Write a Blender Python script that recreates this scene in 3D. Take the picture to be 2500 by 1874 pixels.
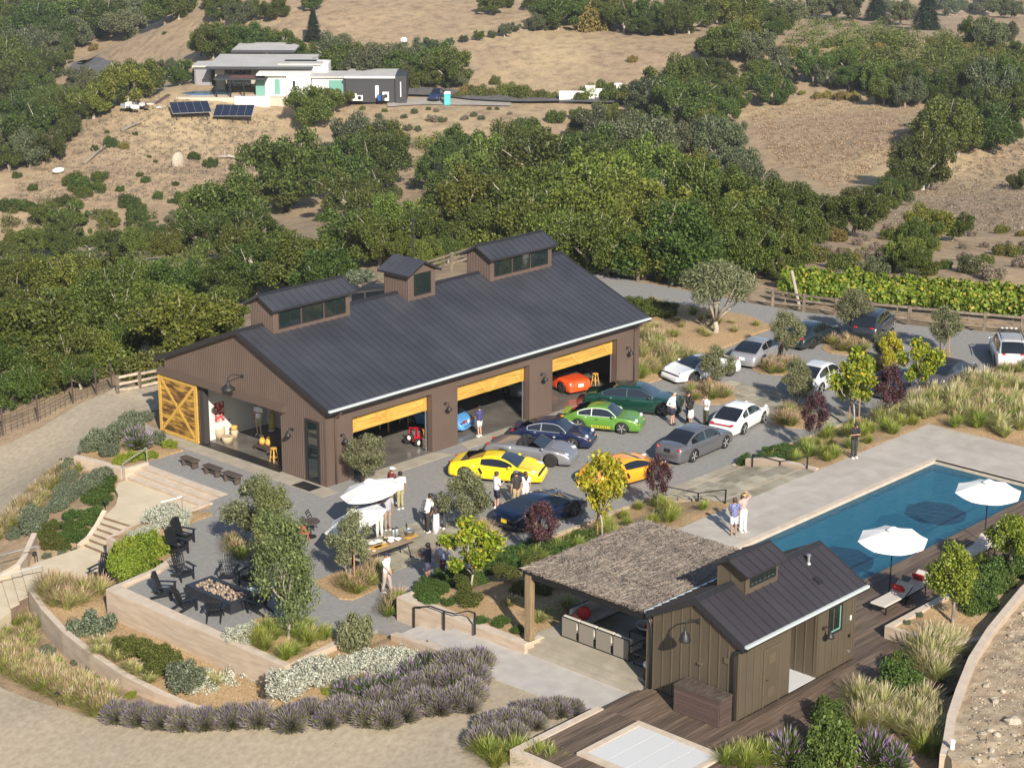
import bpy, bmesh, math, random
import numpy as np
from mathutils import Vector, Matrix
random.seed(7)
SC = bpy.context.scene
for _o in list(bpy.data.objects): bpy.data.objects.remove(_o)
COL = SC.collection
# ---------------------------------------------------------------- camera
F_PX, YAW, PITCH, ROLL = 4768.70, 0.751455, 0.291137, 0.001980
CAM = np.array([-57.4031, -65.5408, 31.0686])
PCX, PCY = 1250.0, 937.0
def _rot():
	f = np.array([math.cos(YAW)*math.cos(PITCH), math.sin(YAW)*math.cos(PITCH), -math.sin(PITCH)])
	r = np.array([math.sin(YAW), -math.cos(YAW), 0.0]); u = np.cross(r, f)
	c, s = math.cos(ROLL), math.sin(ROLL)
	return np.array([c*r+s*u, -s*r+c*u, f])
RM = _rot()
cam = bpy.data.cameras.new('camera'); camo = bpy.data.objects.new('camera', cam); COL.objects.link(camo)
cam.sensor_fit = 'HORIZONTAL'; cam.sensor_width = 36.0; cam.lens = 36.0*F_PX/2500.0
cam.clip_start = 1.0; cam.clip_end = 9000.0
_m = Matrix(((RM[0][0], RM[1][0], -RM[2][0], CAM[0]), (RM[0][1], RM[1][1], -RM[2][1], CAM[1]),
			 (RM[0][2], RM[1][2], -RM[2][2], CAM[2]), (0, 0, 0, 1)))
camo.matrix_world = _m
SC.camera = camo
# ---------------------------------------------------------------- light
SUN_EL, SUN_AZ = math.radians(30.0), math.radians(240.0)      # azimuth counted from +X, where the sun stands
sd = Vector((math.cos(SUN_AZ)*math.cos(SUN_EL), math.sin(SUN_AZ)*math.cos(SUN_EL), math.sin(SUN_EL)))
sun = bpy.data.lights.new('sun', 'SUN'); suno = bpy.data.objects.new('sun', sun); COL.objects.link(suno)
sun.energy = 5.0; sun.angle = math.radians(0.53); sun.color = (1.0, 0.915, 0.79)
suno.rotation_euler = (-sd).to_track_quat('-Z', 'Y').to_euler()
suno.location = (0, 0, 200)
W = bpy.data.worlds.new('World'); SC.world = W; W.use_nodes = True
_n = W.node_tree.nodes; _n.clear()
_sky = _n.new('ShaderNodeTexSky'); _sky.sky_type = 'NISHITA'; _sky.sun_disc = False
_sky.sun_elevation = SUN_EL; _sky.sun_rotation = math.radians(90.0) - SUN_AZ
_sky.altitude = 200; _sky.air_density = 1.0; _sky.dust_density = 1.0
_bg = _n.new('ShaderNodeBackground'); _bg.inputs[1].default_value = 0.088
_wo = _n.new('ShaderNodeOutputWorld')
W.node_tree.links.new(_sky.outputs[0], _bg.inputs[0]); W.node_tree.links.new(_bg.outputs[0], _wo.inputs[0])
SC.view_settings.view_transform = 'Standard'; SC.view_settings.look = 'None'
SC.view_settings.exposure = 0.6; SC.view_settings.gamma = 1.0; SC.view_settings.use_curve_mapping = False
SC.cycles.max_bounces = 6; SC.cycles.diffuse_bounces = 3; SC.cycles.glossy_bounces = 3
SC.cycles.transmission_bounces = 4; SC.cycles.transparent_max_bounces = 6; SC.cycles.volume_bounces = 0
SC.cycles.caustics_reflective = False; SC.cycles.caustics_refractive = False
# ---------------------------------------------------------------- photo survey: pixel of the 2500 px photo -> place on a known level
def ray(u, v): return np.array([(u-PCX)/F_PX, (PCY-v)/F_PX, 1.0]) @ RM
def at(u, v, z=0.0):
	d = ray(u, v); t = (z-CAM[2])/d[2]; return Vector(CAM + d*t)
def onx(u, v, x):
	d = ray(u, v); return Vector(CAM + d*((x-CAM[0])/d[0]))
def ony(u, v, y):
	d = ray(u, v); return Vector(CAM + d*((y-CAM[1])/d[1]))
def atD(u, v, D):
	d = ray(u, v); return Vector(CAM + d*(D/math.hypot(d[0], d[1])))
def tile(ox, oy, k=.38): return lambda x, y: (ox+x*k, oy+y*k)
z1, z2, z3 = tile(0, 0), tile(830, 0), tile(1660, 0)
z4, z5, z6 = tile(0, 620), tile(830, 620), tile(1660, 620)
z7, z8, z9 = tile(0, 1244), tile(830, 1244), tile(1660, 1244)
zL = tile(0, 1080, 440/1737); zT = tile(740, 1230, 420/2212); zV = tile(900, 1130, 360/1809)
zS = tile(1300, 1440, 320/2212); zC = tile(760, 950, 480/2212); zY = tile(1060, 1060, 580/2212); zP = tile(1600, 930, 300/1990)
# ================================================================ helpers
def link(o, parent=None):
	COL.objects.link(o)
	if parent is not None: o.parent = parent
	return o
def tag(o, label=None, cat=None, group=None, kind=None):
	if label: o['label'] = label
	if cat: o['category'] = cat
	if group: o['group'] = group
	if kind: o['kind'] = kind
	return o
def thing(name, label, cat, loc=(0, 0, 0), rz=0.0, group=None, scale=1.0):
	o = bpy.data.objects.new(name, None); COL.objects.link(o)
	o.empty_display_size = .3
	o.location = loc; o.rotation_euler = (0, 0, rz); o.scale = (scale,)*3
	return tag(o, label, cat, group)
def inst(name, mesh, parent=None, loc=(0, 0, 0), rot=(0, 0, 0), scale=(1, 1, 1)):
	o = bpy.data.objects.new(name, mesh)
	o.location = loc; o.rotation_euler = rot
	o.scale = scale if hasattr(scale, '__len__') else (scale,)*3
	return link(o, parent)
def copy_tree(o, parent=None):
	c = o.copy(); COL.objects.link(c)
	if parent is not None: c.parent = parent
	for ch in list(o.children): copy_tree(ch, c)
	return c
def mesh_from(name, V, F, mats, smooth=False, mi=None):
	me = bpy.data.meshes.new(name)
	me.from_pydata([tuple(v) for v in V], [], F)
	for m in (mats if isinstance(mats, (list, tuple)) else [mats]): me.materials.append(m)
	if smooth: me.polygons.foreach_set('use_smooth', [True]*len(me.polygons))
	if mi: me.polygons.foreach_set('material_index', mi)
	me.update(); return me
def np_mesh(name, V, quads, mats, smooth=False, mi=None):
	V = np.asarray(V, dtype=np.float32); q = np.asarray(quads, dtype=np.int32); k = q.shape[1]
	me = bpy.data.meshes.new(name)
	me.vertices.add(len(V)); me.vertices.foreach_set('co', V.ravel())
	me.loops.add(q.size); me.loops.foreach_set('vertex_index', q.ravel())
	me.polygons.add(len(q)); me.polygons.foreach_set('loop_start', np.arange(0, q.size, k, dtype=np.int32))
	me.polygons.foreach_set('loop_total', np.full(len(q), k, dtype=np.int32))
	for m in (mats if isinstance(mats, (list, tuple)) else [mats]): me.materials.append(m)
	if smooth: me.polygons.foreach_set('use_smooth', np.ones(len(q), dtype=bool))
	if mi is not None: me.polygons.foreach_set('material_index', np.asarray(mi, dtype=np.int32))
	me.update(calc_edges=True); return me
class MB:
	"""collects simple solids into one mesh"""
	def __init__(s): s.V = []; s.F = []; s.M = []; s.m = 0
	def add(s, V, F):
		b = len(s.V); s.V += [tuple(v) for v in V]; s.F += [tuple(i+b for i in f) for f in F]; s.M += [s.m]*len(F); return s
	def box(s, c, d, rz=0.0, tilt=None):
		x, y, z = d[0]/2, d[1]/2, d[2]/2
		P = [Vector((i*x, j*y, k*z)) for k in (-1, 1) for j in (-1, 1) for i in (-1, 1)]
		R = Matrix.Rotation(rz, 3, 'Z')
		if tilt: R = R @ Matrix.Rotation(tilt[1], 3, tilt[0])
		c = Vector(c)
		return s.add([R@q+c for q in P], [(0, 2, 3, 1), (4, 5, 7, 6), (0, 1, 5, 4), (2, 6, 7, 3), (0, 4, 6, 2), (1, 3, 7, 5)])
	def b2(s, a, b):
		return s.box([(a[i]+b[i])/2 for i in range(3)], [abs(b[i]-a[i]) for i in range(3)])
	def bar(s, a, b, w, h=None):
		a, b = Vector(a), Vector(b); d = b-a; L = d.length
		if L < 1e-6: return s
		q = d.to_track_quat('X', 'Z').to_matrix(); h = h or w; c = (a+b)/2
		P = [q@Vector((i*L/2, j*w/2, k*h/2))+c for k in (-1, 1) for j in (-1, 1) for i in (-1, 1)]
		return s.add(P, [(0, 2, 3, 1), (4, 5, 7, 6), (0, 1, 5, 4), (2, 6, 7, 3), (0, 4, 6, 2), (1, 3, 7, 5)])
	def tube(s, pts, r, n=8, cap=True):
		pts = [Vector(q) for q in pts]; rs = r if hasattr(r, '__len__') else [r]*len(pts)
		V = []; up = Vector((0, 0, 1)); N = len(pts); prev = None
		for i, q in enumerate(pts):
			d = (pts[min(i+1, N-1)]-pts[max(i-1, 0)]).normalized()
			if prev is None:
				a = d.cross(up)
				if a.length < 1e-3: a = d.cross(Vector((1, 0, 0)))
			else: a = prev - d*prev.dot(d)
			a.normalize(); prev = a; b = d.cross(a)
			for k in range(n):
				t = 2*math.pi*k/n; V.append(q+a*(rs[i]*math.cos(t))+b*(rs[i]*math.sin(t)))
		F = [(i*n+k, i*n+(k+1) % n, (i+1)*n+(k+1) % n, (i+1)*n+k) for i in range(N-1) for k in range(n)]
		if cap: F += [tuple(range(n-1, -1, -1)), tuple((N-1)*n+k for k in range(n))]
		return s.add(V, F)
	def lathe(s, prof, c=(0, 0, 0), n=16, axis='Z', rot=None):
		V = []; c = Vector(c); R = {'Z': Matrix.Identity(3), 'Y': Matrix.Rotation(-math.pi/2, 3, 'X'), 'X': Matrix.Rotation(math.pi/2, 3, 'Y')}[axis]
		if rot is not None: R = rot @ R
		for r, z in prof:
			for k in range(n):
				t = 2*math.pi*k/n; V.append(R@Vector((r*math.cos(t), r*math.sin(t), z))+c)
		N = len(prof)
		F = [(i*n+k, i*n+(k+1) % n, (i+1)*n+(k+1) % n, (i+1)*n+k) for i in range(N-1) for k in range(n)]
		if prof[0][0] > 1e-6: F.append(tuple(range(n-1, -1, -1)))
		if prof[-1][0] > 1e-6: F.append(tuple((N-1)*n+k for k in range(n)))
		return s.add(V, F)
	def loft(s, rings, closed=True, caps=True):
		n = len(rings[0]); V = [q for r in rings for q in r]; N = len(rings); m = n if closed else n-1
		F = [(i*n+k, i*n+(k+1) % n, (i+1)*n+(k+1) % n, (i+1)*n+k) for i in range(N-1) for k in range(m)]
		if caps: F += [tuple(range(n-1, -1, -1)), tuple((N-1)*n+k for k in range(n))]
		return s.add(V, F)
	def prism(s, poly, z0, z1):
		n = len(poly); f0 = z0 if callable(z0) else (lambda x, y: z0); f1 = z1 if callable(z1) else (lambda x, y: z1)
		V = [(q[0], q[1], f0(q[0], q[1])) for q in poly]+[(q[0], q[1], f1(q[0], q[1])) for q in poly]
		a = sum(poly[i][0]*poly[(i+1) % n][1]-poly[(i+1) % n][0]*poly[i][1] for i in range(n))
		F = [tuple(range(n-1, -1, -1)), tuple(range(n, 2*n))]+[(i, (i+1) % n, n+(i+1) % n, n+i) for i in range(n)]
		if a < 0: F = [f[::-1] for f in F]
		return s.add(V, F)
	def ball(s, c, r, n=10, m=6):
		r = r if hasattr(r, '__len__') else (r, r, r); c = Vector(c); V = [c+Vector((0, 0, -r[2]))]
		for i in range(1, m):
			a = -math.pi/2+math.pi*i/m
			V += [c+Vector((r[0]*math.cos(a)*math.cos(2*math.pi*k/n), r[1]*math.cos(a)*math.sin(2*math.pi*k/n), r[2]*math.sin(a))) for k in range(n)]
		V.append(c+Vector((0, 0, r[2]))); e = len(V)-1
		F = [(0, 1+(k+1) % n, 1+k) for k in range(n)]
		for i in range(m-2): F += [(1+i*n+k, 1+i*n+(k+1) % n, 1+(i+1)*n+(k+1) % n, 1+(i+1)*n+k) for k in range(n)]
		F += [(e, 1+(m-2)*n+k, 1+(m-2)*n+(k+1) % n) for k in range(n)]
		return s.add(V, F)
	def mesh(s, name, mats, smooth=False): return mesh_from(name, s.V, s.F, mats, smooth, s.M if any(s.M) else None)
	def build(s, name, mats, parent=None, smooth=False, loc=(0, 0, 0), rot=(0, 0, 0)):
		return inst(name, s.mesh(name, mats, smooth), parent, loc, rot)
def bevel(o, w=.01, seg=1):
	m = o.modifiers.new('bevel', 'BEVEL'); m.width = w; m.segments = seg; m.limit_method = 'ANGLE'; m.angle_limit = math.radians(40); return o
def structure(name, mb_or_mesh, mats=None, smooth=False, **k):
	me = mb_or_mesh.mesh(name, mats, smooth) if isinstance(mb_or_mesh, MB) else mb_or_mesh
	o = inst(name, me); o['kind'] = 'structure'; return o
# ================================================================ materials
def rgb(c): return (c[0], c[1], c[2], 1.0)
def pm(name, c1, c2=None, scale=3.0, rough=.7, bump=0.0, bscale=None, metal=0.0, coat=0.0, stretch=None, coord='Object', detail=4.0, c3=None, rand=0.0, spec=.5, lo=.35, hi=.65, rvar=0.0):
	m = bpy.data.materials.new(name); m.use_nodes = True; N = m.node_tree.nodes; Lk = m.node_tree.links
	b = N['Principled BSDF']; b.inputs['Roughness'].default_value = rough; b.inputs['Metallic'].default_value = metal
	b.inputs['Coat Weight'].default_value = coat; b.inputs['Coat Roughness'].default_value = .04; b.inputs['Specular IOR Level'].default_value = spec
	b.inputs['Base Color'].default_value = rgb(c1); m.diffuse_color = rgb(c1)
	src = None
	if c2 is not None or bump:
		tc = N.new('ShaderNodeTexCoord'); out = tc.outputs[coord] if coord != 'World' else N.new('ShaderNodeNewGeometry').outputs['Position']
		if stretch:
			mp = N.new('ShaderNodeMapping'); mp.inputs['Scale'].default_value = stretch; Lk.new(out, mp.inputs[0]); out = mp.outputs[0]
	if c2 is not None:
		nz = N.new('ShaderNodeTexNoise'); nz.inputs['Scale'].default_value = scale; nz.inputs['Detail'].default_value = detail; Lk.new(out, nz.inputs[0])
		rp = N.new('ShaderNodeValToRGB'); e = rp.color_ramp.elements; e[0].position = lo; e[0].color = rgb(c1); e[1].position = hi; e[1].color = rgb(c2)
		if c3 is not None: q = e.new((lo+hi)/2); q.color = rgb(c3)
		Lk.new(nz.outputs[0], rp.inputs[0]); src = rp.outputs[0]
	if rand:
		oi = N.new('ShaderNodeObjectInfo'); mr = N.new('ShaderNodeMapRange'); mr.inputs[3].default_value = 1-rand; mr.inputs[4].default_value = 1+rand
		Lk.new(oi.outputs['Random'], mr.inputs[0]); hs = N.new('ShaderNodeHueSaturation'); Lk.new(mr.outputs[0], hs.inputs['Value'])
		if src is not None: Lk.new(src, hs.inputs['Color'])
		else: hs.inputs['Color'].default_value = rgb(c1)
		src = hs.outputs[0]
	if src is not None: Lk.new(src, b.inputs['Base Color'])
	if bump:
		n2 = N.new('ShaderNodeTexNoise'); n2.inputs['Scale'].default_value = bscale or scale*6; n2.inputs['Detail'].default_value = 3; Lk.new(out, n2.inputs[0])
		bp = N.new('ShaderNodeBump'); bp.inputs['Strength'].default_value = min(1.0, bump); bp.inputs['Distance'].default_value = .02*max(1, bump); Lk.new(n2.outputs[0], bp.inputs['Height']); Lk.new(bp.outputs[0], b.inputs['Normal'])
	return m
def leafmat(name, dark, light, trans=.25, ovar=.25, dry=None, dryamt=.0):
	m = bpy.data.materials.new(name); m.use_nodes = True; N = m.node_tree.nodes; Lk = m.node_tree.links
	b = N['Principled BSDF']; b.inputs['Roughness'].default_value = .55; b.inputs['Specular IOR Level'].default_value = .35
	g = N.new('ShaderNodeNewGeometry'); oi = N.new('ShaderNodeObjectInfo')
	rp = N.new('ShaderNodeValToRGB'); e = rp.color_ramp.elements; e[0].color = rgb(dark); e[1].color = rgb(light); e[1].position = .95
	Lk.new(g.outputs['Random Per Island'], rp.inputs[0]); c = rp.outputs[0]
	if dry is not None:
		mx = N.new('ShaderNodeMix'); mx.data_type = 'RGBA'; gt = N.new('ShaderNodeMath'); gt.operation = 'GREATER_THAN'; gt.inputs[1].default_value = 1-dryamt
		mu = N.new('ShaderNodeMath'); mu.operation = 'MULTIPLY'; mu.inputs[1].default_value = 7.31; fr = N.new('ShaderNodeMath'); fr.operation = 'FRACT'
		Lk.new(g.outputs['Random Per Island'], mu.inputs[0]); Lk.new(mu.outputs[0], fr.inputs[0]); Lk.new(fr.outputs[0], gt.inputs[0]); Lk.new(gt.outputs[0], mx.inputs[0])
		Lk.new(c, mx.inputs[6]); mx.inputs[7].default_value = rgb(dry); c = mx.outputs[2]
	hs = N.new('ShaderNodeHueSaturation')
	mr = N.new('ShaderNodeMapRange'); mr.inputs[3].default_value = 1-ovar; mr.inputs[4].default_value = 1+ovar; Lk.new(oi.outputs['Random'], mr.inputs[0]); Lk.new(mr.outputs[0], hs.inputs['Value'])
	mh = N.new('ShaderNodeMath'); mh.operation = 'MULTIPLY'; mh.inputs[1].default_value = 13.7; fh = N.new('ShaderNodeMath'); fh.operation = 'FRACT'
	Lk.new(oi.outputs['Random'], mh.inputs[0]); Lk.new(mh.outputs[0], fh.inputs[0])
	m2 = N.new('ShaderNodeMapRange'); m2.inputs[3].default_value = .5-.035*ovar/.25; m2.inputs[4].default_value = .5+.02*ovar/.25; Lk.new(fh.outputs[0], m2.inputs[0]); Lk.new(m2.outputs[0], hs.inputs['Hue'])
	Lk.new(c, hs.inputs['Color']); Lk.new(hs.outputs[0], b.inputs['Base Color'])
	if trans:
		t = N.new('ShaderNodeBsdfTranslucent'); Lk.new(hs.outputs[0], t.inputs[0]); ms = N.new('ShaderNodeMixShader'); ms.inputs[0].default_value = trans
		Lk.new(b.outputs[0], ms.inputs[1]); Lk.new(t.outputs[0], ms.inputs[2]); Lk.new(ms.outputs[0], N['Material Output'].inputs[0])
	m.diffuse_color = rgb(light); return m
def plain(name, c, rough=.6, metal=0.0, coat=0.0): return pm(name, c, rough=rough, metal=metal, coat=coat)
M = dict(
 gravel=pm('grey_gravel', (.208, .204, .195), (.272, .264, .250), 5, .95, .5, 60, coord='World', c3=(.236, .231, .220), detail=13, lo=.3, hi=.72),
 gravel2=pm('grey_gravel_packed', (.20, .19, .17), (.275, .265, .24), .35, .95, .4, 45, coord='World', c3=(.24, .23, .21)),
 drive=pm('packed_dirt_drive', (.295, .24, .17), (.40, .335, .245), 4, .95, .5, 30, coord='World', c3=(.345, .29, .21), detail=11, lo=.3, hi=.7),
 tan=pm('tan_decomposed_granite', (.50, .425, .30), (.58, .50, .365), 1.2, .95, .25, 60, coord='World'),
 soil=pm('straw_mulch', (.25, .155, .075), (.46, .33, .18), 14, .95, .8, 40, coord='World', c3=(.37, .25, .13)),
 rubble=pm('rubble_ground', (.27, .20, .13), (.42, .34, .23), 2.2, .95, .9, 18, coord='World', c3=(.35, .275, .185)),
 conc=pm('beige_board_concrete', (.40, .31, .23), (.49, .39, .295), 1.6, .85, .25, 30, coord='World', stretch=(.6, .6, 4)),
 conc_top=pm('pale_concrete_cap', (.47, .39, .305), (.55, .465, .375), 3, .85, .15, 50, coord='World'),
 deckconc=pm('pool_deck_concrete', (.355, .325, .285), (.42, .39, .345), 1.1, .8, .12, 60, coord='World', rand=.05),
 pathconc=pm('pale_path_concrete', (.38, .355, .33), (.45, .425, .395), 1.4, .8, .12, 60, coord='World'),
 slab=pm('apron_concrete', (.30, .265, .205), (.37, .33, .265), 1.5, .8, .12, 60, coord='World'),
 step=pm('brown_concrete_riser', (.155, .105, .075), (.20, .14, .10), 3, .85, coord='World'),
 flag=pm('flagstone', (.22, .19, .13), (.34, .30, .225), 1.1, .8, .2, 30, coord='World', rand=.28, c3=(.28, .26, .2)),
 wood_deck=pm('dark_deck_board', (.075, .052, .037), (.155, .112, .082), 2.0, .65, .2, 40, stretch=(.35, 8, 8), coord='World', rand=.32),
 dark_wood=pm('dark_weathered_timber', (.05, .037, .03), (.11, .085, .07), 3, .7, .3, 30, stretch=(1, 6, 6), rand=.15),
 red_wood=pm('redwood_board', (.070, .045, .038), (.092, .060, .051), 2.5, .7, .3, 30, stretch=(1, 6, 6), rand=.2),
 post=pm('grey_weathered_fence', (.13, .10, .075), (.23, .185, .14), 3, .85, .3, 30, rand=.2),
 pale_rail=pm('pale_weathered_rail', (.30, .24, .18), (.45, .37, .28), 3, .85, .3, 30, rand=.15),
 barn=pm('brown_barn_metal', (.102, .071, .056), (.118, .083, .066), .6, .55, coord='World'),
 barn_dk=pm('brown_trim', (.10, .07, .055), rough=.55),
 roof=pm('charcoal_standing_seam', (.041, .044, .055), (.060, .063, .076), .35, .42, metal=.15, coord='World', rand=.05, spec=.6),
 roof_trim=pm('black_trim', (.022, .022, .026), rough=.45),
 black=plain('matte_black', (.018, .018, .019), .5), blackm=plain('black_steel', (.02, .021, .023), .35, .3),
 gutter=plain('pale_gutter_metal', (.62, .68, .68), .35, .2), galv=plain('galvanised_steel', (.45, .47, .48), .4, .7),
 fir=pm('yellow_fir_plank', (.42, .235, .045), (.60, .37, .085), 2.2, .55, .15, 25, stretch=(.4, 7, 7), rand=.10, c3=(.53, .315, .065)),
 fir_dk=pm('smoked_fir_plank', (.075, .038, .014), (.50, .30, .06), 2.2, .55, .2, 25, stretch=(1, .5, 2.6), rand=.22, c3=(.20, .105, .025), lo=.36, hi=.62),
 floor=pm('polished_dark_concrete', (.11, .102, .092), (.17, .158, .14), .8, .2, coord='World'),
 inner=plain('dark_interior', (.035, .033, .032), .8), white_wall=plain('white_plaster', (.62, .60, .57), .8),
 glass=pm('window_glass', (.012, .02, .02), rough=.03, spec=.9, metal=.0, coat=.6), teal=plain('teal_glass_edge', (.16, .34, .28), .2),
 bb=pm('olive_brown_batten_board', (.080, .063, .042), (.094, .075, .051), .9, .6, coord='World', rand=.03),
 bb2=pm('olive_brown_batten', (.105, .082, .053), rough=.55, rand=.06),
 white=plain('white_paint', (.78, .77, .74), .6), canvas=pm('white_canvas', (.76, .75, .72), (.80, .79, .76), 5, .8),
 spa=plain('spa_cover_panel', (.56, .57, .575), .45), water=None,
 fabric_lt=plain('light_taupe_fabric', (.21, .185, .155), .9), fabric_wt=plain('pale_cushion', (.50, .46, .41), .9), red=plain('red_cushion', (.42, .02, .018), .85), coral=plain('coral_cushion', (.62, .13, .08), .85),
 blackpl=pm('black_poly_lumber', (.014, .015, .018), rough=.42), firetbl=pm('dark_blue_black_steel', (.022, .024, .032), (.03, .033, .042), 2, .4),
 yellow_wood=plain('yellow_stool_wood', (.58, .33, .07), .5), basket=pm('woven_basket', (.38, .29, .18), (.52, .42, .29), 20, .8),
 tyre=plain('tyre_rubber', (.016, .016, .016), .75), rim=plain('silver_rim', (.62, .63, .64), .35, .5), rim_grey=plain('grey_rim', (.22, .22, .23), .3, .7), rim_dk=plain('dark_rim', (.07, .07, .075), .3, .7),
 chrome=plain('chrome', (.75, .76, .77), .1, 1.0), headlamp=plain('headlamp_glass', (.62, .65, .68), .08, .2, .8), tail=plain('red_lens', (.45, .01, .015), .15, 0, .8), amber=plain('amber_lens', (.75, .25, .02), .15, 0, .8),
 plate=plain('white_plate', (.7, .7, .68), .4), plate_y=plain('yellow_plate', (.75, .52, .02), .4),
 carglass=pm('car_glass', (.010, .012, .014), rough=.02, spec=.8, coat=.8), interior_tan=plain('tan_leather', (.45, .27, .11), .6), interior_dk=plain('dark_interior_trim', (.02, .02, .022), .6), seat_or=plain('orange_leather', (.5, .16, .03), .6),
 bark=pm('grey_bark', (.13, .105, .08), (.27, .235, .19), 6, .9, .5, 20, stretch=(4, 4, 1)), bark_pale=pm('pale_bark', (.30, .26, .205), (.42, .375, .31), 6, .85, .3, 20, stretch=(4, 4, 1)), stake=plain('stake_wood', (.36, .20, .09), .8),
 rock=pm('rock', (.30, .25, .19), (.48, .42, .34), 5, .9, .5, 20, rand=.25), ember=pm('fire_stone', (.17, .12, .08), (.38, .30, .23), 9, .9, rand=.3),
)
# ================================================================ terrain
def inpoly(x, y, poly):
	x = np.asarray(x); y = np.asarray(y); c = np.zeros(x.shape, bool); n = len(poly)
	for i in range(n):
		x0, y0 = poly[i][:2]; x1, y1 = poly[(i+1) % n][:2]
		if y0 == y1: continue
		k = ((y0 > y) != (y1 > y)) & (x < (x1-x0)*(y-y0)/(y1-y0)+x0); c ^= k
	return c
COURT = [(-1.2, 12.6), (-1.2, 9.15), (-3.78, 9.15), (-3.78, 2.62), (-5.15, 2.5), (-7.6, .8), (-8.9, -.3), (-10.93, -2.49), (-14.25, -3.3), (-14.25, -13.75), (-9.6, -13.75),
		 (-9.6, -15.0), (-8.3, -15.0), (-8.3, -12.15), (38, -12.7), (44.5, -13.8), (60, -15), (66, -14), (58, -11), (47.2, -9.9), (46.2, -7.9), (44.4, -3.8), (42.6, 2.7), (42.3, 4.9), (41.7, 15.4), (41.4, 18), (42, 22.5), (38, 23), (27, 19), (14, 17.5), (6, 14.2)]
POOLZ = [(-14.6, -25.8), (-10.3, -25.7), (-10.3, -15.3), (-8.2, -14.8), (9, -16.8), (26, -16.8), (27, -30), (27, -33.5), (-14.6, -34.5)]
ctl = []
def cw(p, z=None):
	ctl.append((p[0], p[1], p[2] if z is None else z))
for q in [(-1, 11), (-2.5, 8), (-2.5, 4), (-5, 0), (-9, -4), (-13, -4), (-13.5, -9), (-13.5, -13), (-9.5, -13.5), (0, -5), (0, 5), (10, 5), (20, 5), (23, 12), (10, 13.5), (2, 12.5), (10, -8), (20, -8), (30, -10), (40, -10), (44, -12), (52, -12.5), (60, -13.5), (43, -4), (41, 3), (41, 10), (40, 18), (36, 20), (27, 18), (16, 16), (30, 5), (30, -3)]: cw((q[0], q[1], -.15))
for q in [(-14, -27), (-10, -25.5), (-9, -20), (0, -18), (10, -18), (22, -18), (26, -18), (26, -25), (26, -31), (0, -32), (10, -30), (-12, -33)]: cw((q[0], q[1], .62 if q[0] > -8 else .45))
# garden on the right, beds beside the court
for q in [(28, -16.5), (33, -17.5), (40, -18), (32, -24), (28, -31), (40, -28)]: cw((q[0], q[1], 1.1))
for q in [(-14, -37), (-8, -38), (-2, -36), (4, -34.5), (12, -33), (22, -34)]: cw((q[0], q[1], .9))
# left beds and the drive that climbs from the front left to behind the barn
for q, z in [((-5.9, 11.1), -.55), ((-6.6, 9.8), -.6), ((-8.3, 8.6), -.75), ((-10, 7.2), -1.15), ((-11.2, 6.1), -1.45), ((-13, 5.2), -1.55), ((-3.2, 13.2), -.3), ((-.5, 14.6), -.12)]: cw((q[0], q[1], z))
for uv, z in [(z4(30, 1700), -1.75), (z4(250, 1480), -1.35), (z4(540, 1270), -.85), (z4(720, 1090), -.4), (z4(900, 1030), -.15), (z4(0, 1140), -1.7), (z4(250, 1080), -1.25), (z4(500, 950), -.7), (z4(750, 880), -.3), (z4(1010, 850), -.1), (z4(-500, 1500), -2.9), (z4(-500, 2100), -3.2), (z7(0, 300), -2.1), (z7(-300, 700), -2.9)]: cw(at(*uv, z))
for uv, z in [(z7(0, 600), -2.0), (z7(0, 900), -2.1), (z7(0, 1140), -2.25), (z7(300, 1260), -2.1), (z7(700, 1370), -1.75), (z7(1100, 1420), -1.35), (z7(1500, 1415), -.95), (z7(2000, 1410), -.5), (z8(240, 1395), -.15), (z8(500, 1330), .1), (z8(880, 1200), .4), (z8(990, 1080), .5), (z8(1540, 1300), .5), (z8(1000, 1500), .35), (z8(900, 1658), .2), (z8(0, 1658), -.7), (z7(1100, 1658), -1.6), (z7(0, 1658), -2.7), (z7(0, 2200), -3.4), (z7(1500, 2200), -1.8), (z8(800, 2200), -.3), (z8(2000, 2000), .4), (z7(600, 900), -1.85), (z7(330, 700), -1.95), (z7(1500, 1300), -.75)]: cw(at(*uv, z))
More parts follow.
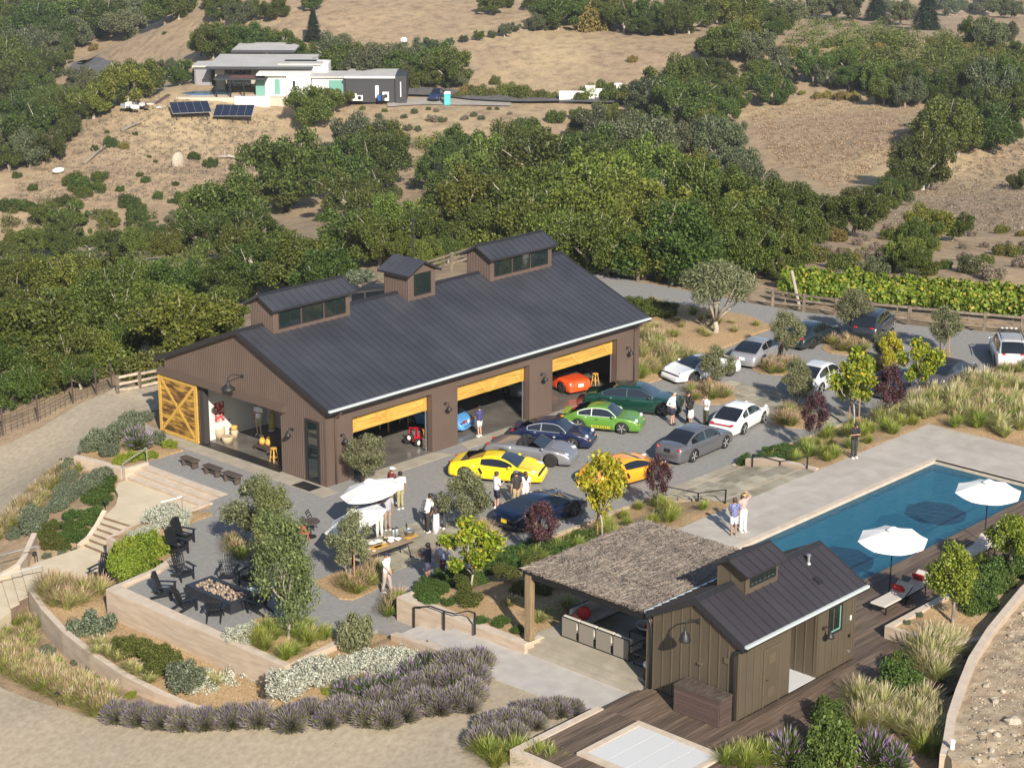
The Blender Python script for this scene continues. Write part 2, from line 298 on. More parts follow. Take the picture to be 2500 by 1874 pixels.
# beyond the fences: the valley, the hill with the modern house, the ridges (pixel, horizontal distance)
for u, v, D in [(-250, 900, 135), (0, 900, 128), (200, 850, 135), (-300, 760, 165), (0, 760, 165), (250, 720, 172), (420, 760, 158), (550, 700, 160), (-400, 600, 285), (0, 600, 283), (300, 560, 283), (600, 560, 272), (850, 620, 182), (950, 650, 165), (-400, 450, 314), (0, 450, 312), (300, 430, 314), (600, 420, 316), (900, 420, 310),
				(0, 430, 316), (100, 385, 323), (200, 335, 330), (300, 285, 337), (400, 235, 345), (0, 385, 392), (100, 330, 400), (200, 275, 405), (60, 250, 440), (300, 215, 420), (-150, 420, 400), (300, 350, 328), (600, 300, 338), (850, 290, 340), (-400, 300, 440), (450, 240, 345), (650, 232, 350), (800, 245, 352), (970, 240, 352), (1150, 250, 350), (1400, 235, 352), (-400, 200, 480), (0, 130, 490), (250, 120, 470), (500, 110, 395), (800, 110, 388), (-400, 0, 560), (0, 0, 560), (400, 0, 440), (800, 0, 418), (1000, 100, 388), (1250, 110, 385), (1200, 0, 430), (1500, 100, 392), (1600, 40, 425), (1650, -10, 560),
				(1100, 600, 176), (1250, 600, 178), (1350, 560, 185), (1400, 450, 268), (1250, 400, 298), (1100, 330, 320), (1250, 300, 327), (1500, 300, 322), (1550, 600, 170), (1700, 620, 162), (1800, 560, 172), (1700, 420, 280), (1900, 600, 160), (2000, 500, 225), (1900, 400, 286), (1850, 300, 311), (2000, 240, 325), (2150, 250, 315), (2300, 280, 295),
				(2100, 640, 145), (2300, 640, 146), (2500, 660, 142), (2250, 540, 205), (2450, 560, 196), (2650, 560, 196), (2350, 420, 276), (2500, 380, 290), (2700, 400, 285), (2450, 290, 313), (2700, 260, 325), (1950, 150, 352), (2050, 80, 370), (2200, 120, 360), (2350, 150, 350), (2500, 180, 342), (2700, 180, 345), (1850, 90, 378), (1750, 60, 450),
				(2050, 25, 700), (2250, 20, 800), (2450, 60, 760), (2400, 0, 1000), (2700, 40, 800), (2150, -60, 1100), (1800, -40, 800), (1200, -60, 700), (500, -60, 700), (-300, -60, 700)]: cw(atD(u, v, D))
for q in [(-45, -45, -9), (-60, -20, -14), (-30, 10, -8), (-60, 40, -30), (20, -60, 5), (50, -50, 6), (80, -30, 2.5), (0, -80, 5), (-40, -75, -7), (90, 0, -6), (-90, -90, -22)]: cw(q)
for a in np.arange(0, 360, 30): cw((1500*math.cos(math.radians(a)), 1500*math.sin(math.radians(a)), -45))
for a in np.arange(15, 360, 30): cw((3200*math.cos(math.radians(a)), 3200*math.sin(math.radians(a)), -40))
ctl = np.array(ctl, float)
def _phi(r): return np.sqrt(r*r+1.0)*1.0
_xy = ctl[:, :2]; _S = 40.0
def _ker(A, B): return np.sqrt(((A[:, None, :]-B[None])**2).sum(-1)/_S**2+.01)     # multiquadric: calm between the surveyed points
_n = len(ctl); _A = np.zeros((_n+1, _n+1)); _A[:_n, :_n] = _ker(_xy, _xy)+0*np.eye(_n); _A[:_n, _n] = 1; _A[_n, :_n] = 1
_w = np.linalg.solve(_A-1e-4*np.diag(np.r_[np.ones(_n), 0]), np.r_[ctl[:, 2], 0])
def vnoise(x, y, s, seed=0):
	x = x/s+seed*17.3; y = y/s-seed*9.1; i = np.floor(x); j = np.floor(y); f = x-i; g = y-j; f = f*f*(3-2*f); g = g*g*(3-2*g)
	h = lambda a, b: np.modf(np.abs(np.sin(a*127.1+b*311.7+seed)*43758.5453))[0]
	return (h(i, j)*(1-f)+h(i+1, j)*f)*(1-g)+(h(i, j+1)*(1-f)+h(i+1, j+1)*f)*g-.5
def axis(lo, hi, fine0, fine1, st):
	a = list(np.arange(fine0, fine1+.01, st)); s = st; x = fine1
	while x < hi: s = min(s*1.06, 180); x += s; a.append(x)
	s = st; x = fine0; b = []
	while x > lo: s = min(s*1.06, 180); x -= s; b.append(x)
	return np.array(b[::-1]+a)
GX = axis(-3200, 3600, -42, 70, .8); GY = axis(-3200, 3600, -46, 34, .8)
_X, _Y = np.meshgrid(GX, GY, indexing='ij'); _P = np.c_[_X.ravel(), _Y.ravel()]
_Z = np.concatenate([_ker(_P[i:i+20000], _xy)@_w[:_n]+_w[_n] for i in range(0, len(_P), 20000)]).reshape(_X.shape)
_dist = np.hypot(_X-5, _Y+5); _amp = np.clip((_dist-60)/200, 0, 1)
_Z += _amp*(13.0*vnoise(_X, _Y, 95, 1)+5.0*vnoise(_X, _Y, 48, 7)+2.2*vnoise(_X, _Y, 21, 2)+.9*vnoise(_X, _Y, 8, 3))*np.clip(_dist/300, .5, 4.0)*.45
_near = np.clip((60-_dist)/20, 0, 1)
_Z += _near*(.10*vnoise(_X, _Y, 2.5, 4)+.05*vnoise(_X, _Y, 1.1, 5))
_m = inpoly(_X, _Y, COURT); _Z[_m] = np.minimum(_Z[_m], -.12)
_m = inpoly(_X, _Y, POOLZ); _Z[_m] = np.minimum(_Z[_m], .62)
for _pl, _z in (([(-8.3, -13.4), (-6.6, -12.6), (-6, -11.9), (9.4, -11.9), (15, -11.9), (38, -12.2), (45, -13.2), (45, -31), (25, -31), (25, -20), (-8.3, -20.5)], -.3), ([(-4.9, 9.2), (-7, 8.6), (-8.9, 6.0), (-8.7, 3.2), (-6, 1.6), (-4.2, 2.2)], -.75), ([(-10.6, 5.4), (-8.3, 6.1), (-7.9, 3), (-9.5, 1.2)], -1.9), ([(-10, 5.6), (-13.4, 5.6), (-15.3, 2.2), (-14, .3), (-10.2, -1.2), (-9.3, 2)], -1.95), ([(-13, 5.6), (-15, 6), (-20, 5.2), (-20, .4), (-15, 1)], -2.5), ([(-14.4, 2.2), (-15.6, 2), (-17.9, -4), (-18, -11), (-16, -14.8), (-13.5, -14.4), (-13.5, -2), (-10, -1.6), (-10, .6)], -1.75)):
	_m = inpoly(_X, _Y, _pl); _Z[_m] = np.minimum(_Z[_m], _z)
_m = (_X > .2) & (_X < 21) & (_Y > -27) & (_Y < -19.4); _Z[_m] = -1.6
def gz(x, y):
	i = int(np.clip(np.searchsorted(GX, x)-1, 0, len(GX)-2)); j = int(np.clip(np.searchsorted(GY, y)-1, 0, len(GY)-2))
	f = (x-GX[i])/(GX[i+1]-GX[i]); g = (y-GY[j])/(GY[j+1]-GY[j])
	return float((_Z[i, j]*(1-f)+_Z[i+1, j]*f)*(1-g)+(_Z[i, j+1]*(1-f)+_Z[i+1, j+1]*f)*g)
def gzv(x, y):
	i = np.clip(np.searchsorted(GX, x)-1, 0, len(GX)-2); j = np.clip(np.searchsorted(GY, y)-1, 0, len(GY)-2)
	f = (x-GX[i])/(GX[i+1]-GX[i]); g = (y-GY[j])/(GY[j+1]-GY[j])
	return (_Z[i, j]*(1-f)+_Z[i+1, j]*f)*(1-g)+(_Z[i, j+1]*(1-f)+_Z[i+1, j+1]*f)*g
_T = 55*(1.0045**np.arange(0, 720))
def hit(u, v):
	"""where a pixel of the photo meets the ground"""
	d = ray(u, v); d = d/np.linalg.norm(d); P = CAM+d*_T[:, None]
	h = P[:, 2]-gzv(P[:, 0], P[:, 1]); k = np.argmax(h < 0)
	if h[k] >= 0: k = len(_T)-1
	a, b = h[k-1], h[k]; t = _T[k-1]+(_T[k]-_T[k-1])*(a/(a-b) if a != b else 0); return Vector(CAM+d*t)
nx, ny = len(GX), len(GY)
_idx = np.arange(nx*ny).reshape(nx, ny)
def ground_mat():
	m = bpy.data.materials.new('dry_grass_ground'); m.use_nodes = True; N = m.node_tree.nodes; Lk = m.node_tree.links; b = N['Principled BSDF']; b.inputs['Roughness'].default_value = .95; b.inputs['Specular IOR Level'].default_value = .2
	g = N.new('ShaderNodeNewGeometry')
	def noise(s, det=5, st=None, rough=.6):
		n = N.new('ShaderNodeTexNoise'); n.inputs['Scale'].default_value = s; n.inputs['Detail'].default_value = det; n.inputs['Roughness'].default_value = rough
		if st: mp = N.new('ShaderNodeMapping'); mp.inputs['Scale'].default_value = st; Lk.new(g.outputs['Position'], mp.inputs[0]); Lk.new(mp.outputs[0], n.inputs[0])
		else: Lk.new(g.outputs['Position'], n.inputs[0])
		return n
	def ramp(src, stops):
		r = N.new('ShaderNodeValToRGB'); e = r.color_ramp.elements
		for k, (p, c) in enumerate(stops):
			q = e[k] if k < 2 else e.new(p); q.position = p; q.color = rgb(c)
		Lk.new(src, r.inputs[0]); return r
	def mix(f, a, bb, t='MIX'):
		x = N.new('ShaderNodeMix'); x.data_type = 'RGBA'; x.blend_type = t
		if isinstance(f, float): x.inputs[0].default_value = f
		else: Lk.new(f, x.inputs[0])
		for i, q in ((6, a), (7, bb)):
			if isinstance(q, tuple): x.inputs[i].default_value = rgb(q)
			else: Lk.new(q, x.inputs[i])
		return x.outputs[2]
	big = noise(.022, 5); base = ramp(big.outputs[0], [(.30, (.41, .312, .20)), (.72, (.46, .365, .222)), (.5, (.345, .264, .178))])
	fine = noise(.42, 8, None, .74); t1 = ramp(fine.outputs[0], [(.28, (.42, .40, .38)), (.70, (1.22, 1.18, 1.1)), (.5, (.95, .93, .92))])
	c = mix(1.0, base.outputs[0], t1.outputs[0], 'MULTIPLY')
	fn = noise(3.0, 4, None, .7); t2 = ramp(fn.outputs[0], [(.3, (.72, .70, .68)), (.7, (1.15, 1.13, 1.1))]); c = mix(.8, c, t2.outputs[0], 'MULTIPLY')
	st = noise(.16, 5, (1, 1, 1), .65); sr = ramp(st.outputs[0], [(.58, (0, 0, 0)), (.70, (.5, .5, .5))]); c = mix(sr.outputs[0], c, (.40, .32, .19))
	gr = noise(.05, 5, None, .65); r3 = ramp(gr.outputs[0], [(.64, (0, 0, 0)), (.74, (.45, .45, .45))]); c = mix(r3.outputs[0], c, (.16, .165, .06))
	Lk.new(c, b.inputs['Base Color'])
	bp = N.new('ShaderNodeBump'); bp.inputs['Strength'].default_value = .5; bp.inputs['Distance'].default_value = .3; Lk.new(fine.outputs[0], bp.inputs['Height']); Lk.new(bp.outputs[0], b.inputs['Normal']); return m
M['ground'] = ground_mat()
_q = np.stack([_idx[:-1, :-1], _idx[1:, :-1], _idx[1:, 1:], _idx[:-1, 1:]], -1).reshape(-1, 4)
structure('ground', np_mesh('ground', np.c_[_X.ravel(), _Y.ravel(), _Z.ravel()], _q, M['ground'], True))
def drape(name, poly, zf, mat, step=.6, label=None, skirt=0.0):
	"""a sheet cut to its outline and laid on a height function"""
	bm = bmesh.new(); vs = [bm.verts.new((p[0], p[1], 0)) for p in poly]; f = bm.faces.new(vs)
	xs = [p[0] for p in poly]; ys = [p[1] for p in poly]
	for k in np.arange(math.floor(min(xs)/step)*step+step, max(xs), step): bmesh.ops.bisect_plane(bm, geom=bm.verts[:]+bm.edges[:]+bm.faces[:], plane_co=(k, 0, 0), plane_no=(1, 0, 0))
	for k in np.arange(math.floor(min(ys)/step)*step+step, max(ys), step): bmesh.ops.bisect_plane(bm, geom=bm.verts[:]+bm.edges[:]+bm.faces[:], plane_co=(0, k, 0), plane_no=(0, 1, 0))
	bmesh.ops.triangulate(bm, faces=[q for q in bm.faces if len(q.verts) > 4])
	for v in bm.verts: v.co.z = zf(v.co.x, v.co.y)
	if skirt:
		ed = [e for e in bm.edges if len(e.link_faces) == 1]; r = bmesh.ops.extrude_edge_only(bm, edges=ed)
		for v in r['geom']:
			if isinstance(v, bmesh.types.BMVert): v.co.z -= skirt
	bmesh.ops.recalc_face_normals(bm, faces=bm.faces[:])
	if sum(q.normal.z for q in bm.faces) < 0: bmesh.ops.reverse_faces(bm, faces=bm.faces[:])
	me = bpy.data.meshes.new(name); bm.to_mesh(me); bm.free(); me.materials.append(mat)
	o = inst(name, me); o['kind'] = 'structure'; return o
def wp(f, pts, z): return [tuple(at(*f(*q), z))[:2] for q in pts]
flatz = lambda z: (lambda x, y: z)
# court and roads
drape('gravel_court', COURT, lambda x, y: 0.0, M['gravel'], 4.0, skirt=.5)
dr_near = [at(*z4(*q), z) for q, z in (((30, 1700), -1.75), ((250, 1480), -1.35), ((540, 1270), -.85), ((700, 1100), -.42), ((900, 1030), -.15))]
dr_far = [at(*z4(*q), z) for q, z in (((1010, 850), -.1), ((750, 880), -.3), ((500, 975), -.7), ((250, 1120), -1.25), ((0, 1230), -1.7), ((-500, 1500), -2.9))]
bot = [at(*f(*q), z) for f, q, z in ((z7, (0, 1140), -2.25), (z7, (300, 1260), -2.1), (z7, (700, 1370), -1.75), (z7, (1100, 1420), -1.35), (z7, (1500, 1415), -.95), (z7, (2211, 1400), -.4), (z8, (240, 1395), -.15), (z8, (500, 1350), .1), (z8, (890, 1290), .35), (z8, (930, 1180), .42), (z8, (985, 1085), .5))]
drape('driveway', [tuple(p)[:2] for p in ([at(*z4(-500, 2100), -3.2)]+dr_near+[Vector((6.5, 14.4, 0)), Vector((14, 17.3, 0)), Vector((12, 20.5, 0))]+dr_far)], lambda x, y: max(gz(x, y), -2.2 if x < 0 else -.05)+.05 if x > 3 else gz(x, y)+.05, M['drive'], .8)
drape('gravel_path', [tuple(p)[:2] for p in (bot+[Vector((-10.4, -25.9, 0)), Vector((-14.7, -25.9, 0)), Vector((-14.7, -33, 0)), at(*z8(900, 2300), 0), at(*z7(1100, 2300), -1.6), at(*z7(-300, 2300), -3.3), at(*z7(-300, 1100), -2.6)])], lambda x, y: gz(x, y)+.05, M['drive'], .8)
# ================================================================ hard landscape
def soil(name, poly, zf, step=.5, skirt=.15): return drape(name, poly, zf if callable(zf) else flatz(zf), M['soil'], step, skirt=skirt)
def wall(name, label, pts, z0, tops, th=.28, cap=True, cat='retaining wall', group=None, side=0):
	"""a poured wall along a line; tops gives the height at each point"""
	P = [Vector((p[0], p[1])) for p in pts]; n = len(P); tops = tops if hasattr(tops, '__len__') else [tops]*n; z0 = z0 if hasattr(z0, '__len__') else [z0]*n
	L, R_ = [], []
	for i in range(n):
		d = (P[min(i+1, n-1)]-P[max(i-1, 0)]).normalized(); k = 1.0
		if 0 < i < n-1:
			d0 = (P[i]-P[i-1]).normalized(); k = 1/max(.5, abs(d.dot(d0)))
		q = Vector((-d.y, d.x))*th*k
		L.append(P[i]+q*(.5+side*.5)); R_.append(P[i]-q*(.5-side*.5))
	t = thing(name, label, cat, (P[0].x, P[0].y, min(z0)), group=group); o0 = Vector((P[0].x, P[0].y, min(z0)))
	mb = MB(); rings = [[Vector((L[i].x, L[i].y, z0[i]))-o0, Vector((R_[i].x, R_[i].y, z0[i]))-o0, Vector((R_[i].x, R_[i].y, tops[i]-(.035 if cap else 0)))-o0, Vector((L[i].x, L[i].y, tops[i]-(.035 if cap else 0)))-o0] for i in range(n)]
	mb.loft(rings); bm_ = mb.build('wall_body', M['conc'], t)
	if cap:
		mc = MB(); e = .008
		mc.loft([[Vector((L[i].x, L[i].y, tops[i]-.035))-o0, Vector((R_[i].x, R_[i].y, tops[i]-.035))-o0, Vector((R_[i].x, R_[i].y, tops[i]))-o0, Vector((L[i].x, L[i].y, tops[i]))-o0] for i in range(n)])
		mc.build('wall_cap', M['conc_top'], t)
	return t
def steps(name, label, pts_lo, pts_hi, z_lo, z_hi, n, mat_t, mat_r, base):
	"""n risers between two edges; pts are (left, right)"""
	t = thing(name, label, 'steps', (pts_lo[0][0], pts_lo[0][1], base)); o0 = Vector((pts_lo[0][0], pts_lo[0][1], base))
	a0, b0, a1, b1 = [Vector((p[0], p[1], 0)) for p in (pts_lo[0], pts_lo[1], pts_hi[0], pts_hi[1])]
	for k in range(n):
		f0, f1 = k/n, (k+1)/n if k < n-1 else 1.0
		z = z_lo+(z_hi-z_lo)*(k+1)/n
		poly = [a0.lerp(a1, f0)-o0, b0.lerp(b1, f0)-o0, b0.lerp(b1, f1)-o0, a0.lerp(a1, f1)-o0]
		mb = MB(); mb.prism([(p.x, p.y) for p in poly], 0, z-base-.03); mb.build('riser', mat_r, t)
		q = [p.copy() for p in poly]; d = (q[0]-q[3]).normalized()*.012; q[0] += d; q[1] += d
		mb = MB(); mb.prism([(p.x, p.y) for p in q], z-base-.03, z-base); mb.build('tread', mat_t, t)
	return t
def rail(name, label, posts, top_pts, mat, r=.022, sq=True, mid=False):
	b = Vector(posts[0][0]); t = thing(name, label, 'handrail', b)
	for lo, hi in posts:
		mb = MB()
		if sq: mb.bar(Vector(lo)-b, Vector(hi)-b, r*2.2, r*2.2)
		else: mb.tube([Vector(lo)-b, Vector(hi)-b], r, 6)
		mb.build('post', mat, t)
	mb = MB()
	for i in range(len(top_pts)-1):
		if sq: mb.bar(Vector(top_pts[i])-b, Vector(top_pts[i+1])-b, r*1.8, r*1.4)
	if not sq: mb.tube([Vector(q)-b for q in top_pts], r, 6)
	mb.build('top_rail', mat, t)
	return t
# -- bench terrace: three broad steps down to the tan landing
steps('terrace_steps', 'three broad beige concrete steps below the bench terrace', [(-5.05, 8.75), (-5.05, 2.6)], [(-3.78, 8.75), (-3.78, 2.6)], -.45, -.002, 3, M['conc_top'], M['conc'], -1.0)
landing = [(-5.05, 8.75), (-5.6, 8.75), (-6.3, 8.0), (-6.65, 7.3), (-7.6, 6.2), (-8.5, 5.62), (-8.25, 3.62), (-7.6, 3.0), (-6.2, 2.2), (-5.2, 2.45), (-5.05, 2.6)]
drape('tan_landing', landing, flatz(-.45), M['tan'], 1.0, skirt=.5)
steps('garden_stair', 'six brown concrete steps between the tan landing and the lower path', [(-10.25, 5.0), (-10.2, 3.2)], [(-8.5, 5.62), (-8.25, 3.62)], -1.4, -.454, 6, M['tan'], M['step'], -1.9)
lower = [(-10.25, 5.0), (-11.4, 4.95), (-12.8, 4.95), (-13.25, 4.7), (-14.55, 2.35), (-14.6, 1.6), (-13.6, .8), (-12.4, .2), (-10.6, -.6), (-10.0, 1.8), (-10.2, 3.2)]
drape('lower_path', lower, flatz(-1.4), M['tan'], 1.0, skirt=.6)
steps('entry_steps', 'three tan path steps with brown risers at the left edge', [(-14.55, 5.1), (-16.1, 2.0)], [(-13.25, 4.72), (-14.55, 2.35)], -1.85, -1.404, 3, M['tan'], M['step'], -2.6)
drape('entry_path', [(-14.55, 5.1), (-17.5, 5.5), (-19.5, 4.5), (-19.5, 1.0), (-17.5, 1.2), (-16.1, 2.0)], flatz(-1.85), M['tan'], 1.0, skirt=.9)
wall('retaining_wall', 'straight beige wall under the grey green shrubs left of the landing', [(-5.6, 12.2), (-5.35, 10.9), (-5.15, 8.95)], -1.5, [.12, .12, .12])
wall('stair_cheek_wall', 'short stepped beige cheek wall beside the terrace steps and pipe handrail', [(-5.15, 8.88), (-4.4, 8.88), (-3.75, 8.88)], -.8, [.12, .10, .10], .22)
wall('stair_cheek_wall', 'curved low beige wall on the left side of the six garden steps', [(-8.55, 5.74), (-9.2, 5.42), (-9.9, 5.15), (-10.5, 5.06)], -2, [-.3, -.7, -1.05, -1.25], .22)
wall('retaining_wall', 'beige wall with white bush behind it right of the garden steps', [(-5.15, 2.2), (-7.2, 2.1), (-8.9, 2.55), (-10.9, 2.05), (-11.0, .55)], -2.2, [.08, .05, .02, 0, 0], .26)
wall('curved_edge_wall', 'thin curved beige wall beside the left beds above the entry steps', [(-11.4, 7.2), (-12.2, 6.4), (-13.0, 5.6), (-13.7, 5.05), (-14.9, 5.2)], -2.6, [-1.0, -1.1, -1.2, -1.28, -1.6], .24)
wall('fire_court_wall', 'tall beige board formed wall holding up the fire pit court', [(-10.6, -2.15), (-11.9, -2.72), (-14.38, -3.05), (-14.38, -13.9), (-11.9, -13.75), (-10.4, -13.75)], -2.6, [.12, .15, .16, .16, .16, .15], .32)
CW = [(-15.2, 1.75), (-15.98, -.35), (-16.7, -2.9), (-17.16, -5.4), (-17.44, -7.9), (-17.45, -9.9), (-17.25, -11.5), (-16.7, -13.0)]
wall('curved_garden_wall', 'long curved beige garden wall sweeping below the fire pit court', CW, -2.9, [-1.05, -1.05, -1.06, -1.07, -1.08, -1.1, -1.2, -1.35], .26)
bedpoly = [(-14.6, 1.6), (-15.1, 1.7)]+[(x+.13, y) for x, y in CW]+[(-15.5, -14.2), (-14.2, -14.0), (-14.2, -3.2), (-11.2, -2.2), (-10.8, -.4), (-12.4, .2), (-13.6, .8)]
soil('soil_bed', bedpoly, lambda x, y: -1.27+.25*max(0, min(1, (x+16.5)/2.2))+.05*math.sin(x*2+y))
soil('soil_bed', [(-10.8, 2.0), (-8.9, 2.4), (-7.2, 2.0), (-5.3, 2.1), (-6.1, .95), (-7.6, .75), (-8.9, -.35), (-10.8, -2.3), (-11.0, .5)], lambda x, y: .03+.04*math.sin(x*3+y*2), .5)
soil('soil_bed', [(-14.2, -10.2), (-12.3, -9.6), (-11.1, -10.6), (-11.1, -13.6), (-14.2, -13.75)], lambda x, y: .07+.05*math.sin(x*3+y*2), .5, .1)
soil('soil_bed', [(-8.62, -10.4), (-8.3, -10.9), (-6.8, -10.75), (-5.5, -9.5), (-6.6, -8.2), (-8.2, -8.3)], .05)
soil('soil_bed', [(-1.2, 12.5), (-1.25, 9.25), (-3.8, 9.05), (-5.0, 9.05), (-5.4, 12.2), (-4.2, 13.4)], lambda x, y: .04+.05*math.sin(x*2.2+y*1.3))
soil('soil_bed', [(-10.5, -13.9), (-9.9, -13.9), (-9.7, -15.2), (-10.1, -17.4), (-12.3, -18.0), (-14.6, -19.0), (-16.2, -17), (-16.6, -13.4), (-14.5, -13.9)], lambda x, y: gz(x, y)*.5+.0 if y > -15 else gz(x, y)+.15, .5, .3)
# -- apron before the barn
mb = MB(); mb.b2((-1.05, -.9, -.1), (-.05, 13.9, .022)); structure('barn_apron', mb, M['slab'])
for x0 in (1.55, 8.55, 15.6):
	mb = MB(); mb.prism([(x0, -.9), (x0+5.9, -.9), (x0+5.5, -.02), (x0+.35, -.02)], -.1, .024); structure('garage_apron', mb, M['slab'])
# -- planting strip between court and pool terrace
def strip(x, y):
	t = max(0, min(1, (-12.25-y)/(2.6 if x < -5.5 else 4.6))); return .07+.91*t*t*(3-2*t)+.03*math.sin(x*2.3+y*1.7)
S1 = [(-8.2, -13.75), (-6.6, -13.65), (-5.95, -12.25), (9.2, -12.25), (9.2, -17.0), (-.9, -17.0), (-.9, -19.75), (-8.2, -20.3)]
soil('soil_bed', S1, lambda x, y: (strip(x, y) if x > -6.3 else min(.97, max(strip(x, y), .9+(y+13.7)*-.1)))-.03)
soil('soil_bed', [(15.5, -12.25), (38, -12.75), (44, -13.6), (44, -30), (26, -30), (25.2, -22.5), (25.2, -17.0), (15.5, -17.0)], lambda x, y: strip(x, y)+max(0, min(1, (x-26)/6))*.12, .7)
for x0, x1 in ((-5.95, 9.2), (15.4, 38)):
	wall('concrete_kerb', 'low pale kerb edging the gravel court beside the %s' % ('yellow and purple trees' if x0 < 0 else 'grass strip near the parked cars'), [(x0, -12.15), (x1, -12.15 if x0 < 0 else -12.6)], -.2, .14, .16, cap=False, cat='kerb')
wall('planter_wall', 'beige planter wall with black handrail beside the stair to the pergola', [(-6.6, -13.72), (-8.2, -13.72), (-8.2, -20.35), (-7.4, -20.35)], -.3, [.98, 1.0, 1.02, 1.04], .3)
wall('stair_cheek_wall', 'low beige wall across the stair from the handrail', [(-9.95, -15.0), (-9.95, -15.6), (-10.15, -18.0)], -.5, [.35, .42, .62], .3)
steps('path_steps', 'wide concrete steps rising from gravel to the pale path', [(-9.8, -15.0), (-8.35, -15.0)], [(-9.9, -17.7), (-8.35, -17.7)], 0, .6, 3, M['pathconc'], M['conc_top'], -.3)
mb = MB(); mb.prism([(-9.9, -17.7), (-8.35, -17.7), (-8.2, -20.5), (-8.2, -26.0), (-9.5, -25.75), (-10.45, -25.75), (-10.6, -21.0), (-10.2, -19.2)], -.3, .605); structure('pale_path', mb, M['pathconc'])
mb = MB(); mb.b2((-8.2, -25.9, .3), (-7.9, -20.4, .76)); structure('patio_step', mb, M['slab'])
mb = MB(); mb.b2((-7.9, -26.1, .3), (-7.6, -20.2, .89)); structure('patio_step', mb, M['slab'])
mb = MB(); mb.b2((-7.6, -26.15, .3), (.9, -20.0, 1.0)); structure('patio', mb, M['slab'])
# -- flagstone: the walk up to the pool, the walk by the table, the walk between the parked cars
def flagstones(name, x0, x1, y0, y1, zf, rot=0.0, org=(0, 0), row=.62, seed=1, label=None):
	rnd = random.Random(seed); base = inst(name, MB().b2((0, 0, 0), (.01, .01, .01)).mesh(name, M['gravel2'])); base['kind'] = 'structure'
	base.location = (org[0], org[1], 0); base.rotation_euler = (0, 0, rot); y = y0
	while y < y1-.2:
		h = min(row*rnd.choice((.8, 1.0, 1.25)), y1-y); x = x0-rnd.random()*.5
		while x < x1:
			w = rnd.choice((.45, .65, .85, 1.1)); a, b = max(x, x0), min(x+w, x1)
			if b-a > .12:
				z = zf((a+b)/2, y+h/2)+rnd.uniform(0, .006)
				MB().prism([(a+.012, y+.012), (b-.012, y+.012), (b-.012, y+h-.012), (a+.012, y+h-.012)], z-.06, z).build('flagstone', M['flag'], base)
			x += w
		y += h
	return base
for k in range(6):
	ya, yb = -17.0+k*.82, -17.0+(k+1)*.82; z = 1.0-.165*k
	mb = MB(); mb.b2((9.2, ya, -.2), (15.3, yb-.004, z-.05)); structure('flagstone_step_base', mb, M['conc'])
flagstones('flagstone_walk', 9.2, 15.3, -17.0, -12.1, lambda x, y: 1.0-.165*min(5, int((y+17.0)/.82)), row=.82, seed=3)
flagstones('flagstone_paving', -5.3, 1.3, -9.9, -6.4, lambda x, y: .022, row=.6, seed=5)
flagstones('flagstone_crossing', 23.2, 27.2, -11.6, -3.2, lambda x, y: .022, row=.6, seed=8)
# -- pool terrace
pdk = inst('pool_deck', MB().b2((-.9, -20.0, .3), (25.2, -17.02, .9)).mesh('pool_deck', M['deckconc'])); pdk['kind'] = 'structure'
for a, b in zip((-.9, 2.6, 5.9, 9.2, 12.2, 15.3, 18.6, 21.9), (2.6, 5.9, 9.2, 12.2, 15.3, 18.6, 21.9, 25.2)):
	for c, d in ((-20.0, -18.52), (-18.52, -17.02)): MB().b2((a+.008, c+.008, .9), (b-.008, d-.008, 1.0)).build('concrete_slab', M['deckconc'], pdk)
for a, b in ((20.75, 22.9), (22.9, 25.2)):
	for c, d in ((-22.6, -20.0), (-25.2, -22.6), (-27.8, -25.2), (-31, -27.8)): MB().b2((a+.008, c+.008, .6), (b-.008, d-.008, 1.0)).build('concrete_slab', M['deckconc'], pdk)
mb = MB(); mb.b2((.9, -20.28, .5), (20.75, -20.0, 1.004)); mb.b2((20.4, -26.1, .5), (20.75, -20.284, 1.004)); structure('pool_coping', mb, M['conc_top'])
mb = MB(); X0, X1, Y0, Y1, B = 1.2, 20.4, -26.0, -20.28, -.75
mb.add([(X0, Y0, .86), (X1, Y0, .86), (X1, Y1, .86), (X0, Y1, .86), (X0, Y0, B), (X1, Y0, B), (X1, Y1, B), (X0, Y1, B)], [(4, 5, 6, 7), (0, 1, 5, 4), (1, 2, 6, 5), (2, 3, 7, 6), (3, 0, 4, 7)])
MB().b2((X0, -22.7, B+.004), (X1, -22.55, B+.012)).build('pool_lane_line', M['black'])['kind'] = 'structure'
structure('pool_basin', mb, pm('blue_pool_plaster', (.03, .155, .235), (.06, .20, .285), 1.2, .6, coord='World'))
def water_mat():
	m = bpy.data.materials.new('pool_water'); m.use_nodes = True; N = m.node_tree.nodes; Lk = m.node_tree.links; b = N['Principled BSDF']
	b.inputs['Base Color'].default_value = (.012, .12, .20, 1); b.inputs['Roughness'].default_value = .04; b.inputs['IOR'].default_value = 1.33; b.inputs['Alpha'].default_value = .62
	g = N.new('ShaderNodeNewGeometry'); n = N.new('ShaderNodeTexNoise'); n.inputs['Scale'].default_value = 4.2; n.inputs['Detail'].default_value = 4; Lk.new(g.outputs['Position'], n.inputs[0])
	bp = N.new('ShaderNodeBump'); bp.inputs['Strength'].default_value = .5; bp.inputs['Distance'].default_value = .08; Lk.new(n.outputs[0], bp.inputs['Height']); Lk.new(bp.outputs[0], b.inputs['Normal']); return m
M['water'] = water_mat()
structure('pool_water', mesh_from('pool_water', [(X0, Y0, .84), (X1, Y0, .84), (X1, Y1, .84), (X0, Y1, .84)], [(0, 1, 2, 3)], M['water']))
mb = MB(); mb.box((20.46, -23.1, 1.03), (.10, 5.5, .05)); tag(mb.build('cover_track', M['black']), 'black pool cover track along the far short end of the pool', 'pool track')
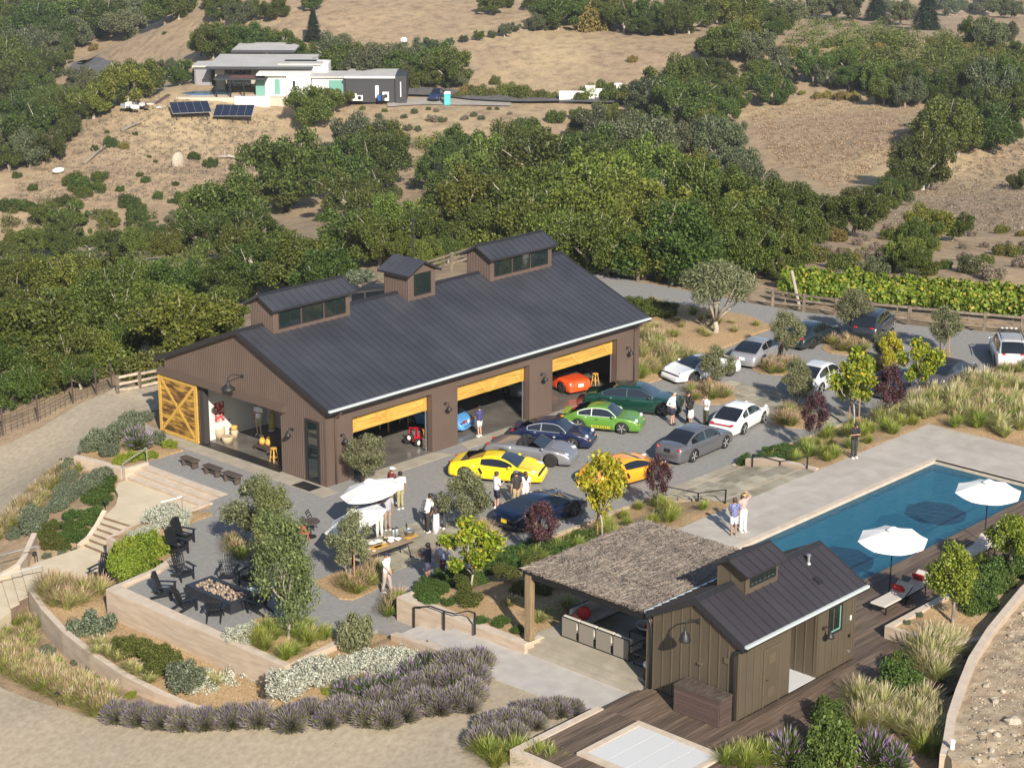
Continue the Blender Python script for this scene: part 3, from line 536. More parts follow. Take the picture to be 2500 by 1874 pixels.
# -- timber deck
dk = inst('wood_deck', MB().b2((-14.55, -34.0, .55), (-10.4, -26.0, .84)).b2((-10.4, -34.0, .55), (20.7, -29.9, .84)).b2((-.9, -29.9, .55), (20.7, -26.06, .84)).mesh('wood_deck', M['dark_wood'])); dk['kind'] = 'structure'
rnd = random.Random(4); y = -34.0
while y < -26.1:
	segs = [(-14.5, -10.35), (-10.35, -8.02 if y > -30.0 else -1.5)] if y > -30.0 else [(-14.5, -9.0+rnd.uniform(-2, 2))]
	if y <= -30.0:
		e = segs[0][1]; segs += [(e, 1.5+rnd.uniform(-2, 2))]; segs += [(segs[-1][1], 20.7)]
	else: segs += [(-.95, 8+rnd.uniform(-4, 4))]; segs += [(segs[-1][1], 20.7)]
	for a, b in segs:
		if b-a > .3: MB().b2((a+.003, y+.009, .94), (b-.003, y+.131, 1.0+rnd.uniform(-.004, .002))).build('deck_board', M['wood_deck'], dk)
	y += .14
mb = MB(); mb.b2((-14.6, -26.0, -1.0), (-10.42, -25.72, 1.03)); mb.b2((-14.85, -34.2, -1.0), (-14.6, -25.72, 1.03)); structure('deck_curb', mb, M['conc_top'])
steps('deck_steps', 'two dark timber steps from the pale path to the deck', [(-10.35, -25.62), (-8.3, -25.62)], [(-10.35, -26.0), (-8.3, -26.0)], .6, .93, 2, M['wood_deck'], M['dark_wood'], .3)
# -- spa cover of four panels
t = thing('spa_cover', 'pale grey spa cover of four long panels set in the deck', 'spa cover', (-10.5, -31.2, 1.0));
mb = MB(); mb.b2((-3.1, 0, 0), (-2.85, 3.65, .10)); mb.b2((-.15, 0, 0), (.1, 3.65, .10)); mb.b2((-2.85, 3.4, 0), (-.15, 3.65, .10)); mb.b2((-2.85, 0, 0), (-.15, .2, .10)); mb.build('frame', M['conc_top'], t)
for k in range(4): MB().b2((-2.83, .22+k*.795, .02), (-.17, .22+k*.795+.765, .075)).build('cover_panel', M['spa'], t)
# -- right-hand planter, curved wall, rubble slope
wall('planter_wall', 'square beige planter wall round a small tree by the loungers', [(5.9, -29.9), (1.4, -29.9), (1.4, -32.3), (3.0, -33.0)], .6, 1.5, .28)
soil('soil_bed', [(1.5, -30.0), (9, -30.0), (9, -33), (3.0, -33.1), (1.5, -32.2)], lambda x, y: 1.40+.05*math.sin(x*3+y))
RW = [(30, -29.5), (20, -30.6), (13.5, -31.4), (7.1, -32.3), (2.81, -33.33), (.06, -34.17), (-2.46, -35.17), (-4.4, -36.0), (-6.08, -36.86), (-7.0, -37.3)]
wall('curved_rubble_wall', 'curved beige wall holding back the bare rubble slope on the right', RW, 0, 2.0, .3)
RZ = lambda x, y: (1.62+max(0, (-32-y)*.06)+.25*vnoise(np.array(x), np.array(y), 3.1, 3)+.16*vnoise(np.array(x), np.array(y), 1.1, 5)+.1*vnoise(np.array(x), np.array(y), .5, 6)).item() if x > -7.2 else 1.0+max(0, (x+9))*.3
drape('rubble_slope', [(x, y-.1) for x, y in RW]+[(-7.6, -38.2), (-9, -42), (0, -60), (40, -60), (40, -29)], RZ, M['rubble'], .45, skirt=2.0)
drape('garden_soil', [(-14.85, -34.1), (1.4, -34.0), (1.4, -30.1), (9, -30.1), (30, -29.6)]+RW+[(-9, -42), (-22, -48), (-24, -40), (-15, -36)], lambda x, y: .9+.06*math.sin(x*1.7)+.05*math.sin(y*2.1+x) if x > -13 else .9+(x+13)*.15, M['soil'], .6, skirt=.4)
# ================================================================ barn
BL, BW, HE, HR, OVX, OVY = 22.96, 12.153, 3.9, 6.55, .25, .51
SLP = (HR-HE)/(BW/2+OVY)
def zroof(y): return HR-abs(y-BW/2)*SLP
barn = thing('barn', 'long brown metal barn with charcoal roof, three cupolas and open timber doors', 'barn', (0, 0, 0))
def corrugated(length, zb, zt, openings, pitch=.14, depth=.015, frame=None):
	"""ribbed sheet in the local x-z plane, ribs standing out along -y"""
	mb = MB(); n = int(round(length/pitch)); prof = [(0, 0), (.38, 0), (.5, -1), (.88, -1)]
	xs = [((k+f)*length/n, d*depth) for k in range(n) for f, d in prof]+[(length, 0)]
	for (xa, da), (xb, db) in zip(xs[:-1], xs[1:]):
		segs = [(zb, None)]; xm = (xa+xb)/2; cuts = sorted([(o[2], o[3]) for o in openings if o[0] < xm < o[1]]); z = zb
		for a, b in cuts:
			if a > z+.01: mb.add([(xa, da, z), (xb, db, z), (xb, db, a), (xa, da, a)], [(0, 1, 2, 3)])
			z = b
		ta, tb = (zt(xa), zt(xb)) if callable(zt) else (zt, zt)
		if ta > z: mb.add([(xa, da, z), (xb, db, z), (xb, db, tb), (xa, da, ta)], [(0, 1, 2, 3)])
	return mb
gab = [(3.2, 9.4, 0, 3.08), (.45, 1.42, 0, 3.12)]
g = corrugated(BW, 0, lambda y: zroof(y)-.16, gab).build('gable_wall', M['barn'], barn, loc=(0, BW, 0), rot=(0, 0, -math.pi/2));
g.scale = (1, 1, 1); g.data.transform(Matrix.Translation((-BW, 0, 0)) @ Matrix.Identity(4)); g.data.transform(Matrix.Scale(-1, 4, (1, 0, 0))); g.data.flip_normals(); g.location = (0, BW, 0)
# local x now runs from 0 at y=BW down; openings mirrored so that y is true
corrugated(BW, 0, lambda y: zroof(y)-.16, []).build('gable_wall', M['barn'], barn, loc=(BL, 0, 0), rot=(0, 0, math.pi/2))
corrugated(BL, 0, HE-.12, []).build('back_wall', M['barn'], barn, loc=(BL, BW, 0), rot=(0, 0, math.pi))
OPN = [(1.72, 6.96), (8.76, 14.02), (15.84, 21.1)]; HO = 3.03
mb = corrugated(BL, 0, HE-.12, [(a, b, 0, HO) for a, b in OPN], pitch=.2, depth=.006)
for a, b in OPN:
	mb.b2((a-.004, .0, 0), (a-.0, .35, HO)); mb.b2((b, 0, 0), (b+.004, .35, HO)); mb.b2((a, 0, HO), (b, .35, HO+.004))
mb.build('front_wall', M['barn'], barn)
for a, b in (((BL-.12, -.012, 0), (BL+.012, .1, HE-.15)), ((-.014, -.014, 0), (.09, .09, HE-.15))): MB().b2(a, b).build('corner_trim', M['barn_dk'], barn)
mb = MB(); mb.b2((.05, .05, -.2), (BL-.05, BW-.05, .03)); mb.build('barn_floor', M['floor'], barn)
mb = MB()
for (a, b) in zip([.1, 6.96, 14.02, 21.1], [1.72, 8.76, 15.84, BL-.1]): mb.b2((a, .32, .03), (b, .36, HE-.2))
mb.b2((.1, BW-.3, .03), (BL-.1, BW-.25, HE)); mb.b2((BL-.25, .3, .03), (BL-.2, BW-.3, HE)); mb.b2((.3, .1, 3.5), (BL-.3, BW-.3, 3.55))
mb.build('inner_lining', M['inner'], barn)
mb = MB(); mb.b2((4.3, 5.6, .03), (4.42, 9.6, 3.4)); mb.b2((.3, 9.45, .03), (4.3, 9.55, 3.4)); mb.b2((4.3, 4.55, .03), (4.42, 5.0, 3.4)); mb.build('partition_wall', M['white_wall'], barn)
# roof: panels with standing seams
rf = MB().loft([[(-OVX, -OVY, HE-.14), (-OVX, BW/2, HR-.14), (-OVX, BW+OVY, HE-.14), (-OVX, BW+OVY, HE-.03), (-OVX, BW/2, HR-.03), (-OVX, -OVY, HE-.03)],
			   [(BL+OVX, -OVY, HE-.14), (BL+OVX, BW/2, HR-.14), (BL+OVX, BW+OVY, HE-.14), (BL+OVX, BW+OVY, HE-.03), (BL+OVX, BW/2, HR-.03), (BL+OVX, -OVY, HE-.03)]]).build('roof', M['roof_trim'], barn)
def seam_panel(name, w, run, slope, mat):
	"""one pan with a raised rib; x across, y up the slope"""
	L = run*math.sqrt(1+slope*slope); mb = MB(); mb.b2((0, 0, 0), (w-.03, L, .022)); mb.b2((w-.03, 0, 0), (w, L, .062)); return mb.mesh(name, mat)
def roof_panels(root, x0, x1, ye, yr, ze, zr, n, mat):
	w = (x1-x0)/n; run = abs(yr-ye); sl = (zr-ze)/run; me = seam_panel('roof_panel', w, run-.02, sl, mat); a = math.atan(sl)
	for k in range(n):
		if yr > ye: inst('roof_panel', me, root, (x0+k*w, ye, ze), (a, 0, 0))
		else: inst('roof_panel', me, root, (x0+(k+1)*w, ye, ze), (a, 0, math.pi))
roof_panels(rf, -OVX, BL+OVX, -OVY, BW/2, HE-.03, HR-.03, 52, M['roof'])
roof_panels(rf, -OVX, BL+OVX, BW+OVY, BW/2, HE-.03, HR-.03, 52, M['roof'])
mb = MB(); mb.loft([[(-OVX-.02, BW/2-.2, HR-.05), (-OVX-.02, BW/2, HR+.06), (-OVX-.02, BW/2+.2, HR-.05)], [(BL+OVX+.02, BW/2-.2, HR-.05), (BL+OVX+.02, BW/2, HR+.06), (BL+OVX+.02, BW/2+.2, HR-.05)]])
for x in (-OVX-.03, BL+OVX):
	for s in (-1, 1):
		y0 = BW/2+s*(BW/2+OVY); mb.loft([[(x, y0, HE-.2), (x+.03, y0, HE-.2), (x+.03, y0, HE+.06), (x, y0, HE+.06)], [(x, BW/2, HR-.2), (x+.03, BW/2, HR-.2), (x+.03, BW/2, HR+.06), (x, BW/2, HR+.06)]])
mb.build('ridge_cap', M['roof_trim'], rf)
mb = MB(); mb.b2((-OVX, -OVY-.13, HE-.06), (BL+OVX, -OVY-.005, HE+.03)); mb.build('gutter', M['gutter'], barn)
mb = MB(); mb.b2((-OVX, -OVY-.11, HE-.17), (BL+OVX, -OVY+.05, HE-.062)); mb.build('gutter_fascia', M['roof_trim'], barn)
for x in (.55, BL-.45):
	mb = MB(); mb.tube([(x, -OVY-.02, HE-.15), (x, -OVY+.02, HE-.3), (x, -.09, HE-.55), (x, -.07, HE-.8), (x, -.07, .05)], .05, 8); mb.build('downspout', M['barn_dk'], barn, True)
# garage doors rolled up: three planks high, with trim braces
for a, b in OPN:
	d = MB().b2((a+.02, .37, 2.13), (b-.02, .40, HO)).build('garage_door', M['fir'], barn)
	for k in range(4):
		z = 2.14+k*.222; MB().b2((a+.03, .345, z), (b-.03, .372, z+.214)).build('plank', M['fir'], d)
	for u0, u1, v0, v1 in ((a+.02, a+.22, 2.14, HO), (b-.24, b-.03, 2.14, HO), ((a+b)/2-.16, (a+b)/2+.16, 2.14, HO)): MB().b2((u0, .322, v0), (u1, .344, v1)).build('trim_board', M['fir'], d)
	for (p, q) in (((a+.25, 2.16), (a+.75, HO-.03)), (((a+b)/2-.95, HO-.05), ((a+b)/2-.2, 2.2)), (((a+b)/2+.2, 2.2), ((a+b)/2+.85, HO-.05)), ((b-.95, HO-.03), (b-.3, 2.2))):
		MB().bar((p[0], .333, p[1]), (q[0], .333, q[1]), .03, .13).build('brace', M['fir'], d)
	mb = MB(); mb.b2((b-.07, .36, .03), (b-.03, .42, 2.2)); mb.build('door_track', M['galv'], d)
# sliding door on the gable
sdr = MB().b2((-.16, 9.42, .05), (-.11, 12.5, 3.08)).build('sliding_door', M['fir_dk'], barn)
for k in range(13):
	z = .22+k*.207; MB().b2((-.185, 9.5, z), (-.158, 12.42, z+.198)).build('plank', M['fir_dk'], sdr)
for a, b, c, d in ((9.4, 9.62, .05, 3.08), (12.32, 12.52, .05, 3.08)): MB().b2((-.215, a, c), (-.15, b, d)).build('stile', M['fir'], sdr)
for c, d in ((.05, .2), (2.92, 3.08)): MB().b2((-.212, 9.62, c), (-.15, 12.32, d)).build('door_rail', M['fir'], sdr)
MB().bar((-.2, 9.66, .25), (-.2, 12.28, 2.88), .035, .16).build('brace', M['fir'], sdr); MB().bar((-.201, 12.28, .25), (-.201, 9.66, 2.88), .03, .16).build('brace', M['fir'], sdr)
mb = MB(); mb.add([(0, 2.75, 3.45), (0, 12.5, 3.45), (-.27, 12.5, 3.38), (-.27, 2.75, 3.38), (-.29, 2.75, 3.14), (-.29, 12.5, 3.14), (0, 2.75, 3.14), (0, 12.5, 3.14)], [(0, 1, 2, 3), (3, 2, 5, 4), (4, 5, 7, 6), (0, 3, 4, 6), (1, 7, 5, 2)]); mb.build('track_hood', M['barn_dk'], barn)
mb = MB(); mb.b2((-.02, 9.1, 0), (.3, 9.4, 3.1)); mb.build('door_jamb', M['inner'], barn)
mb = MB(); mb.b2((-.2, 3.2, .0), (.45, 9.4, .06)); mb.build('door_sill', M['black'], barn)
nd = MB().b2((.0, .5, .08), (.05, 1.38, 2.3)).b2((.0, .5, 2.42), (.05, 1.38, 3.06)).build('glass_door', M['glass'], barn)
mb = MB()
for a, b, c, d in ((.45, .56, 0, 3.12), (1.31, 1.42, 0, 3.12), (.56, 1.31, 2.28, 2.44), (.56, 1.31, 3.0, 3.12), (.56, 1.31, 0, .22)): mb.b2((-.05, a, c), (.06, b, d))
mb.build('door_frame', M['black'], nd)
# cupolas
def cupola(x0, x1, y0, y1, zs, wins, axis='x', ov=.25):
	zb = zroof(y0)-.25; c = MB(); w = x1-x0
	c0 = inst('cupola', MB().b2((x0+.05, y0+.05, zb), (x1-.05, y1-.05, zs-.02)).mesh('cupola', M['barn']), barn)
	if axis == 'x':
		yr = (y0+y1)/2; zr = zs+(yr-y0+ov)*.45-.05; top = lambda q: zs+.08+(w/2-abs(q-w/2))*0
		corrugated(y1-y0, zb, lambda q: zs+(min(q, y1-y0-q))*.45, [], pitch=.12, depth=.02).build('cupola_siding', M['barn'], c0, loc=(x0, y1, 0), rot=(0, 0, -math.pi/2))
		corrugated(y1-y0, zb, lambda q: zs+(min(q, y1-y0-q))*.45, [], pitch=.12, depth=.02).build('cupola_siding', M['barn'], c0, loc=(x1, y0, 0), rot=(0, 0, math.pi/2))
		MB().b2((x0, y0, zb), (x1, y0+.04, zs)).build('cupola_siding', M['barn'], c0)
		ze = zs-ov*.45
		MB().loft([[(x0-ov, y0-ov, ze-.06), (x0-ov, yr, zr-.06), (x0-ov, y1+ov, ze-.06), (x0-ov, y1+ov, ze+.04), (x0-ov, yr, zr+.04), (x0-ov, y0-ov, ze+.04)], [(x1+ov, y0-ov, ze-.06), (x1+ov, yr, zr-.06), (x1+ov, y1+ov, ze-.06), (x1+ov, y1+ov, ze+.04), (x1+ov, yr, zr+.04), (x1+ov, y0-ov, ze+.04)]]).build('cupola_roof', M['roof_trim'], c0)
		n = int(round((w+2*ov)/.46)); roof_panels(c0, x0-ov, x1+ov, y0-ov, yr, ze+.04, zr+.04, n, M['roof']); roof_panels(c0, x0-ov, x1+ov, y1+ov, yr, ze+.04, zr+.04, n, M['roof'])
		MB().loft([[(x, yr-.12, zr+.07), (x, yr, zr+.14), (x, yr+.12, zr+.07)] for x in (x0-ov-.01, x1+ov+.01)]).build('ridge_cap', M['roof_trim'], c0)
	else:
		xr = (x0+x1)/2; zr = zs+(w/2)*.5; ze = zs-ov*.5; f = lambda q: zs+min(q, w-q)*.5
		corrugated(y1-y0, zb, zs+.02, [], pitch=.12, depth=.02).build('cupola_siding', M['barn'], c0, loc=(x0, y1, 0), rot=(0, 0, -math.pi/2))
		corrugated(y1-y0, zb, zs+.02, [], pitch=.12, depth=.02).build('cupola_siding', M['barn'], c0, loc=(x1, y0, 0), rot=(0, 0, math.pi/2))
		corrugated(w, zb, f, [], pitch=.2, depth=.004).build('cupola_siding', M['barn'], c0, loc=(x0, y0, 0))
		corrugated(w, zb, f, [], pitch=.12, depth=.02).build('cupola_siding', M['barn'], c0, loc=(x1, y1, 0), rot=(0, 0, math.pi))
		prof = lambda y: [(x0-ov, y, ze-.06), (xr, y, zr-.06), (x1+ov, y, ze-.06), (x1+ov, y, ze+.04), (xr, y, zr+.04), (x0-ov, y, ze+.04)]
		MB().loft([prof(y0-ov), prof(y1+ov)]).build('cupola_roof', M['roof_trim'], c0)
		n = 5; L = y1-y0+2*ov; wd = L/n; run = w/2+ov; me = seam_panel('roof_panel', wd, run-.02, .5, M['roof']); a = math.atan(.5)
		for k in range(n):
			q = inst('roof_panel', me, c0, (x0-ov, y0-ov+(k+1)*wd, ze+.04)); q.rotation_euler = (a, 0, -math.pi/2)
			q = inst('roof_panel', me, c0, (x1+ov, y0-ov+k*wd, ze+.04)); q.rotation_euler = (a, 0, math.pi/2)
	for a, b, c_, d in wins:
		mb = MB(); mb.b2((a, y0-.03, c_), (b, y0+.02, d)); o = mb.build('window', M['glass'], c0)
		mb = MB(); f = .05
		for p, q, r, s in ((a-f, a, c_-f, d+f), (b, b+f, c_-f, d+f), (a, b, c_-f, c_), (a, b, d, d+f), ((a+b)/2-.012, (a+b)/2+.012, c_, d), (a, b, c_+(d-c_)*.62, c_+(d-c_)*.62+.02)): mb.b2((p, y0-.055, r), (q, y0-.02, s))
		mb.build('window_frame', M['black'], c0)
	return c0
cupola(1.45, 6.42, 5.22, 6.95, 7.5, [(1.8+k*1.48, 3.08+k*1.48, 6.46, 7.2) for k in range(3)])
cupola(10.45, 12.38, 5.17, 7.0, 7.66, [(10.88, 11.98, 6.45, 7.5)], axis='y')
cupola(16.57, 21.44, 5.14, 6.95, 7.48, [(16.86+k*1.46, 18.12+k*1.46, 6.44, 7.22) for k in range(3)])
# lamps
def gooseneck(name, label, loc, rz, arm=.9, r=.3, mat=None, group=None):
	t = thing(name, label, 'barn lamp', loc, rz, group); m = mat or M['black']
	MB().lathe([(.0, 0), (.09, 0), (.09, .03), (.05, .05), (0, .05)], (0, 0, 0), 10, 'X').build('wall_plate', m, t)
	MB().tube([(0, 0, 0), (arm*.35, 0, .12), (arm*.7, 0, .22), (arm*.95, 0, .14), (arm, 0, -.05)], .025, 6).build('arm', m, t)
	MB().lathe([(.04, .0), (.06, -.14), (.12, -.2), (.16, -.28), (r*.9, -.36), (r, -.44), (r, -.47), (r*.92, -.44), (.1, -.3), (0, -.3)], (arm, 0, -.02), 18).build('lamp_shade', m, t, True)
	return t
def walllamp(label, loc, rz):
	t = thing('wall_lamp', label, 'wall lamp', loc, rz, 'small barn wall lamps')
	MB().lathe([(.0, 0), (.07, 0), (.07, .03), (0, .03)], (0, 0, 0), 8, 'X').build('wall_plate', M['black'], t)
	MB().tube([(0, 0, 0), (.12, 0, .1), (.26, 0, .08), (.3, 0, -.05)], .02, 6).build('arm', M['black'], t)
	MB().lathe([(.03, 0), (.06, -.1), (.15, -.18), (.16, -.24), (.05, -.2), (0, -.2)], (.3, 0, -.03), 12).build('lamp_shade', M['black'], t, True)
gooseneck('gooseneck_lamp', 'big black gooseneck lamp over the open gable door', (-.02, 5.95, 4.25), math.pi, .9, .34)
walllamp('small dark wall lamp beside the narrow glass door', (-.02, 2.33, 2.35), math.pi)
for x, s in ((.95, 'beside the downspout and the olive tree'), (7.85, 'on the pier between the first and second garage openings'), (14.95, 'on the pier between the second and third garage openings'), (21.9, 'on the far end of the long barn wall')): walllamp('small black wall lamp '+s, (x, -.02, 2.35), -math.pi/2)
# ================================================================ pool house and pergola
PX0, PX1, PY0, PY1, PZ, PE, PR = -8.0, -1.0, -29.9, -26.2, 1.0, 3.86, 4.98
ph = thing('pool_house', 'olive brown board and batten pool house with dark metal roof and small cupola', 'pool house', (PX0, PY0, PZ))
_o = Vector((PX0, PY0, PZ))
def PB(mb, name, mat, parent=None, smooth=False):
	o = mb.build(name, mat, parent or ph, smooth); o.data.transform(Matrix.Translation(-_o)); return o
pov = .27; pyr = (PY0+PY1)/2; psl = (PR-PE)/((PY1-PY0)/2+pov)
def pzr(y): return PR-.1-abs(y-pyr)*psl
RX0, RX1, RD = -5.0, -3.35, 1.35        # the shower recess
mb = MB()
mb.loft([[(x, PY0, PZ), (x, PY1, PZ), (x, PY1, pzr(PY1)), (x, pyr, pzr(pyr)), (x, PY0, pzr(PY0))] for x in (PX0, PX0+.12)])
mb.loft([[(x, PY0, PZ), (x, PY1, PZ), (x, PY1, pzr(PY1)), (x, pyr, pzr(pyr)), (x, PY0, pzr(PY0))] for x in (PX1-.12, PX1)])
mb.b2((PX0+.12, PY1-.12, PZ), (PX1-.12, PY1, PE-.1)); mb.b2((PX0+.12, PY0, PZ), (RX0, PY0+.12, PE-.1)); mb.b2((RX1, PY0, PZ), (PX1-.12, PY0+.12, PE-.1)); mb.b2((RX0, PY0, PE-.3), (RX1, PY0+.12, PE-.1))
mb.b2((RX0-.1, PY0+.12, PZ), (RX0, PY0+RD, PE-.1)); mb.b2((RX1, PY0+.12, PZ), (RX1+.1, PY0+RD, PE-.1)); mb.b2((RX0-.1, PY0+RD, PZ), (RX1+.1, PY0+RD+.1, PE-.1))
wall_o = PB(mb, 'wall', M['bb'])
def batten(a, b): PB(MB().b2(a, b), 'batten', M['bb2'], wall_o);
y = PY0+.02
while y < PY1+.01:
	if not (abs(y-PY0) < .01): pass
	batten((PX0-.028, y-.025, PZ), (PX0-.002, y+.025, pzr(y)-.02)); y += .408
for x in (-7.95, -7.55, -7.15, -6.75, -3.2, -2.8, -2.4, -1.99, -1.58, -1.2, -1.02): batten((x-.022, PY0-.026, PZ), (x+.022, PY0-.002, PE-.12))
for x in (RX0+.06, RX0+.5, RX0+.9, RX1-.06): batten((x-.022, PY0+RD-.026, PZ), (x+.022, PY0+RD-.002, PE-.3))
for y in (PY0+.1, PY0+.5, PY0+.9): batten((RX1-.026, y-.022, PZ), (RX1-.002, y+.022, PE-.3))
PB(MB().b2((RX0, PY0+.0, PZ), (RX1, PY0+RD, PZ+.02)), 'shower_floor', M['spa'])
# closet door
dr = PB(MB().b2((-6.55, PY0-.03, PZ+.06), (-5.7, PY0-.004, 3.1)), 'door', M['bb'])
for a, b in ((-6.62, -6.55), (-5.7, -5.63)): PB(MB().b2((a, PY0-.045, PZ), (b, PY0-.004, 3.17)), 'door_frame', M['bb2'], dr)
PB(MB().b2((-6.55, PY0-.045, 3.1), (-5.7, PY0-.004, 3.17)), 'door_frame', M['bb2'], dr)
for z in (1.3, 2.55): PB(MB().b2((-6.32, PY0-.04, z), (-5.93, PY0-.031, z+.34)), 'door_panel', M['bb2'], dr)
PB(MB().tube([(-6.47, PY0-.03, 2.0), (-6.47, PY0-.08, 2.0), (-6.36, PY0-.08, 2.0)], .012, 6), 'handle', M['blackm'], dr)
wn = PB(MB().b2((-2.62, PY0-.02, 2.5), (-1.95, PY0+.02, 3.42)), 'window', M['glass'])
for a, b, c, d in ((-2.7, -2.62, 2.42, 3.5), (-1.95, -1.87, 2.42, 3.5), (-2.62, -1.95, 2.42, 2.5), (-2.62, -1.95, 3.42, 3.5)): PB(MB().b2((a, PY0-.05, c), (b, PY0-.005, d)), 'window_frame', M['black'], wn)
PB(MB().b2((-2.62, PY0-.03, 2.5), (-1.97, PY0-.021, 2.56)).b2((-2.02, PY0-.03, 2.56), (-1.96, PY0-.021, 3.4)), 'glass_edge', M['teal'], wn)
# roof
prf = PB(MB().loft([[(x, PY0-pov, PE-.1), (x, pyr, PR-.1), (x, PY1+pov, PE-.1), (x, PY1+pov, PE), (x, pyr, PR), (x, PY0-pov, PE)] for x in (PX0-.12, PX1+.27)]), 'roof', M['roof_trim'])
M['roof2'] = pm('aubergine_standing_seam', (.040, .036, .042), (.048, .044, .050), .4, .42, metal=.15, coord='World', rand=.05, spec=.6)
_q0 = set(prf.children)
roof_panels(prf, PX0-.12, PX1+.27, PY0-pov, pyr, PE, PR, 17, M['roof2']); roof_panels(prf, PX0-.12, PX1+.27, PY1+pov, pyr, PE, PR, 17, M['roof2'])
for c in prf.children: c.location -= _o
PB(MB().loft([[(x, pyr-.18, PR-.03), (x, pyr, PR+.06), (x, pyr+.18, PR-.03)] for x in (PX0-.14, PX1+.29)]), 'ridge_cap', M['roof_trim'], prf)
for y0 in (PY0-pov, PY1+pov):
	PB(MB().loft([[(PX0-.16, y0, PE-.2), (PX0-.125, y0, PE-.2), (PX0-.125, y0, PE+.05), (PX0-.16, y0, PE+.05)], [(PX0-.16, pyr, PR-.2), (PX0-.125, pyr, PR-.2), (PX0-.125, pyr, PR+.05), (PX0-.16, pyr, PR+.05)]]), 'rake_trim', M['roof_trim'], prf)
PB(MB().b2((PX0-.1, PY0-pov-.12, PE-.06), (PX1+.27, PY0-pov-.004, PE+.03)), 'gutter', M['gutter']); PB(MB().b2((PX0-.1, PY0-pov-.1, PE-.13), (PX1+.27, PY0-pov+.04, PE-.062)), 'gutter_fascia', M['black'])
PB(MB().b2((PX0-.1, PY1+pov+.004, PE-.06), (PX1+.27, PY1+pov+.1, PE+.03)), 'gutter', M['gutter'])
PB(MB().tube([(PX0+.02, PY0-pov-.08, PE-.1), (PX0+.0, PY0-pov+.02, PE-.2), (PX0-.08, PY0+.1, PE-.32), (PX0-.1, PY0+.12, PE-.5), (PX0-.1, PY0+.12, PZ+.02)], .06, 8), 'downspout', M['black'], None, True)
PB(MB().tube([(PX0-.02, PY1+pov+.02, PE-.1), (PX0-.05, PY1+.15, PE-.35), (PX0-.06, PY1+.08, PE-.6), (PX0-.06, PY1+.08, PZ-.1)], .06, 8), 'downspout', M['blackm'], None, True)
# cupola of the pool house
cx0, cx1, cy0, cy1, czs = -6.05, -4.2, pyr-.62, pyr+.62, 5.55
cc = PB(MB().b2((cx0, cy0, PR-.5), (cx1, cy1, czs)).loft([[(x, cy0, czs), (x, cy1, czs), (x, pyr, czs+.3)] for x in (cx0, cx1)]), 'cupola', M['bb'])
for y in (cy0+.02, pyr, cy1-.02): PB(MB().b2((cx0-.025, y-.022, PR-.4), (cx0-.002, y+.022, czs+.05)), 'batten', M['bb2'], cc)
for a in (cx0+.22, cx0+.97):
	PB(MB().b2((a, cy0-.02, 4.95), (a+.68, cy0+.02, 5.44)), 'window', M['glass'], cc)
	mb = MB()
	for p, q, r, s in ((a-.04, a, 4.9, 5.49), (a+.68, a+.72, 4.9, 5.49), (a, a+.68, 4.9, 4.95), (a, a+.68, 5.44, 5.49), (a+.21, a+.225, 4.95, 5.44), (a+.44, a+.455, 4.95, 5.44), (a, a+.68, 5.18, 5.195)): mb.b2((p, cy0-.045, r), (q, cy0-.02, s))
	PB(mb, 'window_frame', M['black'], cc)
ce, cr = czs-.1, czs+.32
PB(MB().loft([[(x, cy0-.25, ce-.05), (x, pyr, cr-.05), (x, cy1+.25, ce-.05), (x, cy1+.25, ce+.02), (x, pyr, cr+.02), (x, cy0-.25, ce+.02)] for x in (cx0-.28, cx1+.28)]), 'cupola_roof', M['roof_trim'], cc)
_b = set(cc.children)
roof_panels(cc, cx0-.28, cx1+.28, cy0-.25, pyr, ce+.02, cr+.02, 6, M['roof2']); roof_panels(cc, cx0-.28, cx1+.28, cy1+.25, pyr, ce+.02, cr+.02, 6, M['roof2'])
for c in set(cc.children)-_b: c.location -= _o
PB(MB().loft([[(x, pyr-.1, cr+.05), (x, pyr, cr+.1), (x, pyr+.1, cr+.05)] for x in (cx0-.3, cx1+.3)]), 'ridge_cap', M['roof_trim'], cc)
# roof vents, wall fittings
vx, vy = -2.2, pyr-.55; vz = pzr(vy)+.1
PB(MB().lathe([(.1, 0), (.07, .06), (.05, .07), (.05, .3), (.08, .31), (.08, .36), (0, .37)], (vx, vy, vz), 10), 'vent_pipe', M['galv'])
PB(MB().box((-2.6, pyr-1.25, pzr(pyr-1.25)+.15), (.26, .3, .09), 0, ('X', math.atan(psl))), 'roof_vent', M['black'])
gooseneck('gooseneck_lamp', 'black gooseneck lamp on the pool house gable casting a round shadow', (PX0-.03, pyr-.12, 4.18), math.pi, .75, .21)
walllamp('small black wall lamp left of the pool house window', (-3.05, PY0-.03, 2.85), -math.pi/2)
PB(MB().b2((PX0-.06, -29.5, 3.0), (PX0-.03, -29.3, 3.2)), 'junction_box', M['bb2']); PB(MB().box((PX0-.05, -28.3, 2.65), (.1, .16, .08)), 'vent_hood', M['bb2'])
PB(MB().b2((-1.35, PY0-.04, 2.62), (-1.27, PY0-.02, 2.8)), 'wall_switch', M['white']); PB(MB().b2((-1.4, PY0-.04, 1.95), (-1.28, PY0-.02, 2.08)), 'outlet_box', M['blackm']); PB(MB().lathe([(.0, 0), (.06, 0), (.05, .06), (0, .06)], (-1.33, PY0-.05, 1.4), 8, 'Y'), 'hose_bib', M['galv'])
t = thing('shower_fitting', 'chrome shower valve on the dark recess wall', 'shower', (RX0+.62, PY0+RD-.05, 2.3))
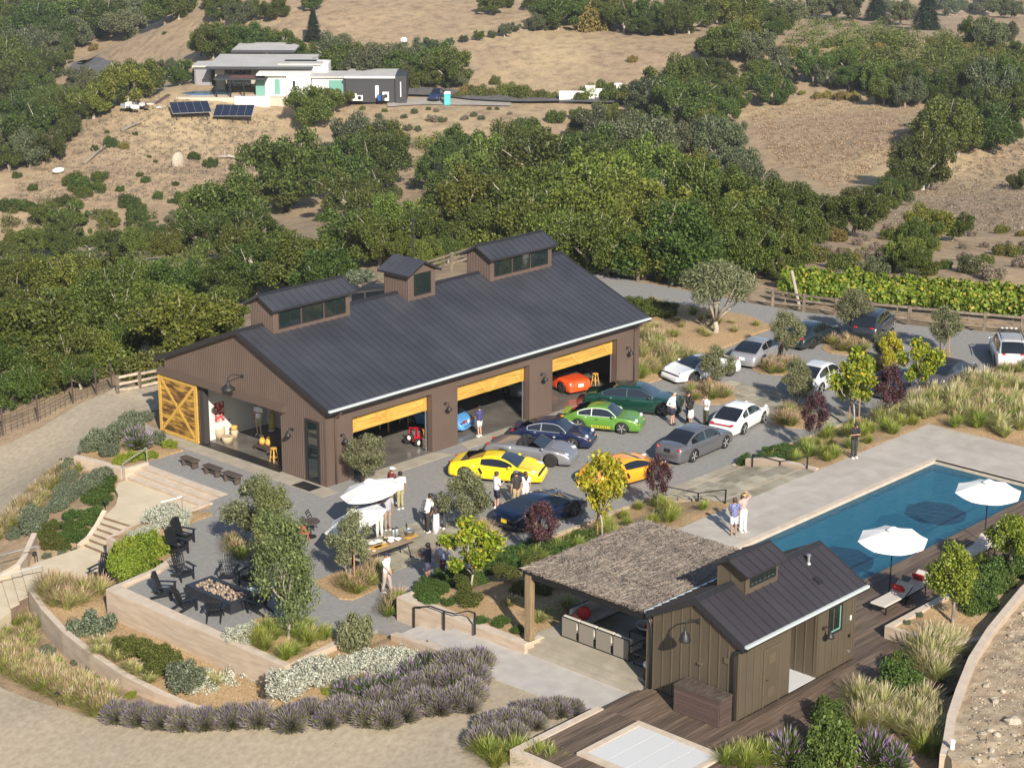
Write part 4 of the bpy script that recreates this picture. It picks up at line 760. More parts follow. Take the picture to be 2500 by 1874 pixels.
MB().lathe([(0, 0), (.09, 0), (.09, -.03), (0, -.03)], (0, 0, .2), 10, 'Y').build('valve_plate', M['chrome'], t); MB().lathe([(0, 0), (.1, 0), (.1, -.03), (0, -.03)], (0, 0, 0), 10, 'Y').build('valve_plate', M['chrome'], t); MB().tube([(0, -.02, 0), (0, -.12, -.05)], .02, 6).build('lever', M['chrome'], t)
MB().tube([(-.2, 0, 1.25), (-.2, -.35, 1.25), (-.2, -.38, 1.2)], .015, 6).build('shower_arm', M['chrome'], t); MB().lathe([(.02, 0), (.1, -.03), (.1, -.05), (0, -.05)], (-.2, -.38, 1.2), 12).build('shower_head', M['chrome'], t)
for x, s in ((RX0+.32, 'empty small black shelf in the shower recess'), (RX0+.95, 'small black shelf holding a soap bottle in the shower recess')):
	tag(MB().b2((x-.2, PY0+RD-.2, 1.98), (x+.2, PY0+RD-.03, 2.02)).build('shower_shelf', M['black']), s, 'shelf', 'shower shelves')
t = thing('soap_bottle', 'yellow soap bottle standing on the shower shelf', 'bottle', (RX0+.95, PY0+RD-.11, 2.021)); MB().lathe([(.04, 0), (.04, .14), (.015, .17), (.015, .2), (0, .2)], (0, 0, 0), 10).build('bottle_body', plain('yellow_soap', (.6, .5, .05), .3), t)
# chest
t = thing('timber_chest', 'reddish timber storage chest against the pool house gable', 'storage chest', (PX0-.45, -29.75, PZ))
bd = MB().b2((-.38, .02, .02), (.32, 1.9, .98)).build('chest_core', M['black'], t)
for k in range(7):
	z = .02+k*.137; MB().b2((-.42, 0, z), (-.38, 1.92, z+.128)).build('board', M['red_wood'], t); MB().b2((-.38, -.03, z), (.34, .02, z+.128)).build('board', M['red_wood'], t)
for k in range(5): MB().b2((-.44+k*.158, -.05, .98), (-.44+k*.158+.15, 1.95, 1.015)).build('lid_board', M['dark_wood'], t)
# pergola of woven willow
pg = thing('pergola', 'timber pergola with woven grey willow roof beside the pool house', 'pergola', (-8.0, -20.2, 1.0)); _g = Vector((-8.0, -20.2, 1.0))
def GB(mb, name, mat, parent=None): o = mb.build(name, mat, parent or pg); o.data.transform(Matrix.Translation(-_g)); return o
GX0, GX1, GY0, GY1, GZ = -7.95, -1.05, -25.75, -19.95, 3.74
M['postwood'] = pm('oiled_post', (.18, .125, .07), (.28, .20, .12), 3, .6, .2, 30, stretch=(6, 6, .5))
for x, y in ((-7.95, -20.25), (-1.25, -20.25)): GB(MB().box((x, y, 2.3), (.26, .26, 2.66)), 'post', M['postwood'])
for x, y in ((-7.95, -20.25), (-1.25, -20.25)): GB(MB().box((x, y, 1.01), (.3, .3, .05)), 'post_base', M['black'])
GB(MB().b2((-8.0, -26.08, .7), (-7.8, -25.88, 3.6)), 'post', M['postwood'])
for a, b in (((GX0-.06, GY0, 3.5), (GX0+.02, GY1, 3.72)), ((GX1-.02, GY0, 3.5), (GX1+.06, GY1, 3.72)), ((GX0+.02, GY1-.08, 3.5), (GX1-.02, GY1, 3.72)), ((GX0+.02, GY0, 3.5), (GX1-.02, GY0+.08, 3.72))): GB(MB().b2(a, b), 'beam', M['blackm'])
for k in range(6):
	x = GX0+.02+(k+.5)*(GX1-GX0)/6; GB(MB().b2((x-.03, GY0+.08, 3.52), (x+.03, GY1-.08, 3.66)), 'rafter', M['blackm'])
rng = np.random.default_rng(5)
def sticks(x0, x1, y0, y1, n, z):
	L = rng.uniform(.35, 1.1, n); a = rng.normal(math.radians(42), .42, n); a = np.where(rng.random(n) < .3, rng.normal(math.radians(5), .2, n), a); a = np.where(rng.random(n) < .22, rng.uniform(0, 3.14, n), a)
	cx = rng.uniform(x0+.05, x1-.05, n); cy = rng.uniform(y0+.05, y1-.05, n); dx = np.cos(a)*L/2; dy = np.sin(a)*L/2
	ax, bx = np.clip(cx-dx, x0-.06, x1+.06), np.clip(cx+dx, x0-.06, x1+.06); ay, by = np.clip(cy-dy, y0-.08, y1+.08), np.clip(cy+dy, y0-.08, y1+.08)
	w = rng.uniform(.006, .013, n); zz = z+rng.uniform(0, .085, n); tz = rng.normal(0, .012, n); nx_ = -np.sin(a)*w; ny_ = np.cos(a)*w
	A = np.stack([ax-nx_, ay-ny_, zz-tz], -1); B = np.stack([ax+nx_, ay+ny_, zz-tz], -1); C = np.stack([bx+nx_, by+ny_, zz+tz], -1); D = np.stack([bx-nx_, by-ny_, zz+tz], -1)
	T = np.stack([(ax+bx)/2, (ay+by)/2, zz+w*1.2], -1)
	E0 = np.stack([ax, ay, zz-tz+w], -1); E1 = np.stack([bx, by, zz+tz+w], -1)
	V = np.stack([A, E0, E1, D, E0, B, C, E1], 1).reshape(-1, 3); return V-np.array(_g)
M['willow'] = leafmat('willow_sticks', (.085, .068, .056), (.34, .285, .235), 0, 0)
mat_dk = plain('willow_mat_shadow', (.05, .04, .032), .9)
for k in range(4):
	x0, x1 = GX0-.05+k*1.775, GX0-.05+(k+1)*1.775-.05
	V = sticks(x0, x1, GY0+.05, GY1+.06, 3600, 3.745)
	o = inst('willow_panel', np_mesh('willow_panel', V, np.arange(len(V)).reshape(-1, 4), M['willow']), pg); o['kind'] = 'stuff'
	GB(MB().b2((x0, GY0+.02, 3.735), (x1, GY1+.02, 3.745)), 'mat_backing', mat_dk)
# sofa group under the pergola
def sofa_seat(name, label, loc, rz, w, group):
	t = thing(name, label, 'sofa', loc, rz, group)
	mb = MB(); f = .03
	for s in (-1, 1):
		x = s*(w/2-f/2)
		for a, b in (((x, .02, 0), (x, .02, .82)), ((x, .84, 0), (x, .84, .6)), ((x, .02, .015), (x, .84, .015)), ((x, .02, .6), (x, .84, .6)), ((x, .02, .27), (x, .84, .27))): mb.bar(a, b, f, f)
	for a, b in (((-w/2, .02, .015), (w/2, .02, .015)), ((-w/2, .02, .81), (w/2, .02, .81)), ((-w/2, .84, .27), (w/2, .84, .27)), ((-w/2, .02, .27), (w/2, .02, .27))): mb.bar(a, b, f, f)
	mb.build('frame', M['blackm'], t)
	n = max(1, int(round(w/.78))); ww = w/n
	for k in range(n):
		x = -w/2+(k+.5)*ww
		MB().b2((x-ww/2+.07, .0, .05), (x+ww/2-.07, .012, .79)).build('back_sling', M['fabric_lt'], t)
		bevel(MB().b2((x-ww/2+.02, .1, .29), (x+ww/2-.02, .82, .43)).build('seat_cushion', M['fabric_wt'], t), .04, 2); bevel(MB().box((x, .15, .62), (ww-.05, .16, .42), 0, ('X', -.2)).build('back_cushion', M['fabric_wt'], t), .04, 2)
	return t
sofa_seat('outdoor_sofa', 'outdoor sofa of four sling backs facing away at the patio front', (-6.85, -22.5, 1.0), -math.pi/2, 3.35, 'sofas under the pergola')
sofa_seat('outdoor_sofa', 'outdoor sofa in the shade along the back planting bed', (-4.9, -20.55, 1.0), math.pi, 2.6, 'sofas under the pergola')
def pillow(label, loc, rz, mat, s=.48, tilt=.5, pw=None):
	t = MB(); t.ball((0, 0, 0), (s/2, .11, s/2), 12, 8); o = t.build('throw_pillow', mat, None, True); o.location = loc; o.rotation_euler = (tilt, .3, rz); return tag(o, label, 'pillow', 'red throw pillows')
pillow('coral red pillow lying against the sofa end', (-6.3, -21.15, 1.62), -1.5, M['coral']); pillow('deep red pillow propped upright on the sofa corner', (-5.95, -21.2, 1.75), -.9, M['red'], .52, -.3)
def lowtable(name, label, loc, w, d, h, group, cat='low table'):
	t = thing(name, label, cat, loc, 0, group); MB().b2((-w/2, -d/2, h-.04), (w/2, d/2, h)).build('table_top', M['dark_wood'], t)
	for s in (-1, 1):
		for u in (-1, 1): MB().bar((s*(w/2-.02), u*(d/2-.02), 0), (s*(w/2-.02), u*(d/2-.02), h-.04), .035).build('leg', M['blackm'], t)
		MB().bar((s*(w/2-.02), -d/2, .018), (s*(w/2-.02), d/2, .018), .03).build('foot_bar', M['blackm'], t)
	return t
lowtable('coffee_table', 'dark coffee table with a wide white bowl under the pergola', (-4.9, -23.4, 1.0), 1.0, .9, .42, 'low tables under the pergola')
lowtable('side_table', 'dark side table at the near end of the sofa', (-6.5, -24.75, 1.0), .8, .7, .45, 'low tables under the pergola')
lowtable('ottoman_table', 'dark low table deep in the shade by the pool house wall', (-4.2, -25.2, 1.0), .8, .7, .4, 'low tables under the pergola')
t = thing('bowl', 'wide white bowl with red fruit on the coffee table', 'bowl', (-4.9, -23.4, 1.422)); MB().lathe([(.12, 0), (.3, .08), (.42, .2), (.44, .2), (.31, .06), (0, .03)], (0, 0, 0), 20).build('bowl_shell', M['white'], t, True)
for k in range(5): MB().ball((.1*math.cos(k*1.3), .1*math.sin(k*1.3), .12), .06, 8, 6).build('fruit', M['coral'], t, True)
t = thing('waste_bin', 'dark bin with a white bag by the pool house corner', 'waste bin', (-7.5, -25.6, 1.0)); MB().lathe([(.18, 0), (.24, .5), (.25, .5), (.24, .45), (0, .4)], (0, 0, 0), 14).build('bin_body', M['black'], t, True)
mb = MB(); mb.ball((0, 0, .55), (.2, .22, .16), 9, 6); o = mb.build('bin_bag', M['white'], t, True)
# loungers and parasols by the pool
def lounger(label, loc, rz):
	t = thing('pool_lounger', label, 'lounger', loc, rz, 'pool loungers')
	mb = MB()
	for y in (-.33, .33): mb.bar((-1.0, y, .3), (.35, y, .3), .04); mb.bar((.35, y, .3), (.95, y, .62), .04)
	for x in (-1.0, .35): mb.bar((x, -.33, .3), (x, .33, .3), .04)
	mb.build('frame', M['blackm'], t)
	for x in (-.9, .5):
		for y in (-.33, .33): MB().bar((x, y, 0), (x, y, .3), .04).build('leg', M['blackm'], t)
	bevel(MB().b2((-1.0, -.34, .32), (.36, .34, .4)).build('seat_pad', M['fabric_wt'], t), .02); bevel(MB().box((.67, 0, .53), (.74, .68, .08), 0, ('Y', -.49)).build('back_pad', M['fabric_wt'], t), .02); return t
def proj_l(u, v): p = at(*z9(u, v), 1.35); return (p.x, p.y, 1.0)
LNG = [proj_l(1360, 565), proj_l(1490, 495)]
lounger('lounger with red pillow nearest the square planter', proj_l(1360, 565), math.radians(0)); lounger('lounger with red pillow in the parasol shade behind', proj_l(1490, 495), math.radians(0))
lounger('lounger half hidden by the far citrus tree', proj_l(1900, 255), 0); lounger('lounger on the dark deck right of the far citrus tree', proj_l(2050, 190), 0)
for (u, v), s in (((1430, 560), 'red pillow on the nearer lounger'), ((1560, 495), 'red pillow on the lounger behind')):
	q = LNG.pop(0); o = bevel(MB().box((0, 0, 0), (.15, .48, .42)).build('throw_pillow', M['red']), .06, 2); o.location = (q[0]+.46, q[1], q[2]+.62); o.rotation_euler = (0, -.75, .1); tag(o, s, 'pillow', 'red throw pillows')
sd2 = lowtable('side_table', 'small dark slatted table between the two loungers', proj_l(1420, 520), .5, .5, .4, None)
def parasol(label, loc, r, h, tilt=(0, 0), drop=.62, n=8, base=True):
	t = thing('parasol', label, 'parasol', loc, 0, 'white parasols'); R = Matrix.Rotation(tilt[0], 4, 'X') @ Matrix.Rotation(tilt[1], 4, 'Y'); top = Vector((0, 0, h))
	V = [top+R.to_3x3()@Vector((0, 0, .02))]; F = []; ring = []
	m = 4; rows = 5
	for i in range(1, rows+1):
		f = i/rows
		for k in range(n*m):
			a = 2*math.pi*k/(n*m); u = (k % m)/m; sag = 4*u*(1-u); rr = r*f*(1-.075*sag*f)
			z = -drop*f**1.12-.10*sag*f*f*(.35)
			V.append(top+R.to_3x3()@Vector((rr*math.cos(a), rr*math.sin(a), z)))
	w = n*m
	for k in range(w): F.append((0, 1+k, 1+(k+1) % w))
	for i in range(rows-1): F += [(1+i*w+k, 1+(i+1)*w+k, 1+(i+1)*w+(k+1) % w, 1+i*w+(k+1) % w) for k in range(w)]
	cn = inst('canopy', mesh_from('canopy', V, F, M['canvas']), t); sm = cn.modifiers.new('thick', 'SOLIDIFY'); sm.thickness = .012
	MB().lathe([(.26, -.06), (.12, .03), (0, .06)], (0, 0, 0), 8).build('vent_cap', M['canvas'], t).matrix_local = Matrix.Translation(top) @ R @ Matrix.Translation((0, 0, .05))
	for k in range(n):
		a = 2*math.pi*k/n; rb = MB(); rb.bar(top+R.to_3x3()@Vector((.04*math.cos(a), .04*math.sin(a), -.05)), top+R.to_3x3()@Vector((r*.99*math.cos(a), r*.99*math.sin(a), -drop-.02)), .018); rb.build('rib', M['blackm'], t)
	MB().tube([(0, 0, 0), (0, 0, h-.03)], .026, 8).build('pole', M['blackm'], t)
	if base: MB().lathe([(.3, 0), (.3, .05), (.06, .08), (.05, .2), (0, .2)], (0, 0, 0), 16).build('base', M['black'], t)
	return t
p = at(*z9(1345, 545), 1.0); parasol('white parasol over the two loungers behind the pool house', (p.x, p.y, 1.0), 1.38, 2.75, (math.radians(2), math.radians(-4)), .46)
p = at(*z9(1955, 215), 1.0); parasol('white parasol at the far end of the pool deck', (p.x, p.y, 1.0), 1.4, 2.75, (math.radians(2), math.radians(-3)), .46)
p = at(900, 1174, 2.6); parasol('white parasol near the barn corner above the buffet', (p.x, p.y, 0), 1.38, 2.6, (math.radians(-6), math.radians(-10)), .45)
p = at(858, 1249, 2.35); parasol('tilted white parasol partly behind a small olive', (p.x, p.y, 0), 1.42, 2.35, (math.radians(-14), math.radians(-16)), .45)
# ================================================================ cars
def paint(name, c, coat=.9, rough=.32, metal=.0):
	return pm(name, c, rough=rough, metal=metal, coat=coat)
def smooth_interp(pts, s):
	xs = [p[0] for p in pts]; ys = [p[1] for p in pts]; n = len(xs); s = max(xs[0], min(xs[-1], s)); i = max(0, min(n-2, sum(1 for x in xs if x <= s)-1))
	def d(k):
		if k == 0: return (ys[1]-ys[0])/(xs[1]-xs[0])
		if k == n-1: return (ys[-1]-ys[-2])/(xs[-1]-xs[-2])
		a = (ys[k]-ys[k-1])/(xs[k]-xs[k-1]); b = (ys[k+1]-ys[k])/(xs[k+1]-xs[k]); return 0 if a*b <= 0 else 2*a*b/(a+b)
	h = xs[i+1]-xs[i]; t = (s-xs[i])/h; return ys[i]*(2*t**3-3*t*t+1)+h*d(i)*(t**3-2*t*t+t)+ys[i+1]*(3*t*t-2*t**3)+h*d(i+1)*(t**3-t*t)
_wheels = {}
def wheel_meshes(kind):
	if kind in _wheels: return _wheels[kind]
	w = .34
	ty = MB().lathe([(.70, -w), (.86, -w*1.02), (.97, -w*.85), (1.0, -w*.4), (1.0, w*.4), (.97, w*.85), (.86, w*1.02), (.70, w)], (0, 0, 0), 22, 'Y').mesh('tyre', M['tyre'], True)
	mb = MB(); mb.lathe([(.72, -w*.9), (.74, -w), (.68, -w*.98), (.64, -w*.3), (.64, w*.3), (.68, w*.98), (.74, w), (.72, w*.9)], (0, 0, 0), 22, 'Y')
	mb.m = 1; mb.lathe([(0, -.02), (.62, -.02), (.62, .02), (0, .02)], (0, 0, 0), 16, 'Y'); mb.m = 0
	n = {'five': 5, 'multi': 10, 'dark': 5}[kind]
	for s in (-1, 1):
		for k in range(n):
			a = 2*math.pi*k/n; wd = (.26 if kind == 'five' else .2) if n == 5 else .13
			mb.bar((.1*math.cos(a), s*w*.74, .1*math.sin(a)), (.68*math.cos(a), s*w*.80, .68*math.sin(a)), wd, .1)
		mb.lathe([(0, s*w*.84), (.15, s*w*.82), (.17, s*w*.6)] if s > 0 else [(.17, s*w*.6), (.15, s*w*.82), (0, s*w*.84)], (0, 0, 0), 10, 'Y')
	_wheels[kind] = (ty, mb.mesh('rim', [M['rim_grey'] if kind == 'dark' else M['rim'], M['rim_dk']])); return _wheels[kind]
def car(name, label, pos, hd, wb, fo, ro, W, rw, body, deck, shoulder, roof=None, ws=.62, rws=.34, side=(.22, .72), bp=None, wheel='five', tails='pair', tailz=.72, heads='oval', headz=.62, plate=None, open_top=False, roofmat=None, wing=None, group='cars parked on the gravel court', cat='car', interior='interior_dk', trim=None, z=0.0, clear=.17, rack=False, taper=.16, fender=0.0, intake=False, grille=False, gx=.72, frontplate=False, lower=None):
	t = thing(name, label, cat, (pos[0], pos[1], z), math.radians(hd), group); L = wb+fo+ro; xr = -wb/2-ro; S = lambda s: xr+s*L; Ra = rw*1.13
	arch = [-wb/2, wb/2]; st = set(np.linspace(0, 1, 37));
	for c in arch:
		for q in (-1.0, -.97, -.85, -.6, -.3, 0, .3, .6, .85, .97, 1.0): st.add(((c+q*Ra*.999)-xr)/L)
		for q in (-1.012, 1.012): st.add(((c+q*Ra)-xr)/L)
	for q in (.012, .03, .97, .988): st.add(q)
	st = sorted(s for s in st if -1e-9 <= s <= 1+1e-9); secs = []
	def halfw(s):
		e = abs(2*s-1); return W/2*(1-taper*e**3.2)*(1.0+fender*(math.exp(-((S(s)+wb/2)/.45)**2)+.7*math.exp(-((S(s)-wb/2)/.42)**2)))
	for s in st:
		x = S(s); w = halfw(s); zs = smooth_interp(shoulder, s); zd = smooth_interp(deck, s); zb = clear
		e = abs(2*s-1); k = 1.0
		if e > .93: k = math.sqrt(max(.0, 1-((e-.93)/.07)**2*.72)); m = .42*(zs+zb); zs = m+(zs-m)*k; zd = m+(zd-m)*k; zb = m+(zb-m)*(.55+.45*k); w *= .80+.20*k
		low = zb
		for c in arch:
			d = abs(x-c)
			if d < Ra: low = max(low, rw*.98+math.sqrt(max(0, Ra*Ra-d*d))*.98)
		low = min(low, zs-.05)
		f = [0, .10, .45, .82, 1.0]; yy = [w*.93 if low == zb else w*.985, w*.98, w*1.0, w*.985, w*.93]
		secs.append([(x, y_, low+f_*(zs-low)) for y_, f_ in zip(yy, f)]+[(x, w*.74, zs+(zd-zs)*.62), (x, w*.42, zd-.004), (x, 0, zd)])
	npt = len(secs[0]); V = []; F = []; full = 2*npt-1
	for sc in secs: V += sc+[(p[0], -p[1], p[2]) for p in sc[-2::-1]]
	hole = (lambda s, k: open_top and open_top[0] < s < open_top[1] and 5 <= k <= full-7) if open_top else (lambda s, k: False)
	for i in range(len(secs)-1):
		sm = (st[i]+st[i+1])/2
		for k in range(full-1):
			if not hole(sm, k): F.append((i*full+k, i*full+k+1, (i+1)*full+k+1, (i+1)*full+k))
	F += [tuple(range(full-1, -1, -1)), tuple((len(secs)-1)*full+k for k in range(full))]
	inst('body', mesh_from('body', V, F, body, True), t)
	ub = MB(); ub.b2((xr+.12, -W/2*.80, clear+.02), (S(1)-.12, W/2*.80, .52 if not open_top else .4)); ub.build('underbody', M['black'], t)
	for c in (0, 1):
		for s in (-1, 1):
			x = arch[c]; MB().b2((x-Ra*1.02, s*(W/2*.55)-.01, .2), (x+Ra*1.02, s*(W/2*.79), rw*1.95)).build('wheel_well', M['black'], t)
			ty, rm = wheel_meshes(wheel); yy = s*(halfw((x-xr)/L)-rw*.34-.015)
			w_ = inst('wheel', ty, t, (x, yy, rw), (0, random.random()*2, 0), rw); inst('rim', rm, w_)
	sill = MB(); [sill.b2((-wb/2+Ra, s*W/2*.90-.02, clear-.02), (wb/2-Ra, s*W/2*.965, clear+.07)) for s in (-1, 1)]
	for s in (-1, 1): MB().b2((-wb/2+Ra, s*W/2*.91-.03, clear-.03), (wb/2-Ra, s*W/2*.91+.03, clear+.05)).build('sill', lower or M['black'], t)
	# greenhouse
	if roof:
		r0, r1 = roof[0][0], roof[-1][0]; ss = sorted(set(np.linspace(r0, r1, 22)) | {ws, rws, side[0], side[1], side[0]+.012, side[1]-.012} | ({bp-.008, bp+.008} if bp else set()))
		G = []
		for s in ss:
			x = S(s); zt = smooth_interp(roof, s); zbl = min(smooth_interp(shoulder, s), zt)-.02; w = halfw(s); hh = max(0, zt-zbl); wbt = w*.90
			full_h = max(p[1] for p in roof)-zbl; q = min(1, hh/max(.05, full_h)); wt = w*(.90-(.90-gx)*q)
			G.append([(x, wbt, zbl), (x, wt+(wbt-wt)*.12, zbl+hh*.80), (x, wt*.93, zbl+hh*.955), (x, wt*.55, zt-.012*q), (x, 0, zt)])
		sets = dict(roof=([], []), windshield=([], []), rear_window=([], []), side_window=([], []), side_window2=([], []))
		def q_(nm, a, b, k, mir):
			Vv, Ff = sets[nm]; n0 = len(Vv); ps = [a[k], a[k+1], b[k+1], b[k]]
			if mir: ps = [(p[0], -p[1], p[2]) for p in ps][::-1]
			Vv += ps; Ff.append((n0, n0+1, n0+2, n0+3))
		for i in range(len(ss)-1):
			sm = (ss[i]+ss[i+1])/2
			for mir in (0, 1):
				for k in range(4):
					nm = 'roof'
					if k == 0 and side[0]+.011 < sm < side[1]-.011 and not (bp and abs(sm-bp) < .0075): nm = 'side_window2' if mir else 'side_window'
					elif k >= 2 and sm > ws and sm < r1: nm = 'windshield'
					elif k >= 2 and sm < rws and sm > r0+.012: nm = 'rear_window'
					q_(nm, G[i], G[i+1], k, mir)
		for nm, (Vv, Ff) in sets.items():
			if not Ff: continue
			me = mesh_from(nm, Vv, Ff, (roofmat or body) if nm == 'roof' else M['carglass'], True); bm = bmesh.new(); bm.from_mesh(me); bmesh.ops.remove_doubles(bm, verts=bm.verts, dist=.001); bm.to_mesh(me); bm.free(); me.polygons.foreach_set('use_smooth', [True]*len(me.polygons))
			inst('side_window' if nm == 'side_window2' else nm, me, t)
		if trim:
			for s in (-1, 1):
				mb = MB(); row = [Vector((g[1][0], s*(g[1][1]+.006), g[1][2])) for g, q in zip(G, ss) if side[0] <= q <= side[1]]; lo_ = [Vector((g[0][0], s*(g[0][1]+.006), g[0][2]+.02)) for g, q in zip(G, ss) if side[0] <= q <= side[1]]
				mb.tube([lo_[0]]+row+[lo_[-1]], .018, 5); mb.tube(lo_, .014, 5)
				if bp: k = min(range(len(lo_)), key=lambda j: abs(lo_[j].x-S(bp))); mb.tube([lo_[k], row[k]], .02, 5)
				mb.build('window_trim', trim, t)
	if open_top:
		a, b = S(open_top[0]), S(open_top[1]); w = halfw(.5)*.72
		mb = MB(); mb.b2((a, -w, .34), (b, w, .36)); mb.b2((a, -w-.01, .36), (b, -w, .83)); mb.b2((a, w, .36), (b, w+.01, .83)); mb.b2((a-.01, -w, .36), (a, w, .84)); mb.b2((b, -w, .36), (b+.01, w, .86)); mb.build('cabin_tub', M['interior_dk'], t)
		for s in (-1, 1):
			sb = MB(); sb.box((a+.52, s*w*.5, .48), (.55, w*.75, .18)); sb.box((a+.22, s*w*.5, .75), (.2, w*.72, .62), 0, ('Y', -.25)); sb.ball((a+.13, s*w*.5, 1.06), (.07, .13, .1), 8, 6); bevel(sb.build('seat', M[interior], t), .03)
		xw = S(ws); zt = 1.13; xt = xw-.55; wv = halfw(ws)*.80
		me = mesh_from('windshield', [(xw, -wv, .86), (xw, wv, .86), (xt, wv*.86, zt), (xt, -wv*.86, zt)], [(0, 1, 2, 3)], M['carglass']); inst('windshield', me, t)
		MB().tube([(xw, -wv, .85), (xt, -wv*.86, zt), (xt, wv*.86, zt), (xw, wv, .85)], .024, 6).build('windshield_frame', M['black'], t)
		MB().b2((a-.42, -w*1.02, .84), (a-.02, w*1.02, .90)).build('folded_top', M['black'], t)
	# lamps, plates, mirrors
	xf, xb = S(1), xr
	for s in (-1, 1):
		if heads == 'round':
			sh = .955; MB().ball((S(sh)-.06, s*halfw(sh)*.76, headz), (.10, .105, .105), 12, 8).build('headlight', M['headlamp'], t, True); MB().ball((S(.985)-.02, s*halfw(.98)*.72, headz-.2), (.05, .13, .04), 8, 6).build('turn_signal', M['amber'], t, True)
		elif heads == 'oval': MB().ball((S(.93), s*halfw(.93)*.76, min(smooth_interp(shoulder, .93), headz)-.055), (.16, .13, .075), 10, 6).build('headlight', M['headlamp'], t, True)
		elif heads == 'slit': MB().ball((S(.90), s*halfw(.90)*.80, smooth_interp(shoulder, .90)-.05), (.22, .07, .07), 10, 6).build('headlight', M['headlamp'], t, True)
		if tails == 'pair': MB().ball((xb+.17, s*halfw(.03)*.58, tailz), (.12, .17, .06), 10, 6).build('taillight', M['tail'], t, True)
		elif tails == 'corner': MB().ball((xb+.20, s*halfw(.03)*.80, tailz), (.19, .10, .10), 10, 6).build('taillight', M['tail'], t, True)
		elif tails == 'round': MB().lathe([(0, -.03), (.08, -.03), (.09, .03), (0, .03)], (xb+.08, s*halfw(.03)*.55, tailz), 12, 'X').build('taillight', M['tail'], t)
		if tails in ('bar', 'amberpair'): MB().ball((xb+.16, s*halfw(.03)*.76, tailz), (.12, .12, .055), 10, 6).build('taillight', M['amber'] if tails == 'amberpair' else M['tail'], t, True)
		sm = side[1]-.03; MB().ball((S(sm), s*(halfw(sm)*1.0+.06), smooth_interp(shoulder, sm)+.07), (.09, .09, .065), 8, 6).build('mirror', body, t, True)
		MB().box((S(.47), s*halfw(.47)*1.003, smooth_interp(shoulder, .47)-.14), (.16, .025, .03)).build('door_handle', M['chrome'] if trim else body, t)
	if tails == 'bar': MB().box((xb+.05, 0, tailz), (.05, W*.76, .05)).build('light_bar', M['tail'], t)
	if plate: MB().box((xb+.008, 0, plate[1]), (.03, .34, .17), 0, ('Y', .12)).build('licence_plate', M[plate[0]], t)
	if grille: MB().box((xf-.03, 0, .52), (.08, W*.42, .22)).build('grille', M['black'], t)
	MB().box((xf-.06, 0, .27), (.10, W*.66, .12)).build('front_intake', M['black'], t); MB().box((xb+.05, 0, .28), (.08, W*.6, .12)).build('rear_valance', M['black'], t)
	if wing: MB().box((S(wing[0]), 0, wing[1]), (.30, W*.66, .035), 0, ('Y', .18)).build('rear_spoiler', body, t)
	if intake:
		for s in (-1, 1): MB().box((S(.36), s*(halfw(.36)*.995), .58), (.12, .05, .30), 0, ('Y', -.5)).build('side_intake', M['black'], t)
	if rack:
		zt = max(p[1] for p in roof); mb = MB()
		for s in (-1, 1): mb.bar((S(.12), s*W*.33, zt+.09), (S(.6), s*W*.33, zt+.09), .04)
		for k in range(6): mb.bar((S(.13+k*.09), -W*.34, zt+.1), (S(.13+k*.09), W*.34, zt+.1), .03)
		mb.build('roof_rack', M['black'], t)
		for k in range(4): MB().ball((S(.62), (k-1.5)*.26, zt+.1), (.05, .08, .07), 8, 6).build('rack_lamp', M['headlamp'], t, True)
	return t
P911 = dict(wb=2.272, fo=.95, ro=1.07, W=1.70, rw=.32, deck=[(0, .50), (.04, .66), (.12, .78), (.22, .86), (.70, .84), (.82, .77), (.93, .63), (1, .46)], shoulder=[(0, .48), (.05, .63), (.14, .77), (.24, .84), (.4, .83), (.62, .82), (.76, .83), (.88, .80), (.95, .68), (1, .44)],
 roof=[(.115, .79), (.20, .97), (.32, 1.19), (.42, 1.285), (.50, 1.30), (.58, 1.26), (.715, .85)], ws=.585, rws=.335, side=(.235, .70), bp=.40, fender=.05, headz=.70, heads='round', gx=.66, tailz=.62)
PNEW = dict(wb=2.45, fo=1.02, ro=1.05, W=1.85, rw=.345, deck=[(0, .62), (.04, .78), (.12, .87), (.22, .92), (.70, .86), (.83, .78), (.93, .64), (1, .46)], shoulder=[(0, .58), (.05, .74), (.14, .88), (.26, .90), (.4, .86), (.62, .85), (.76, .85), (.88, .79), (.95, .66), (1, .44)],
 roof=[(.09, .87), (.2, 1.05), (.33, 1.23), (.43, 1.29), (.50, 1.30), (.58, 1.26), (.735, .88)], ws=.585, rws=.34, side=(.235, .715), bp=.42, fender=.045, heads='oval', headz=.72, gx=.64, tails='bar', tailz=.74, wheel='multi')
PSUP = dict(wb=2.62, fo=1.08, ro=.90, W=1.96, rw=.35, deck=[(0, .72), (.05, .84), (.2, .93), (.4, .92), (.68, .82), (.8, .74), (.92, .60), (1, .40)], shoulder=[(0, .66), (.06, .82), (.16, .92), (.28, .88), (.42, .78), (.6, .76), (.76, .83), (.86, .76), (.94, .60), (1, .36)],
 roof=[(.13, .91), (.25, 1.03), (.38, 1.15), (.47, 1.195), (.54, 1.18), (.60, 1.12), (.745, .82)], ws=.555, rws=.36, side=(.34, .70), bp=None, fender=.035, heads='slit', headz=.62, gx=.60, tails='round', tailz=.72, wheel='multi', taper=.2, intake=True)
PSED = dict(wb=2.76, fo=.85, ro=1.1, W=1.79, rw=.34, deck=[(0, .78), (.03, .96), (.12, 1.0), (.26, 1.0), (.70, .97), (.82, .92), (.94, .80), (1, .60)], shoulder=[(0, .74), (.04, .88), (.3, .93), (.6, .92), (.75, .91), (.9, .82), (1, .58)],
 roof=[(.14, .99), (.22, 1.18), (.32, 1.37), (.42, 1.44), (.54, 1.44), (.60, 1.38), (.74, .96)], ws=.585, rws=.33, side=(.205, .715), bp=.46, heads='oval', headz=.68, gx=.68, tails='corner', tailz=.80, grille=True, fender=.01)
